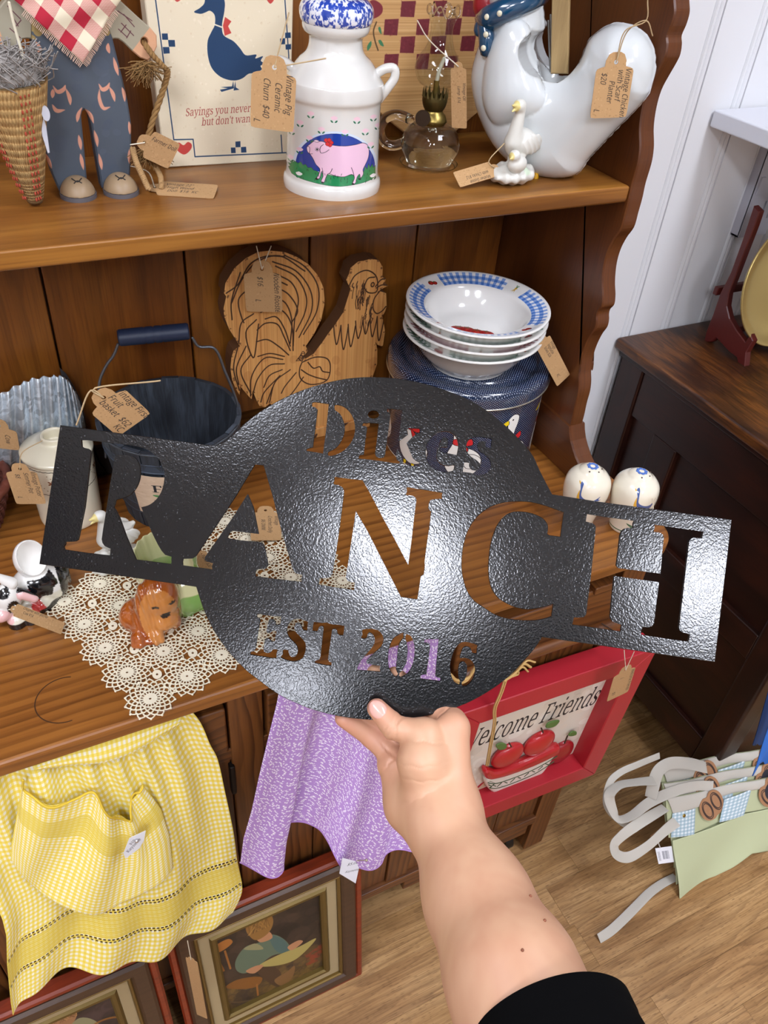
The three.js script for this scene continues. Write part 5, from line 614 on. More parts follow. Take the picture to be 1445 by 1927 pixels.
{ // cow creamer
  const t = basis(thing('cow_creamer', 'glazed black and white cow creamer with a red collar', 'cow figurine'), [[-.046,.8,-.676],[.9977,0,-.0679],[0,1,0]]);
  const K = 6.36e-5, Z = (a) => { const r = []; for (let i = 0; i < a.length; i += 2) r.push([a[i], a[i + 1]]); return r; };
  const [hd, mz, bd, rp, pour, horn, ear, hf1, hf2, leg, tail, bel, eye, ear2] = Z([-.0108,.0342,-.0219,.0149,.0182,.0266,.0323,.0196,.0194,.0675,-.0011,.0529,.0077,.0295,-.0096,-.0171,.0043,-.0257,.025,-.0132,.0477,.0243,.005,.0016,-.0084,.0271,.0018,.0372]);
  const B = lin(0x101012), W = lin(0xe9e7e1), Y = lin(0xe4dfbf), R = lin(0xc8403c), P = lin(0xe7b9b6), f = (x, y, z) => {
    let d = sdBall(x, y, z, [bd[0], bd[1], -.004], .024, .019, .018); d = smin(d, sdBall(x, y, z, [rp[0], rp[1] - .002, -.006], .018, .02, .017), .008); d = smin(d, sdBall(x, y, z, [bel[0], bel[1], .004], .014, .014, .013), .008);
    d = smin(d, sdBall(x, y, z, [hd[0], hd[1], .014], .0135, .0165, .012), .005); d = smin(d, sdBall(x, y, z, [mz[0], mz[1] + .003, .018], .0105, .0085, .0095), .006);
    d = smin(d, sdCone(x, y, z, [leg[0], leg[1] + .005, .004], [leg[0] - .008, .006, .01], .013, .009), .006); for (const h of [hf1, hf2]) { d = smin(d, sdCone(x, y, z, [h[0] + .003, h[1] + .012, .016], [h[0], .006, .02], .0075, .0088), .004); d = smin(d, sdCone(x, y, z, [h[0], .006, .02], [h[0], .001, .021], .009, .0095), .002); }
    d = smin(d, sdCone(x, y, z, [tail[0], tail[1] + .006, -.012], [tail[0] + .001, tail[1] - .012, -.008], .006, .0045), .004);
    d = Math.min(d, sdCone(x, y, z, [horn[0] - .003, horn[1] - .002, .014], [horn[0] - .012, horn[1] + .009, .013], .0065, .004)); d = smin(d, sdCone(x, y, z, [ear2[0], ear2[1], .018], [ear[0] + .004, ear[1] - .002, .02], .006, .0048), .002);
    const o = sdBall(x, y, z, [pour[0], pour[1] - .008, -.004], .0165, .023, .014), i = sdBall(x, y, z, [pour[0] + .002, pour[1] + .002, .006], .0145, .024, .0145); d = smin(d, Math.max(o, -i), .002);
    return Math.max(d, -y);
  };
  const col = (x, y, z) => {
    const n = .0018 * Math.sin(x * 420 + y * 260);
    if (y < .0075 && z > .0) return B; if (sdBall(x, y, z, [pour[0], pour[1] - .008, -.004], .019, .026, .018) < 0 && y > bd[1] + .012) return W;
    if (Math.hypot(x - eye[0], (y - eye[1]) * .62) < .0062 && z > .016) return B; if (Math.hypot(x - mz[0], y - mz[1] - .001) < .011 && z > .012) return P;
    const ed = sdCone(x, y, z, [ear2[0], ear2[1], .018], [ear[0] + .004, ear[1] - .002, .02], .0062, .005); if (ed < .0012) return z > .0215 ? P : B;
    if (Math.abs((x - (hd[0] + .02)) + (y - hd[1] + .012) * .45) < .0052 && y < hd[1] && y > hd[1] - .032 && z > .004) return R;
    if (Math.hypot((x - bd[0] - .003) * .95, y - bd[1] - .006) + n < .0145 && x > hd[0] + .02) return B; if (x > rp[0] + .0075 && y > rp[1] - .014 + n) return x > tail[0] - .013 ? B : W; if (Math.hypot(x - hd[0] + .004, y - hd[1] - .014) < .007 && z > .017) return B; return y < .02 ? mix3(W, Y, .5) : W;
  };
  part(t, 'body', netSurface(f, [-.055, -.002, -.03], [.055, .11, .04], .00115, col), M.vglaze);
  part(t, 'bell', ball([hf1[0] + .008, .017, .024], .0036), phys(0xd8a23a, .3)); part(t, 'eye', [ball([eye[0] + .0015, eye[1] + .0035, .0262], .0009), ball([eye[0] - .002, eye[1] - .001, .0262], .0007)], std(0xf3f3f3, .3));
}
{ // dog planter
  const t = basis(thing('dog_planter', 'glazed ceramic planter with a brown spaniel beside a green and cream pot', 'planter'), [[.075,.8,-.605],[.9924,0,.123],[0,1,0]]);
  const Z = (a) => { const r = []; for (let i = 0; i < a.length; i += 2) r.push([a[i], a[i + 1]]); return r; };
  const [hd, mz, earL, earL2, earR, bod, pw1, pw2, pot, knob, eL, eR, nose, open, earR2, chest] = Z([.0089,.0474,.0091,.0219,-.0053,.0552,-.0098,.017,.0229,.0339,-.02,.0199,-.0183,-.0132,-.0014,-.0167,.0314,.0415,.045,.0031,.0027,.0469,.0194,.0474,.0119,.0347,.0281,.0883,.0208,.0113,-.0022,.0075]);
  const f = (x, y, z) => {
    let d = sdBall(x, y, z, [hd[0] - .001, hd[1] - .004, .008], .0205, .027, .019); d = smin(d, sdBall(x, y, z, [mz[0], mz[1], .022], .0125, .0105, .01), .006); d = smin(d, sdBall(x, y, z, [mz[0] - .012, mz[1] - .005, .018], .01, .0135, .008), .005); d = smin(d, sdBall(x, y, z, [mz[0] + .01, mz[1] - .006, .018], .0075, .011, .008), .005);
    d = smin(d, sdCone(x, y, z, [earL[0] + .002, earL[1], .01], [earL2[0], earL2[1], .014], .0105, .0125), .004); d = smin(d, sdCone(x, y, z, [earR[0] - .003, earR[1] + .004, .008], [earR2[0] - .002, earR2[1], .01], .007, .0085), .004);
    d = smin(d, sdBall(x, y, z, [bod[0] + .009, bod[1] - .006, .0], .024, .021, .02), .008); d = smin(d, sdBall(x, y, z, [pot[0] + .006, pot[1] - .016, -.012], .027, .03, .022), .005); d = smin(d, sdBall(x, y, z, [chest[0], chest[1] - .004, .01], .018, .02, .014), .006);
    for (const p of [pw1, pw2]) { d = smin(d, sdCone(x, y, z, [p[0] + .002, p[1] + .014, .014], [p[0], .008, .026], .009, .0085), .004); for (const k of [-1, 0, 1]) d = smin(d, sdBall(x, y, z, [p[0] + k * .0045, .005, .033 - Math.abs(k) * .002], .0042), .0015); }
    const ang = Math.atan2(z + .03, x - pot[0] + .01), po = Math.max(sdCone(x, y, z, [pot[0] - .008, .012, -.026], [pot[0] - .012, .05, -.036], .03, .034), y - .072); d = smin(d, Math.max(po, -sdCone(x, y, z, [pot[0] - .012, .03, -.034], [pot[0] - .013, .1, -.036], .024, .029)), .004);
    d = smin(d, Math.max(Math.abs(Math.hypot(x - knob[0], y - knob[1]) - .0105) - .003, Math.abs(z + .004) - .006), .005);
    d += .0007 * Math.sin(x * 900 + y * 120) * Math.exp(-Math.pow((x - earL[0]) / .014, 2));
    return Math.max(d, -y);
  };
  const O = lin(0xb3601e), Od = lin(0x96460f), T = lin(0xcf8a44), C = lin(0xd8d6a2), G = lin(0x7fae55), G2 = lin(0xa9b97a), col = (x, y, z) => {
    const s = fbm(x * 160 + 9, y * 60 + 9, 3, 3); if (sdBall(x, y, z, [nose[0], nose[1], .031], .0064, .0034, .008) < .0004 && z > .018) return lin(0x17120f);
    for (const e of [eL, eR]) if (Math.hypot((x - e[0]) * .75, (y - e[1]) * 1.5) < .0026 && z > .014) return lin(0x17120f);
    if (z < -.012 || x > earR[0] + .005) { const g = sstep(knob[0] - .026, knob[0] - .004, x + (s - .5) * .01); if (Math.hypot(x - knob[0], y - knob[1]) < .0085) return G; return y > .036 && x < pot[0] + .016 ? C : mix3(y > .04 ? C : G2, G, g); }
    const m = clamp((s - .35) * 2.2), base = mix3(Od, O, m); return Math.hypot(x - mz[0] + .004, (y - mz[1] - .012) * .6) < .019 && z > .006 ? mix3(base, T, .75) : base;
  };
  part(t, 'body', netSurface(f, [-.05, -.002, -.075], [.085, .1, .045], .0014, col), M.vglaze);
}
gooseFigure('goose_figurine', 'white glazed goose on the counter behind the green and brown planter', [.056, .8, -.705], .3, .95);
{ // crochet doily: medallions joined by small rings
  const t = thing('doily', 'cream crochet doily of joined round medallions lying on the counter', 'doily', [.14, .801, -.6]), th = .00078, y = .0006, med = [], M1 = std(0xe6dcc2, .9);
  const ringG = (r, w) => new THREE.TorusGeometry(r, w, 5, 40).rotateX(Math.PI / 2), arc = (r, a0, a1, bulge, w = th) => { const p = []; for (let i = 0; i <= 4; i++) { const k = i / 4, a = lerp(a0, a1, k), q = r + bulge * Math.sin(Math.PI * k); p.push(new THREE.Vector3(Math.cos(a) * q, y + .0003 * Math.sin(Math.PI * k), Math.sin(a) * q)); } return new THREE.TubeGeometry(new THREE.CatmullRomCurve3(p), 5, w, 4); };
  const flatRing = (r0, r1) => { const s = new THREE.Shape(); s.absarc(0, 0, r1, 0, Math.PI * 2); const h = new THREE.Path(); h.absarc(0, 0, r0, 0, Math.PI * 2, true); s.holes.push(h); return new THREE.ExtrudeGeometry(s, { depth: .0009, bevelEnabled: false, curveSegments: 18 }).rotateX(-Math.PI / 2); };
  med.push(flatRing(.0011, .0058)); for (let i = 0; i < 18; i++) { const a = i / 18 * 6.2832; const b = new THREE.BoxGeometry(.0032, .0009, .0009); b.translate(.0072, y, 0); b.rotateY(-a); med.push(b); } med.push(flatRing(.0082, .0094));
  for (let i = 0; i < 14; i++) { const a = i / 14 * 6.2832, d = 6.2832 / 14; med.push(arc(.0093, a, a + d, .0032), arc(.0118, a + d / 2, a + d * 1.5, .0034), arc(.0145, a, a + d, .0036)); } for (let i = 0; i < 14; i++) { const d = 6.2832 / 14, a = (i + .5) * d; med.push(arc(.0172, a, a + d, .0036, .0007)); const pk = new THREE.SphereGeometry(.0011, 6, 4); pk.translate(Math.cos(a + d / 2) * .0212, y, Math.sin(a + d / 2) * .0212); med.push(pk); }
  const medG = merge(med), small = flatRing(.0012, .0046), o = [.047, -.508], c = [.0393, -.013], a = [.0132, .0398], rg = [];
  for (let j = 0; j < 5; j++) for (let i = 0; i < 7; i++) { if (j === 4 && i === 6) continue; const m = part(t, 'medallion', medG, M1); m.position.set(o[0] + i * c[0] - j * a[0] - .14, 0, o[1] + i * c[1] - j * a[1] + .6); m.rotation.y = rnd() * 6; m.scale.set(1.12, 1, 1.12); if (i < 6 && j < 4) { const r = part(t, 'joining_ring', small, M1); r.position.set(m.position.x + (c[0] - a[0]) / 2, 0, m.position.z + (c[1] - a[1]) / 2); r.scale.set(1, 1, 1.25); } }
}
// ---------- cloth, frames and the other things in front of the hutch ----------
function along(a, s) { const n = a.length / 2 - 1; let L = [0]; for (let i = 0; i < n; i++) L.push(L[i] + Math.hypot(a[2 * i + 2] - a[2 * i], a[2 * i + 3] - a[2 * i + 1])); const d = clamp(s) * L[n]; let i = 0; while (i < n - 1 && L[i + 1] < d) i++; const f = (d - L[i]) / (L[i + 1] - L[i] || 1); return [lerp(a[2 * i], a[2 * i + 2], f), lerp(a[2 * i + 1], a[2 * i + 3], f)]; }
// Coons patch between four traced edges (top and bottom left to right, sides top to bottom)
function patch(T, B, L, R) { const c = [along(T, 0), along(T, 1), along(B, 0), along(B, 1)]; return (s, t) => { const a = along(T, s), b = along(B, s), l = along(L, t), r = along(R, t); return [0, 1].map((k) => (1 - t) * a[k] + t * b[k] + (1 - s) * l[k] + s * r[k] - ((1 - s) * (1 - t) * c[0][k] + s * (1 - t) * c[1][k] + (1 - s) * t * c[2][k] + s * t * c[3][k])); }; }
const smoothLine = (a, n = 4) => smooth(a, false, n).flatMap((q) => [q.x, q.y]);
function gingham(g, w, h, p, col, white, bands = []) {
  g.fillStyle = white; g.fillRect(0, 0, w, h); g.fillStyle = col; g.globalAlpha = .5; for (let x = 0; x < w; x += p) g.fillRect(x, 0, p / 2, h); for (let y = 0; y < h; y += p) g.fillRect(0, y, w, p / 2); g.globalAlpha = 1;
  for (const [y0, y1, c] of bands) { g.fillStyle = c; g.globalAlpha = .62; g.fillRect(0, y0, w, y1 - y0); g.globalAlpha = 1; g.lineWidth = 2.2; for (let y = y0 + 8; y < y1; y += 9) { g.strokeStyle = (y / 9 | 0) % 2 ? 'rgba(240,226,150,.8)' : 'rgba(206,170,40,.7)'; g.beginPath(); for (let x = 0; x <= w; x += 8) g.lineTo(x, y + ((x / 8) % 2 ? 4 : 0)); g.stroke(); } }
}
{ // yellow gingham half apron hanging over the drawer
  const t = flatThing('apron', 'yellow gingham half apron with a big pocket hanging from the drawer', 'apron', [[-.03,.55,-.4885],[1,0,0],[0,.9965,-.0838]]);
  const T = smoothLine([-.1041,.2206,-.0818,.2217,-.0637,.2223,-.0499,.2225,-.0353,.2215,-.0176,.2375,.0176,.2198,.0416,.2239,.0596,.2219,.0822,.2209,.1038,.2198]), B = smoothLine([-.1442,-.1944,-.1271,-.1747,-.107,-.1634,-.0791,-.1581,-.0491,-.1674,-.0152,-.1809,.0179,-.1957,.0549,-.2023,.0959,-.2101,.128,-.2136]), L = [-.1041,.2206,-.1106,.1401,-.1096,.0745,-.1105,.0091,-.1136,-.0211,-.125,-.077,-.1395,-.1623,-.1442,-.1944], R = smoothLine([.1038,.2198,.1142,.2116,.1206,.1946,.127,.1566,.1323,.1316,.1366,.0642,.141,-.0248,.1416,-.0879,.1438,-.1639,.1377,-.1892,.128,-.2136]);
  const P = patch(T, B, L, R), W = .27, H = .45, rows = [.705, .845];
  const fold = (s, t) => { const g = Math.pow(1 - t, 2.2); return .0075 * Math.sin(s * 44 + 2 * Math.sin(s * 9)) * g * sstep(0, .06, t) + .007 * Math.sin(s * 10 + 1.2 + t * 1.5) * sstep(.1, .7, t) + .018 * sstep(.8, 1, s) * -1 * t + .006 * Math.sin(s * 25 + t * 4) * t - .004 * (1 - sstep(0, .16, t)) + .004 * t; };
  const tex = canvasTex(2048, 2048, (g, w, h) => gingham(g, w, h, 40, '#efcf1c', '#f5f1de', [[h * (rows[0] + .012), h * (rows[1] - .012), '#e2c94c']]));
  const al = canvasTex(1024, 1024, (g, w, h) => { g.fillStyle = '#fff'; g.fillRect(0, 0, w, h); g.fillStyle = '#000'; for (const r of rows) for (let x = 4; x < w; x += 17) { g.fillRect(x, h * r - 10, 11, 9); g.fillRect(x + 5, h * r + 2, 10, 8); } }); al.colorSpace = THREE.NoColorSpace; tex.wrapS = tex.wrapT = al.wrapS = al.wrapT = THREE.ClampToEdgeWrapping;
  M.gingham = std(0xffffff, .85, { map: tex, alphaMap: al, alphaTest: .5, side: THREE.DoubleSide });
  part(t, 'skirt', sheet(150, 110, (s, v) => { const q = P(s, v); return { p: [q[0], q[1], fold(s, v)], uv: [s, 1 - v] }; }, .0008), M.gingham);
  // waistband under the counter edge
  const wb = canvasTex(1024, 128, (g, w, h) => gingham(g, w, h, 34, '#efcf1c', '#f5f1de'));
  const wT = smoothLine([-.0353,.2215,-.0198,.2263,.0126,.2279,.0425,.2297,.0829,.2261,.1039,.2213]), wB = smoothLine([-.0347,.2156,-.0059,.2062,.0219,.1951,.0473,.1945,.0719,.2021,.097,.212]);
  part(t, 'waistband', sheet(60, 6, (s, v) => { const a = along(wT, s), b = along(wB, s); return { p: [lerp(a[0], b[0], v), lerp(a[1], b[1], v), .009 + .003 * Math.sin(v * 3.1) - .006 * (1 - v)], uv: [s, 1 - v] }; }, .0012), std(0xffffff, .85, { map: wb }));
  // pocket
  const pT = smoothLine([-.0479,.2086,-.0508,.1921,-.0434,.1821,-.034,.1707,-.0214,.1653,-.008,.1628,.0067,.1666,.0117,.1437,.0191,.1222,.0328,.102,.0352,.1156,.0434,.1357,.0523,.1428], 6), pB = smoothLine([-.0827,.0972,-.0788,.0628,-.0711,.022,-.0619,.0033,-.0395,-.0207,-.0157,-.0438,.0181,-.0376,.0461,-.0313,.0646,-.0197]), pL = [-.0479,.2086,-.0667,.1507,-.0767,.1203,-.0827,.0972], pR = [.0523,.1428,.0597,.1167,.0649,.0943,.0674,.0456,.0646,-.0197], Q = patch(pT, pB, pL, pR);
  const pt = canvasTex(1024, 1024, (g, w, h) => gingham(g, w, h, 30, '#efcf1c', '#f5f1de', [[h * .2, h * .4, '#e2c94c']])), pa = canvasTex(512, 512, (g, w, h) => { g.fillStyle = '#fff'; g.fillRect(0, 0, w, h); }); pt.wrapS = pt.wrapT = THREE.ClampToEdgeWrapping;
  part(t, 'pocket', sheet(70, 50, (s, v) => { const q = Q(s, v), m = Math.sin(Math.PI * s); return { p: [q[0], q[1], fold(clamp(s * .62 + .14), .3 + v * .35) + .004 + .012 * m * (1 - v) + .004 * Math.sin(s * 16) * (1 - v) * m + .003], uv: [s, 1 - v] }; }, .0012), std(0xffffff, .85, { map: pt }));
  const hemZ = .024, hp = V2(smoothLine(pT, 1)).map((q, i, a) => [q.x, q.y, fold(clamp(i / a.length * .62 + .14), .3) + .0075 + .012 * Math.sin(Math.PI * i / a.length)]); part(t, 'pocket_hem', tube(hp, .0013, 5, 120), std(0xdcbc3a, .8));
  const lb = [.0191,.0685,.0188,.0788,.0277,.0994,.0446,.1019,.0412,.0877,.0348,.0768], lt = planeTex(-.2, -.2, .2, .3, 2000, (g) => { g.fillStyle = '#dcdde2'; g.fillRect(-.3, -.3, 1, 1); const c = [.0222,.0765,.0258,.0832]; write(g, 'Kaynette', c[0] + .001, c[1], .0055, 'italic SZ serif', '#2b2b30', .75, .9); write(g, '$10', c[2] + .002, c[3] + .004, .005, 'italic SZ serif', '#2b2b30', .75, .9); });
  part(t, 'price_label', printUV(slab(V2(lb), .0005, { z: .034 }), -.2, -.2, .2, .3), std(0xffffff, .8, { map: lt })); part(t, 'pin', ball([...[.0338,.0933], .036], .0022), std(0xcfcfd2, .25, { metalness: .9 }));
}
{ // lilac printed apron
  const t = flatThing('apron', 'lilac apron printed with small white leaves hanging behind the hand', 'apron', [[.24,.5,-.484],[1,0,0],[0,.9965,-.0838]]);
  const T = [-.0418,.2941,-.006,.29,.0439,.2871,.0831,.2811,.1347,.2706], B = smoothLine([-.1295,-.0063,-.1133,-.0351,-.091,-.0616,-.0796,-.0624,-.0737,-.0425,-.0718,-.0134,-.0598,.0071,-.0437,.0058,-.0269,-.013,-.0148,-.043,-.0053,-.0798,.007,-.1148,.0198,-.1329,.0338,-.1548,.0601,-.179,.0718,-.1779,.0803,-.1554,.094,-.1409,.1163,-.1454,.1409,-.1499]), L = [-.0418,.2941,-.0654,.2483,-.0823,.1886,-.0957,.1395,-.1093,.0843,-.1222,.0398,-.1295,-.0063], R = [.1347,.2706,.1503,.1537,.1567,-.0066,.1409,-.1499], P = patch(T, B, L, R);
  const tex = dataTex(512, 512, (u, v) => [170, 136, 200]); const ct = canvasTex(1024, 1024, (g, w, h) => { g.fillStyle = '#b48ed0'; g.fillRect(0, 0, w, h); const n = 16; for (let j = 0; j < n; j++) for (let i = 0; i < n; i++) for (let q = 0; q < 4; q++) { const x = (i + hash(i, j, q) * .8) * w / n, y = (j + hash(i, j, q + 7) * .8) * h / n, a = hash(i, j, q + 13) * 6.3; for (const dx of [0, w, -w]) for (const dy of [0, h, -h]) { if (Math.abs(x + dx - w / 2) > w * .56 || Math.abs(y + dy - h / 2) > h * .56) continue; g.save(); g.translate(x + dx, y + dy); g.rotate(a); g.fillStyle = q === 3 ? 'rgba(216,186,232,.8)' : '#fbf7fd'; if (q === 3) { g.fillRect(-12, -2, 22, 3); } else for (const s of [-1, 1]) { g.beginPath(); g.ellipse(s * 5.5, 0, 4.2, 10, s * .45, 0, 7); g.fill(); } g.restore(); } } }); tex.dispose();
  ct.repeat.set(2.5, 3.6);
  const fold = (s, v) => .011 * Math.sin(s * 13.5 + .6) * sstep(0, .9, v) + .005 * Math.sin(s * 31 + 1 + v * 2) * v + .006 * v - .008 * (1 - sstep(0, .22, v));
  part(t, 'cloth', sheet(110, 80, (s, v) => { const q = P(s, v); return { p: [q[0], q[1], fold(s, v)], uv: [s, 1 - v] }; }, .001), std(0xffffff, .85, { map: ct }));
  const hem = []; for (let i = 0; i <= 60; i++) { const q = P(i / 60, 1); hem.push([q[0], q[1], fold(i / 60, 1)]); } part(t, 'hem', tube(hem, .0012, 5, 180), std(0xb288cc, .85));
  const lp = [-.0032,-.0586,.0162,-.0801,.0209,-.0984,.0165,-.1332,-.0073,-.0921], lt = planeTex(-.15, -.25, .15, .3, 2400, (g) => { g.fillStyle = '#e6e8f2'; g.fillRect(-.3, -.3, 1, 1); const c = [.0028,-.0818,.0001,-.0972]; write(g, '$5.00', c[0], c[1], .0075, 'italic SZ sans-serif', '#34363c', -.28, .9); write(g, 'Kaynette', c[2], c[3] + .001, .0055, 'italic SZ serif', '#34363c', -.35, .9); });
  part(t, 'price_label', printUV(slab(V2(lp).reverse(), .0006, { z: .03 }), -.15, -.25, .15, .3), std(0xffffff, .7, { map: lt })); const pn = [.0181,-.0805,.0317,-.0888]; part(t, 'safety_pin', [tube([[pn[0], pn[1], .03], [pn[2], pn[3], .03]], .0007, 5), ball([pn[2], pn[3], .03], .002)], std(0xb9b39a, .3, { metalness: .9 }));
}
{ // red box frame: Welcome Friends
  const F0 = [[.58,.4,-.485],[.9979,-.065,0],[.065,.9979,0]], t = flatThing('welcome_sign', 'red box frame with a Welcome Friends panel of apples in a bowl', 'wall sign', F0);
  const red = std(0xb0222f, .42), cx = -.018, cy = .042, w = .165, h = .156, s = .037, d = .034;
  const bar = (n, a) => { const g = slab(V2(a), d, { z: -d, bevel: .0015 }); part(t, n, g, red); };
  bar('frame_top', [cx - w, cy + h, cx - w + s, cy + h - s, cx + w - s, cy + h - s, cx + w, cy + h].slice().reverse().reduce((r, v, i, A) => i % 2 ? r : [...r, A[i + 1], v], [])); bar('frame_bottom', [cx - w, cy - h, cx + w, cy - h, cx + w - s, cy - h + s, cx - w + s, cy - h + s]); bar('frame_side', [cx - w, cy - h, cx - w + s, cy - h + s, cx - w + s, cy + h - s, cx - w, cy + h]); bar('frame_side', [cx + w, cy - h, cx + w, cy + h, cx + w - s, cy + h - s, cx + w - s, cy - h + s]);
  const u0 = cx - w, u1 = cx + w, v0 = cy - h, v1 = cy + h, pz = -.03, tex = planeTex(u0, v0, u1, v1, 3000, (g) => { g.fillStyle = '#ded6c8'; g.fillRect(-1, -1, 2, 2); mottle(g, u0, v0, u1, v1, 300, ['rgba(226,214,196,.5)', 'rgba(196,182,160,.25)', 'rgba(240,236,226,.5)'], .003, .012); mottle(g, cx - .08, cy - .115, cx + .12, cy - .08, 60, ['rgba(214,160,110,.25)'], .004, .012);
    const c = [-.1185,.0526,.1087,.0536], wl = Math.hypot(c[2] - c[0], c[3] - c[1]); g.font = 'italic 100px serif'; const k = wl * 1.1 / (g.measureText('Welcome Friends').width / 100); write(g, 'Welcome Friends', c[0] - wl * .1, c[1] - (c[3] - c[1]) * .1, .062, 'italic SZ serif', '#1c1a1a', Math.atan2(c[3] - c[1], c[2] - c[0]), k / .062); blob(g, [-.0871,-.0776,-.0808,-.0686,-.0717,-.059,-.0674,-.0594,-.0748,-.0699,-.0821,-.0809], '#b31f2a'); });
  part(t, 'panel', printUV(slab(V2([u0 + .01, v0 + .01, u1 - .01, v0 + .01, u1 - .01, v1 - .01, u0 + .01, v1 - .01]), .004, { z: pz - .004 }), u0, v0, u1, v1), std(0xffffff, .6, { map: tex }));
  // relief: bowl, apples, leaves
  const rel = (n, o, th, m, z = pz) => part(t, n, slab(smooth(o, true, 5), th, { z, bevel: th * .45, seg: 3 }), m);
  const ap = phys(0xb81d24, .3, { clearcoat: .5 }), apd = phys(0x96161f, .35, { clearcoat: .4 }), lf = std(0x56773a, .5), cream = phys(0xe9e5da, .3, { clearcoat: .4 });
  const appleF = (n, c, e, r, m, zz) => { const R = Math.hypot(e[0] - c[0], e[1] - c[1]); part(t, n, (() => { const g = new THREE.SphereGeometry(1, 32, 20), P = g.attributes.position; for (let i = 0; i < P.count; i++) { const y = P.getY(i), rr = Math.hypot(P.getX(i), P.getZ(i)); P.setY(i, y - .2 * Math.max(0, y) * Math.exp(-rr * rr * 9)); } g.computeVertexNormals(); g.scale(R, R * r, R * .38); g.rotateZ(.12); g.translate(c[0], c[1], zz); return g; })(), m); };
  const A4 = [-.0466,.0081,-.0744,.0031,.0114,.01,.0389,.0161,.0731,-.0473,.0866,-.0273]; appleF('apple', A4.slice(0, 2), A4.slice(2, 4), .92, ap, pz + .006); appleF('apple', A4.slice(4, 6), A4.slice(6, 8), .95, ap, pz + .006); appleF('apple', A4.slice(8, 10), A4.slice(10, 12), 1.1, apd, pz + .004);
  for (const a of [[-.0499,.036,-.0578,.0501], [.0055,.0437,-.0028,.0589], [.0647,-.0124,.0629,.0084]]) part(t, 'stem', tube([[a[0], a[1], pz + .01], [a[2], a[3], pz + .011]], .0013, 6), std(0x3c2c1c, .7));
  rel('leaf', [-.079,.0512,-.0707,.0527,-.0569,.0395,-.0587,.0328,-.0688,.0349,-.0758,.0429], .003, lf, pz + .006); rel('leaf', [.0084,.0529,.0098,.0623,.0211,.0626,.0327,.058,.0287,.0478,.0188,.0472], .003, lf, pz + .007); rel('leaf', [.0718,-.0019,.0754,.0055,.0868,.0008,.0891,-.0075,.0815,-.0078], .003, lf, pz + .004);
  rel('bowl', [-.0777,-.0311,-.0718,-.0527,-.0577,-.0754,-.0403,-.0983,-.0274,-.1084,-.0058,-.105,.0143,-.1011,.033,-.0919,.0458,-.073,.0533,-.0384,.0541,-.0315,.0166,-.0367,-.0303,-.0364], .013, cream); rel('bowl_rim', [-.0898,-.0037,-.0846,-.0001,-.0644,-.0149,-.0206,-.0193,.0213,-.0127,.0518,-.01,.0568,-.0226,.0538,-.0305,.0174,-.0392,-.0296,-.0393,-.0593,-.035,-.0779,-.0277], .017, ap); rel('bowl_foot', [-.0369,-.1003,-.0065,-.1024,.0135,-.0985,.0283,-.0915,.0324,-.1003,.0173,-.1115,-.0037,-.1128,-.0278,-.1125], .011, ap);
  const bd = [-.0737,-.0394,-.0584,-.0499,-.0196,-.0546,.021,-.0514,.0565,-.0388,-.0666,-.057,-.0513,-.0663,-.0123,-.0703,.0254,-.0664,.0547,-.0524], ln = [0, 1].map((k) => tube([0, 1, 2, 3, 4].map((i) => [bd[(k * 5 + i) * 2], bd[(k * 5 + i) * 2 + 1], pz + .0132]), .0008, 5)); for (let i = 0; i < 11; i++) { const k = i / 11 * 3.6 + .2, j = Math.floor(k), f = k - j, x = lerp(bd[2 * j], bd[2 * j + 2], f), y0 = lerp(bd[2 * j + 1], bd[2 * j + 3], f), y1 = lerp(bd[10 + 2 * j + 1], bd[10 + 2 * j + 3], f); ln.push(tube([[x, lerp(y0, y1, .3 + .4 * (i % 2)), pz + .013], [x + .006, lerp(y0, y1, .7 - .4 * (i % 2)) + .001, pz + .0133]], .0008, 5)); } part(t, 'bowl_band', ln, std(0x3e4c2c, .6));
  // raffia tie
  const rf = std(0xcaa667, .8), I = new THREE.Matrix4().compose(t.position, t.quaternion, t.scale).invert(), q = (p) => v3(p).applyMatrix4(I);
  const A = [[.4596,.6618,-.478],[.458,.6349,-.478],[.4545,.6079,-.478],[.4606,.5714,-.478],[.4639,.5205,-.478],[.4674,.47,-.478]].map(q), K = [[.3676,.7197,-.472],[.3805,.7021,-.472],[.3954,.7005,-.472],[.4022,.7171,-.472]].map(q), E = [[.4519,.675,-.47],[.4651,.682,-.47],[.4759,.6944,-.47],[.4888,.6825,-.47]].map(q), Lp = [[.4627,.6778,-.472],[.471,.6812,-.472],[.4737,.674,-.472],[.4659,.6733,-.472]].map(q);
  part(t, 'raffia', [tube(A, .0014, 5), tube(A.map((p) => p.clone().add(new THREE.Vector3(.0025, 0, .001))), .0011, 5), tube(K, .0022, 5), tube(K.map((p) => p.clone().add(new THREE.Vector3(.001, .006, .001))), .002, 5), tube(E, .0018, 5), tube(E.map((p, i) => p.clone().add(new THREE.Vector3(.001 * i, .003 * i, .001))), .0014, 5), tube(E.map((p, i) => p.clone().add(new THREE.Vector3(-.001 * i, -.002 * i, .001))), .0013, 5), tube(Lp, .0013, 5)], rf);
}
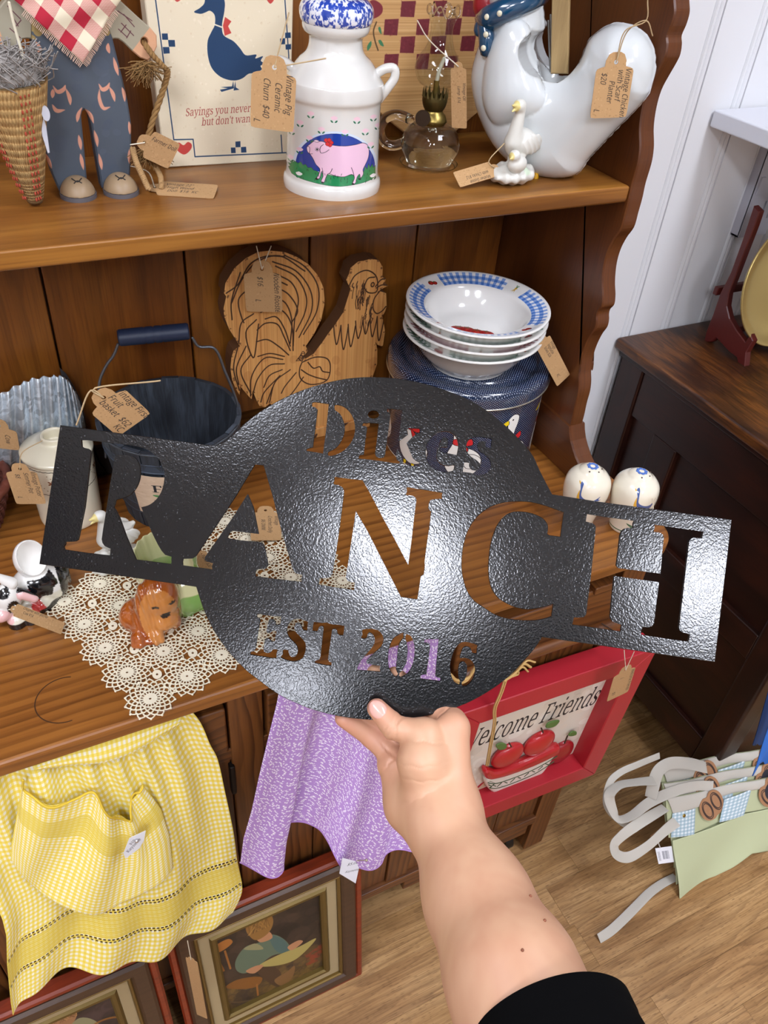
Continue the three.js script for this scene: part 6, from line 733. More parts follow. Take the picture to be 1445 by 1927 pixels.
// two framed pictures leaning on the base
function framedPicture(label, dx, dz, paint, seedK) {
  const F0 = [[.292,0,-.452],[1,0,0],[0,.9915,-.1298]], t = flatThing('framed_picture', label, 'framed picture', [[F0[0][0] + dx, F0[0][1], F0[0][2] + dz], F0[1], F0[2]]);
  const w = .285, h = .34, rect = (a) => V2([-w + a, a, -a, a, -a, h - a, -w + a, h - a]), ring = (a, b, z0, z1, bev = .001) => slab(rect(a), z1 - z0, { holes: [rect(b)], z: z0, bevel: bev });
  const grain = (c, dk, s) => std(0xffffff, .4, { map: woodTex({ base: c, dark: dk, lite: c, lines: 60, line: .3, fine: .5, s, len: .3, wid: .1, w: 256, h: 128 }) });
  part(t, 'outer_moulding', ring(0, .0115, -.02, .002, .003), grain(0x8a3418, 0x4a180a, 500 + seedK)); part(t, 'dark_moulding', ring(.0112, .035, -.02, .006, .004), grain(0x4a3322, 0x241610, 520 + seedK)); part(t, 'gilt_moulding', ring(.0345, .04, -.02, .0035, .002), std(0x7a6230, .4, { metalness: .55 }));
  part(t, 'linen_liner', ring(.0398, .056, -.02, -.002, .001), std(0xa8956f, .9)); part(t, 'gilt_fillet', ring(.0555, .066, -.02, .001, .003), std(0x6e5a2a, .4, { metalness: .5 }));
  const a = .064, tex = planeTex(-w + a, a, -a, h - a, 4200, paint); part(t, 'canvas', printUV(slab(rect(a), .004, { z: -.012 }), -w + a, a, -a, h - a), std(0xffffff, .5, { map: tex })); return t;
}
framedPicture('framed painting of a fair-haired child in a rocking chair reading a sheet', 0, 0, (g) => {
  g.fillStyle = '#35291f'; g.fillRect(-1, -1, 2, 2); mottle(g, -.24, .05, -.04, .3, 260, ['rgba(70,52,40,.25)', 'rgba(28,20,16,.3)', 'rgba(84,66,52,.15)'], .006, .02); mottle(g, -.24, .05, -.05, .13, 160, ['rgba(140,110,50,.25)', 'rgba(96,74,36,.3)'], .004, .014);
  const b = (a, c, s, l) => blob(g, a, c, s, l);
  b([-.2321,.2339,-.2258,.2489,-.2032,.2534,-.198,.2407,-.2117,.2315], '#a5672c'); curve(g, [-.2234,.2266,-.2168,.1791], '#96602a', .003); curve(g, [-.2105,.2276,-.2071,.177], '#96602a', .003); b([-.2177,.1362,-.2005,.14,-.1631,.1136,-.1731,.0964,-.2151,.1275], '#80511f'); curve(g, [-.1727,.1025,-.1733,.07], '#96602a', .003); curve(g, [-.2319,.1104,-.206,.0785,-.1654,.056], '#5a4630', .003);
  b([-.1974,.193,-.1807,.215,-.1611,.211,-.1438,.2178,-.1219,.1854,-.1168,.1506,-.1442,.1608,-.1656,.1508,-.1864,.1467,-.1984,.1633], '#5d6d58'); b([-.144,.215,-.1282,.1965,-.1192,.1711,-.1205,.1474,-.1368,.1671], '#4c6660'); b([-.1842,.212,-.1676,.2132,-.156,.1889,-.1752,.2016], '#8e8a62');
  b([-.1656,.1508,-.1376,.1553,-.1025,.1514,-.0737,.153,-.0889,.134,-.1112,.1206,-.1393,.1284], '#a99a58'); b([-.1695,.1447,-.1461,.1311,-.1338,.1011,-.1395,.0664,-.1556,.094], '#4a3522'); b([-.1451,.0914,-.1232,.0985,-.1119,.1052,-.1172,.0735,-.1324,.0634], '#7d5a34');
  b([-.1634,.2246,-.1465,.2286,-.1412,.2068,-.1579,.2084], '#b5825c'); b([-.1771,.2584,-.1719,.2823,-.1555,.2865,-.1404,.2696,-.1371,.2444,-.1468,.2231,-.1638,.219,-.1738,.2387], '#8c6430'); for (let i = 0; i < 30; i++) { const c = [-.1579,.2547]; curve(g, [c[0] - .02 + rnd() * .035, c[1] + .02, c[0] - .02 + rnd() * .035, c[1] - .015], i % 2 ? 'rgba(176,134,70,.5)' : 'rgba(90,60,26,.5)', .0012); }
  b([-.1195,.1652,-.1017,.1692,-.095,.1608,-.1132,.1508], '#b5825c'); b([-.1859,.1525,-.1688,.1535,-.1591,.1453,-.1736,.1356], '#b5825c'); mottle(g, -.09, .09, -.065, .125, 30, ['rgba(140,58,36,.5)'], .002, .006);
}, 1);
framedPicture('framed painting of a fair-haired child with a hoop beside the first painting', -.3, .012, (g) => {
  g.fillStyle = '#3a2d2a'; g.fillRect(-1, -1, 2, 2); mottle(g, -.24, .05, -.04, .3, 260, ['rgba(84,66,64,.25)', 'rgba(28,20,18,.3)'], .006, .02);
  const b = (a, c) => blob(g, a.map((v, i) => i % 2 ? v : v + .3), c); b([-.448,.2803,-.4368,.3025,-.4222,.2984,-.4097,.2823,-.4087,.2576,-.4202,.2394,-.438,.2418,-.4503,.2586], '#a27650'); b([-.4323,.201,-.4202,.2394,-.4073,.2466,-.3909,.2212,-.3918,.1605], '#8f8c68'); const c = [-.3864,.1916]; g.strokeStyle = '#8a5a24'; g.lineWidth = .004; g.beginPath(); g.ellipse(c[0] + .3, c[1] - .01, .032, .036, 0, 0, 7); g.stroke();
  for (let i = 0; i < 30; i++) { const c = [-.427,.2747]; curve(g, [c[0] + .3 - .025 + rnd() * .05, c[1] + .018, c[0] + .3 - .025 + rnd() * .05, c[1] - .02], i % 2 ? 'rgba(196,150,96,.5)' : 'rgba(110,72,40,.5)', .0014); }
}, 2);
// plate stand with a brass plate on the dark cabinet
{
  const st = thing('plate_stand', 'dark red wooden easel stand holding a brass plate', 'plate stand', [1.17, .778, -.9]), m = std(0x5a1c18, .35);
  const pl = [[1.175,.7738,-.9345],[1.175,.7961,-.9372],[1.175,.8257,-.9361],[1.175,.8685,-.9367],[1.175,.9108,-.9308],[1.175,.9676,-.9309],[1.175,1.0256,-.9329],[1.175,1.0213,-.9179],[1.175,.9976,-.9169],[1.175,.9542,-.9177],[1.175,.9038,-.9182],[1.175,.8764,-.9191],[1.175,.8551,-.9136],[1.175,.8381,-.8983],[1.175,.8263,-.8762],[1.175,.8166,-.8506],[1.175,.8332,-.8473],[1.175,.8257,-.8364],[1.175,.8009,-.8406],[1.175,.7683,-.8294],[1.175,.7715,-.845],[1.175,.7834,-.8555],[1.175,.7847,-.8752],[1.175,.7936,-.9111],[1.175,.7821,-.9181]].map((p) => new THREE.Vector2(p[2], p[1]));
  for (const x of [1.168, 1.288]) { const g = slab(pl.slice(), .013, { bevel: .0015, grain: 'y' }); g.rotateY(-Math.PI / 2); g.translate(x + .013, 0, 0); wpart(st, 'side_support', g, m); }
  wpart(st, 'cross_bar', box(1.17, .86, -.955, 1.3, .875, -.945, 'x', .002), m); wpart(st, 'cross_bar', box(1.17, .81, -.9, 1.3, .822, -.89, 'x', .002), m);
  const p = thing('brass_plate', 'round brass rimmed plate standing in the red easel', 'plate', [1.238, .905, -.882]); p.rotation.x = -.22;
  const br = std(0xd3bb78, .34, { metalness: .8 }), pr = lathe(roundProf([[0, .004], [.06, .004], [.085, .008], [.105, .02], [.108, .021], [.109, .019], [.088, .003], [.06, -.002], [0, -.002]], 4), 72); pr.rotateX(Math.PI / 2); part(p, 'plate', pr, br);
  part(p, 'backing', new THREE.CylinderGeometry(.07, .07, .012, 40).rotateX(Math.PI / 2).translate(0, 0, -.009), std(0xc9c6c0, .5));
}
// ---------- the pile of folded aprons on the floor, and the blue cloth beside it ----------
function ribbon(pts, w, twist = () => 0, th = .001, n = 60, face = [-.37, .64, .67]) {
  const c = new THREE.CatmullRomCurve3(pts.map(v3), false, 'centripetal'), up = new THREE.Vector3(), tn = new THREE.Vector3(), F = v3(face), b = new THREE.Vector3();
  return sheet(n, 4, (s, v) => { const p = c.getPoint(s); c.getTangent(s, tn); up.crossVectors(tn, F).normalize(); b.crossVectors(up, tn).normalize(); const a = twist(s); up.multiplyScalar(Math.cos(a)).addScaledVector(b, Math.sin(a)); return { p: [p.x + up.x * (v - .5) * w, p.y + up.y * (v - .5) * w, p.z + up.z * (v - .5) * w], uv: [s * 12, v] }; }, th);
}
{
  M.sage = std(0xbcc29a, .9); M.canvasWhite = std(0xc6c1b6, .9); const blueG = canvasTex(256, 256, (g, w, h) => gingham(g, w, h, 64, '#86a9b8', '#e3ebee')); M.blueG = std(0xffffff, .9, { map: blueG }); M.kraft = std(0xa97c58, .85); M.brassB = std(0x9a7f3c, .3, { metalness: .9 });
  const F0 = [[.8729,0,-.3291],[1,0,0],[0,.8176,-.5757]], N = new THREE.Vector3().crossVectors(v3(F0[1]), v3(F0[2]));
  const tagShape = (o, u, v, s, r) => { const a = [[-1, 0], [-.95, .45], [-.72, .85], [-.35, 1.02], [0, .86], [.35, 1.02], [.72, .85], [.95, .45], [1, 0], [.93, -.42], [.65, -.8], [.25, -1], [0, -.96], [-.25, -1], [-.65, -.8], [-.93, -.42]].flatMap(([x, y]) => [u + s * (x * Math.cos(r) - y * .92 * Math.sin(r)), v + s * (x * Math.sin(r) + y * .92 * Math.cos(r))]); return smooth(a, true, 4); };
  const lobes = (g, u, v, s, r) => { g.save(); g.translate(u, v); g.rotate(r); for (const q of [-1, 1]) for (const k of [.86, .7]) { g.strokeStyle = '#3b2d28'; g.lineWidth = s * .07; g.beginPath(); g.ellipse(q * s * .45, 0, s * .42 * k, s * .86 * k, 0, 0, 7); g.stroke(); } g.restore(); };
  function apron(label, off, du, dv, full) {
    const t = flatThing('apron', label, 'apron', [[F0[0][0] + N.x * off + du, F0[0][1] + .002 + Math.max(0, N.y * off), F0[0][2] + N.z * off], F0[1], F0[2]], 'folded aprons on the floor');
    const sk = patch([.0072,.111,.0554,.1035,.1015,.0984,.1815,.093,.2444,.0782,.3311,.0651], [.0023,-.0028,.0448,-.0039,.0831,-.0015,.1324,.0031,.1806,.014,.2305,-.0005,.3151,-.027], [.0072,.111,.0054,.0738,.0023,-.0028], [.3311,.0651,.3231,.0191,.3151,-.027]);
    part(t, 'skirt', sheet(60, 30, (s, v) => { const q = sk(s, v); return { p: [q[0], q[1] + dv, .006 * Math.sin(s * 9 + v * 3) * v + .01 * v * sstep(.5, .9, s)], uv: [s * 3, v] }; }, .0016), M.sage);
    const bt = [.0087,.195,.0433,.1868,.0846,.1768,.1707,.1599,.2554,.1402,.3403,.1184], bb = [.017,.1597,.0499,.1565,.08,.152,.1676,.1429,.2523,.1229,.3372,.1006], st = [.0017,.1184,.0558,.1058,.102,.1008,.182,.0954,.2448,.0806,.3315,.0676];
    part(t, 'bib', sheet(50, 10, (s, v) => { const a = along(bt, s), b = along(st, s); return [lerp(a[0], b[0], v), lerp(a[1], b[1], v) + dv, -.002 + .003 * Math.sin(s * 12)]; }, .0014), M.sage);
    part(t, 'waistband', sheet(50, 5, (s, v) => { const a = along(bt, s), b = along(bb, s); return [lerp(a[0], b[0], v), lerp(a[1], b[1], v) + dv, .0012 + .003 * Math.sin(s * 12) + .002 * Math.sin(v * 3.1)]; }, .0014), M.canvasWhite);
    for (const [a, b, c, d] of [[[.0146,.1627,.0675,.1519], [.0035,.1201,.0556,.1046]], [[.1382,.1416,.2058,.1358], [.1183,.1031,.1782,.093]]].map(([q, r]) => [q.slice(0, 2), q.slice(2), r.slice(0, 2), r.slice(2)])) part(t, 'gingham_pocket', sheet(12, 10, (s, v) => { const x = lerp(lerp(a[0], b[0], s), lerp(c[0], d[0], s), v), y = lerp(lerp(a[1], b[1], s), lerp(c[1], d[1], s), v); return { p: [x, y + dv, .0026 + .002 * Math.sin(s * 3)], uv: [s * 1.6, v * 1.8] }; }, .0012), M.blueG);
    const c = [.1036,.1438,.2492,.1148,.0379,.15], s = .028, tex = planeTex(-.02, 0, .4, .3, 2400, (g) => { g.fillStyle = '#a97c58'; g.fillRect(-1, -1, 3, 3); mottle(g, -.02, 0, .4, .3, 300, ['rgba(130,90,60,.3)', 'rgba(196,152,116,.25)'], .0005, .002); lobes(g, c[0], c[1], s * .96, .42); lobes(g, c[2], c[3], s, .6); g.fillStyle = '#2a2a33'; g.beginPath(); g.ellipse(c[2] + .003, c[3], s * .62, s * .7, .6, 0, 7); g.fill(); });
    part(t, 'kraft_tag', printUV(slab(tagShape(0, c[0], c[1] + dv, s, .42), .0012, { z: .005 }), -.02, dv, .4, .3 + dv), std(0xffffff, .85, { map: tex })); part(t, 'kraft_tag', printUV(slab(tagShape(0, c[2], c[3] + dv, s * 1.05, .6), .0012, { z: .006 }), -.02, dv, .4, .3 + dv), std(0xffffff, .85, { map: tex }));
    part(t, 'button', ball([c[4], c[5] + dv, .005], .0036, .0036, .002), M.brassB);
    const I = new THREE.Matrix4().compose(t.position, t.quaternion, t.scale).invert(), L = (a) => a.map((p) => v3(p).applyMatrix4(I));
    return { t, L };
  }
  const a1 = apron('front sage green apron of the pile on the floor, with a barcode label', 0, 0, 0), a2 = apron('middle sage green apron of the pile, its tags showing above the front one', -.012, .004, .017), a3 = apron('rear sage green apron of the pile, against the dark cabinet', -.026, .012, .036);
  const up = (l, h) => l.map((p, i) => [p[0], Math.max(p[1], .006), p[2] + (h ?? 0)]);
  part(a1.t, 'strap', ribbon(a1.L(up([[.8895,.1287,-.4197],[.8614,.1238,-.4163],[.8148,.1132,-.4089],[.7714,.1122,-.4081],[.7505,.1255,-.4175],[.7497,.1396,-.4275],[.7683,.1471,-.4327],[.8097,.1532,-.437],[.8692,.1577,-.4402]], .012)), .018, (s) => .7 * Math.sin(s * 7)), M.canvasWhite);
  part(a1.t, 'strap', ribbon(a1.L(up([[.894,.006,-.3599],[.8636,.006,-.3604],[.8305,.006,-.3572],[.7863,.006,-.347],[.7505,.006,-.3387],[.717,.006,-.3324],[.691,.006,-.3306]])), .016, (s) => .25 + .9 * s * s, .001, 60, [0, 1, .1]), M.canvasWhite);
  part(a2.t, 'strap', ribbon(a2.L(up([[.9896,.1478,-.4332],[.9487,.1608,-.4423],[.9015,.1676,-.4472],[.8423,.1685,-.4478],[.7972,.1613,-.4427],[.7727,.1655,-.4457],[.7614,.1889,-.4622],[.7615,.2065,-.4746],[.7814,.2139,-.4797],[.8223,.2068,-.4748],[.8606,.1968,-.4677]], .004)), .018, (s) => .6 * Math.sin(s * 8 + 1)), M.canvasWhite);
  part(a3.t, 'strap', ribbon(a3.L(up([[.9835,.1767,-.4536],[.9387,.1977,-.4684],[.899,.2089,-.4762],[.8742,.2045,-.4732],[.858,.1856,-.4598],[.8486,.1705,-.4492]], .0)), .021, (s) => .5 * Math.sin(s * 4)), M.canvasWhite); part(a3.t, 'strap', ribbon(a3.L(up([[.8891,.218,-.4826],[.8396,.2193,-.4835],[.7966,.2189,-.4832],[.7753,.2119,-.4783],[.7597,.1816,-.457],[.7849,.1455,-.4316],[.8147,.1254,-.4174]], -.01)), .012, (s) => .8 - .8 * s), M.canvasWhite);
  const bar = canvasTex(256, 256, (g, w, h) => { g.fillStyle = '#e9e9ee'; g.fillRect(0, 0, w, h); g.fillStyle = '#5c5f6b'; for (let i = 0; i < 13; i++) g.fillRect(90 + i * 8, 60, 2 + hash(i, 2) * 4, 130); for (let i = 0; i < 4; i++) { g.fillRect(24 + i * 9, 60, 3, 150); } });
  const lb = [-.0298,.1096,.007,.0985,.0071,.0667,-.0279,.0776]; part(a1.t, 'barcode_label', sheet(4, 4, (s, v) => ({ p: [lerp(lerp(lb[0], lb[2], s), lerp(lb[6], lb[4], s), v), lerp(lerp(lb[1], lb[3], s), lerp(lb[7], lb[5], s), v), -.004], uv: [s, 1 - v] }), .0006), std(0xffffff, .6, { map: bar }));
  const kt = [-.0367,.1357,-.0137,.1398,.0093,.1478,.0048,.1347,-.0241,.1242]; part(a1.t, 'kraft_flap', slab(V2(kt).reverse(), .001, { z: -.006 }), M.kraft); part(a1.t, 'swing_tie', tube([[...[-.0223,.1259], -.004], [...[-.0213,.1155], -.003], [...[-.0186,.1063], -.004]], .0012, 5), M.canvasWhite);
  // blue cloths at the right edge
  const blue = (label, col, P, z0, bow) => { const t = thing('blue_cloth', label, 'cloth', P[0]); const g = sheet(16, 24, (s, v) => { const a = v3(P[0]).lerp(v3(P[1]), s), b = v3(P[2]).lerp(v3(P[3]), s), p = a.lerp(b, v); return [p.x, p.y + (v > .97 ? .004 * Math.sin(s * 60) : 0), p.z + bow * Math.sin(s * 7 + v * 2) * v]; }, .0014); wpart(t, 'fabric', g, std(col, .85)); return t; };
  const dk = [[.9083,.5307,-.4],[.9577,.5324,-.4],[.9556,.3463,-.4],[1.0895,.2293,-.4]], lt = [[.8472,.5282,-.345],[.9125,.5441,-.345],[.8757,.389,-.345],[.9712,.3659,-.345]];
  blue('dark blue cloth hanging in front of the dark cabinet', 0x1d4684, dk, 0, .006); blue('bright blue cloth with a pinked edge lying on the apron pile', 0x2f74d6, lt, 0, .008);
}
// ---------- wooden farmer doll with a woven cone, rope and scarf ----------
{
  const t = flatThing('wooden_doll', 'flat painted wooden farmer doll in blue overalls with a checked scarf', 'doll', [[.12,1.18,-.795],[1,0,0],[0,1,0]]);
  const U0 = -.1, V0 = -.01, U1 = .09, V1 = .2, Z = .018;
  const ov = [-.0356,.1608,-.0394,.1359,-.0424,.1218,-.0449,.1047,-.0474,.0835,-.0481,.0604,-.0481,.0373,-.0462,.0181,-.0425,.0025,-.0174,.0043,-.0151,.0343,-.0136,.0578,-.0131,.065,-.0116,.0684,-.0099,.0696,-.0081,.0686,-.0066,.0656,-.0057,.0584,-.0055,.0337,-.0048,.0022,.0216,.0089,.0259,.0317,.0289,.0568,.0282,.0752,.0266,.0903,.0241,.1086,.0222,.1228,.0184,.1366,.0202,.1614];
  const tex = planeTex(U0, V0, U1, V1, 4800, (g) => { g.fillStyle = '#4b545f'; g.fillRect(-1, -1, 2, 2); mottle(g, U0, V0, U1, V1, 200, ['rgba(92,110,132,.14)', 'rgba(60,74,94,.14)'], .002, .008);
    const pc = '#d3967c', s = (a) => { const p = smooth(a, false, 6); for (let i = 0; i < p.length; i++) { const k = Math.sin(Math.PI * i / (p.length - 1)); g.fillStyle = pc; g.globalAlpha = .75; g.beginPath(); g.arc(p[i].x, p[i].y, .0004 + .0013 * k, 0, 7); g.fill(); } g.globalAlpha = 1; };
    for (const a of [[-.0398,.1225,-.0377,.1188,-.038,.115,-.0396,.1117], [-.0444,.106,-.0452,.0995,-.0468,.0933], [-.0321,.0893,-.0292,.0847,-.0241,.0864,-.0221,.0895], [-.0221,.0868,-.0204,.0798,-.0206,.0743], [.0056,.0896,.0079,.0853,.0121,.0866,.0146,.0902], [.0054,.0854,.0043,.078,.0067,.0703,.0123,.0711], [.0141,.087,.0163,.0813,.017,.0756], [-.0326,.0866,-.0343,.0803], [-.0353,.0748,-.0328,.0701,-.026,.0703], [.0208,.1096,.0218,.1024,.0229,.096], [.0179,.1202,.0172,.1167,.0179,.1132], [.0248,.0862,.0259,.081,.0256,.0753], [.027,.0583,.0273,.0529,.0267,.0479], [.0244,.0349,.0236,.0288,.0228,.0226], [-.0116,.0715,-.0155,.0656,-.0174,.0604], [-.0088,.0702,-.0052,.0651,-.0037,.0588], [-.0179,.0493,-.0177,.0434,-.0179,.0374], [-.0041,.0525,-.0032,.0455,-.0033,.0391], [-.0031,.0325,-.0026,.0253,-.0025,.0191], [-.019,.0335,-.0188,.0274,-.0185,.0202], [-.048,.0353,-.0467,.0292,-.0455,.0231]]) s(a);
    const y = [-.0338,.1301,.0158,.1315]; mottle(g, y[0] - .008, y[1] - .006, y[0] + .008, y[1] + .006, 12, ['#9d8450'], .002, .004); mottle(g, y[2] - .004, y[3] - .005, y[2] + .006, y[3] + .006, 10, ['#9d8450'], .002, .004); });
  part(t, 'overalls', printUV(slab(V2(ov).reverse(), Z, { z: -Z, bevel: .0015 }), U0, V0, U1, V1), std(0xffffff, .6, { map: tex }));
  const ar = [.0195,.1565,.0184,.1366,.0202,.1289,.0221,.1224,.0246,.1229,.0275,.1227,.0316,.1199,.0377,.1136,.044,.1081,.0506,.1058,.0554,.1097,.0597,.1166,.0603,.1251,.0557,.1307,.0458,.1391,.0337,.15,.0308,.1566], al = [-.0349,.1561,-.0415,.1231,-.0449,.1237,-.0486,.1234,-.0513,.1209,-.0544,.1169,-.0691,.1188,-.0698,.1312,-.0615,.1456,-.0506,.156], hh = [.0493,.12], hole = []; for (let i = 0; i < 14; i++) hole.push(new THREE.Vector2(hh[0] + .0032 * Math.cos(i * .449), hh[1] + .0036 * Math.sin(i * .449)));
  const st = planeTex(U0, V0, U1, V1, 4200, (g) => { g.fillStyle = '#a49c86'; g.fillRect(-1, -1, 2, 2); poly(g, [.0553,.1314,.0377,.1136,.05,.0897,.0756,.1168], '#d6a27c'); poly(g, [-.0648,.1303,-.0748,.1088,-.0642,.1086,-.0634,.1204], '#d6a27c'); for (const a of [[.0299,.1433,.0406,.1361], [.0344,.1408,.042,.1318], [.0286,.1301,.0351,.124], [.0316,.1344,.0406,.1252], [.0353,.1331,.0302,.1279], [.0386,.1287,.0345,.1235], [-.0552,.1465,-.0475,.1376], [-.0472,.1368,-.0537,.1311], [-.0538,.1408,-.0502,.1327], [-.0568,.1311,-.0502,.1244]]) curve(g, a, '#5c2f38', .0007); });
  part(t, 'arm', printUV(slab(V2(ar).reverse(), .012, { holes: [hole], z: -.016, bevel: .001 }), U0, V0, U1, V1), std(0xffffff, .6, { map: st })); part(t, 'arm', printUV(slab(V2(al).reverse(), .012, { z: -.016, bevel: .001 }), U0, V0, U1, V1), std(0xffffff, .6, { map: st }));
  // checked scarf tied at the neck, point hanging down the front
  const sc = [-.0541,.1559,-.0061,.1079,.0336,.1567], pl = canvasTex(512, 512, (g, w, h) => { const p = 85; g.fillStyle = '#e7dcc0'; g.fillRect(0, 0, w, h); for (let y = 0; y < h; y += 3) for (let x = 0; x < w; x += 3) { const a = (x / p | 0) % 2, b = (y / p | 0) % 2; if (a && b) g.fillStyle = '#b01f35'; else if (a || b) { g.fillStyle = ((x + y) / 3) % 2 ? '#b84a55' : '#e7dcc0'; } else continue; g.fillRect(x, y, 3, 3); } }); pl.repeat.set(1, 1);
  const A = sc.slice(0, 2), Bp = sc.slice(2, 4), Cc = sc.slice(4), e1 = [A[0] - Bp[0], A[1] - Bp[1]], e2 = [Cc[0] - Bp[0], Cc[1] - Bp[1]];
  const sg = sheet(36, 36, (s, v) => { const a = s, b = v * 1; return { p: [Bp[0] + e1[0] * a + e2[0] * b, Bp[1] + e1[1] * a + e2[1] * b, .004 + .004 * Math.sin((a + b) * 8 + a * 5) * (a + b) * .6 + .003], uv: [a * 1.0, b * 1.0] }; }, .0012); part(t, 'scarf', sg, std(0xffffff, .9, { map: pl }));
  const fr = []; for (let i = 0; i < 90; i++) { const k = (i % 45) / 45 * .8, e = i < 45 ? e1 : e2, o = i < 45 ? e2 : e1, x = Bp[0] + e[0] * k, y = Bp[1] + e[1] * k, l = Math.hypot(...o); fr.push(tube([[x, y, .007], [x - o[0] / l * .0045 + (rnd() - .5) * .001, y - o[1] / l * .0045, .0065 + rnd() * .001]], .0003, 4, 2)); } part(t, 'fringe', fr, std(0xd8b9a4, .9));
  for (const [c, tilt] of [[[-.0275,.003], 0], [[.0107,.0042], .1]]) { const o = [c[0], Math.max(.001, c[1] - .004)]; const shoe = netSurface((x, y, z) => Math.max(sdBall(x, y, z, [0, .001, .004], .0155, .0165, .018), -y + .0035), [-.02, 0, -.018], [.02, .024, .026], .0012); shoe.translate(o[0], .0002, .004); part(t, 'shoe', shoe, std(0x9c8466, .45)); const so = new THREE.CylinderGeometry(1, 1, .0036, 32); so.scale(.016, 1, .0185); so.translate(o[0], .0018, .008); part(t, 'sole', so, std(0x5d5a5e, .6)); part(t, 'laces', [tube([[o[0] - .004, .0175, .014], [o[0], .0155, .0175], [o[0] + .004, .0172, .0145]], .0006, 4), tube([[o[0] - .003, .0148, .018], [o[0], .016, .0165], [o[0] + .003, .0146, .0182]], .0006, 4)], std(0x2a2623, .8)); }
  // rope through the hand
  const rp = [.0494,.1198,.0526,.1126,.059,.1052,.064,.0996,.0626,.0912,.0559,.0771,.0476,.0598,.0404,.0431,.0348,.0322], rope = (pts, r) => { const g = []; for (let k = 0; k < 3; k++) { const c = new THREE.CatmullRomCurve3(pts.map(v3), false, 'centripetal'), q = [], n = 90; for (let i = 0; i <= n; i++) { const p = c.getPoint(i / n), a = i * .55 + k * 2.09; q.push([p.x + Math.cos(a) * r * .55, p.y, p.z + Math.sin(a) * r * .55]); } g.push(tube(q, r * .62, 5, n * 2)); } return merge(g); };
  const z = (a, zz) => { const r = []; for (let i = 0; i < a.length; i += 2) r.push([a[i], a[i + 1], zz[i / 2] ?? zz[zz.length - 1]]); return r; };
  M.jute = std(0x8d6b3e, .95);
  part(t, 'rope', [rope(z(rp, [-.01, .002, .006, .006, .004, .004, .004, .004, .004]), .0026)], M.jute); part(t, 'rope', rope(z([.0259,.0379,.0267,.0275,.0297,.0169,.0332,.0059], [.008, .014, .018, .022]), .0026), std(0xa8865a, .95)); part(t, 'rope', rope(z([.0453,.02,.0478,.0124,.0473,.0027], [.004, .01, .012]), .0024), std(0xa8865a, .95));
  const fz = []; const fc = [[.0451,.1], [.041,.0297]]; for (const [c, n, w] of [[fc[0], 130, .022], [fc[1], 130, .02]]) for (let i = 0; i < n; i++) { const a = -rnd() * 3.1, l = w * (.4 + rnd() * .6), x = c[0] + (rnd() - .5) * .012, y = c[1] + .004 + (rnd() - .5) * .008; fz.push(tube([[x, y, .003 + rnd() * .006], [x + Math.cos(a) * l * .5, y + Math.sin(a) * l * .3, .004 + rnd() * .01], [x + Math.cos(a) * l * .9, y + Math.sin(a) * l * .7, .003 + rnd() * .01]], .0004, 3, 4)); } part(t, 'frayed_ends', fz, M.jute);
}
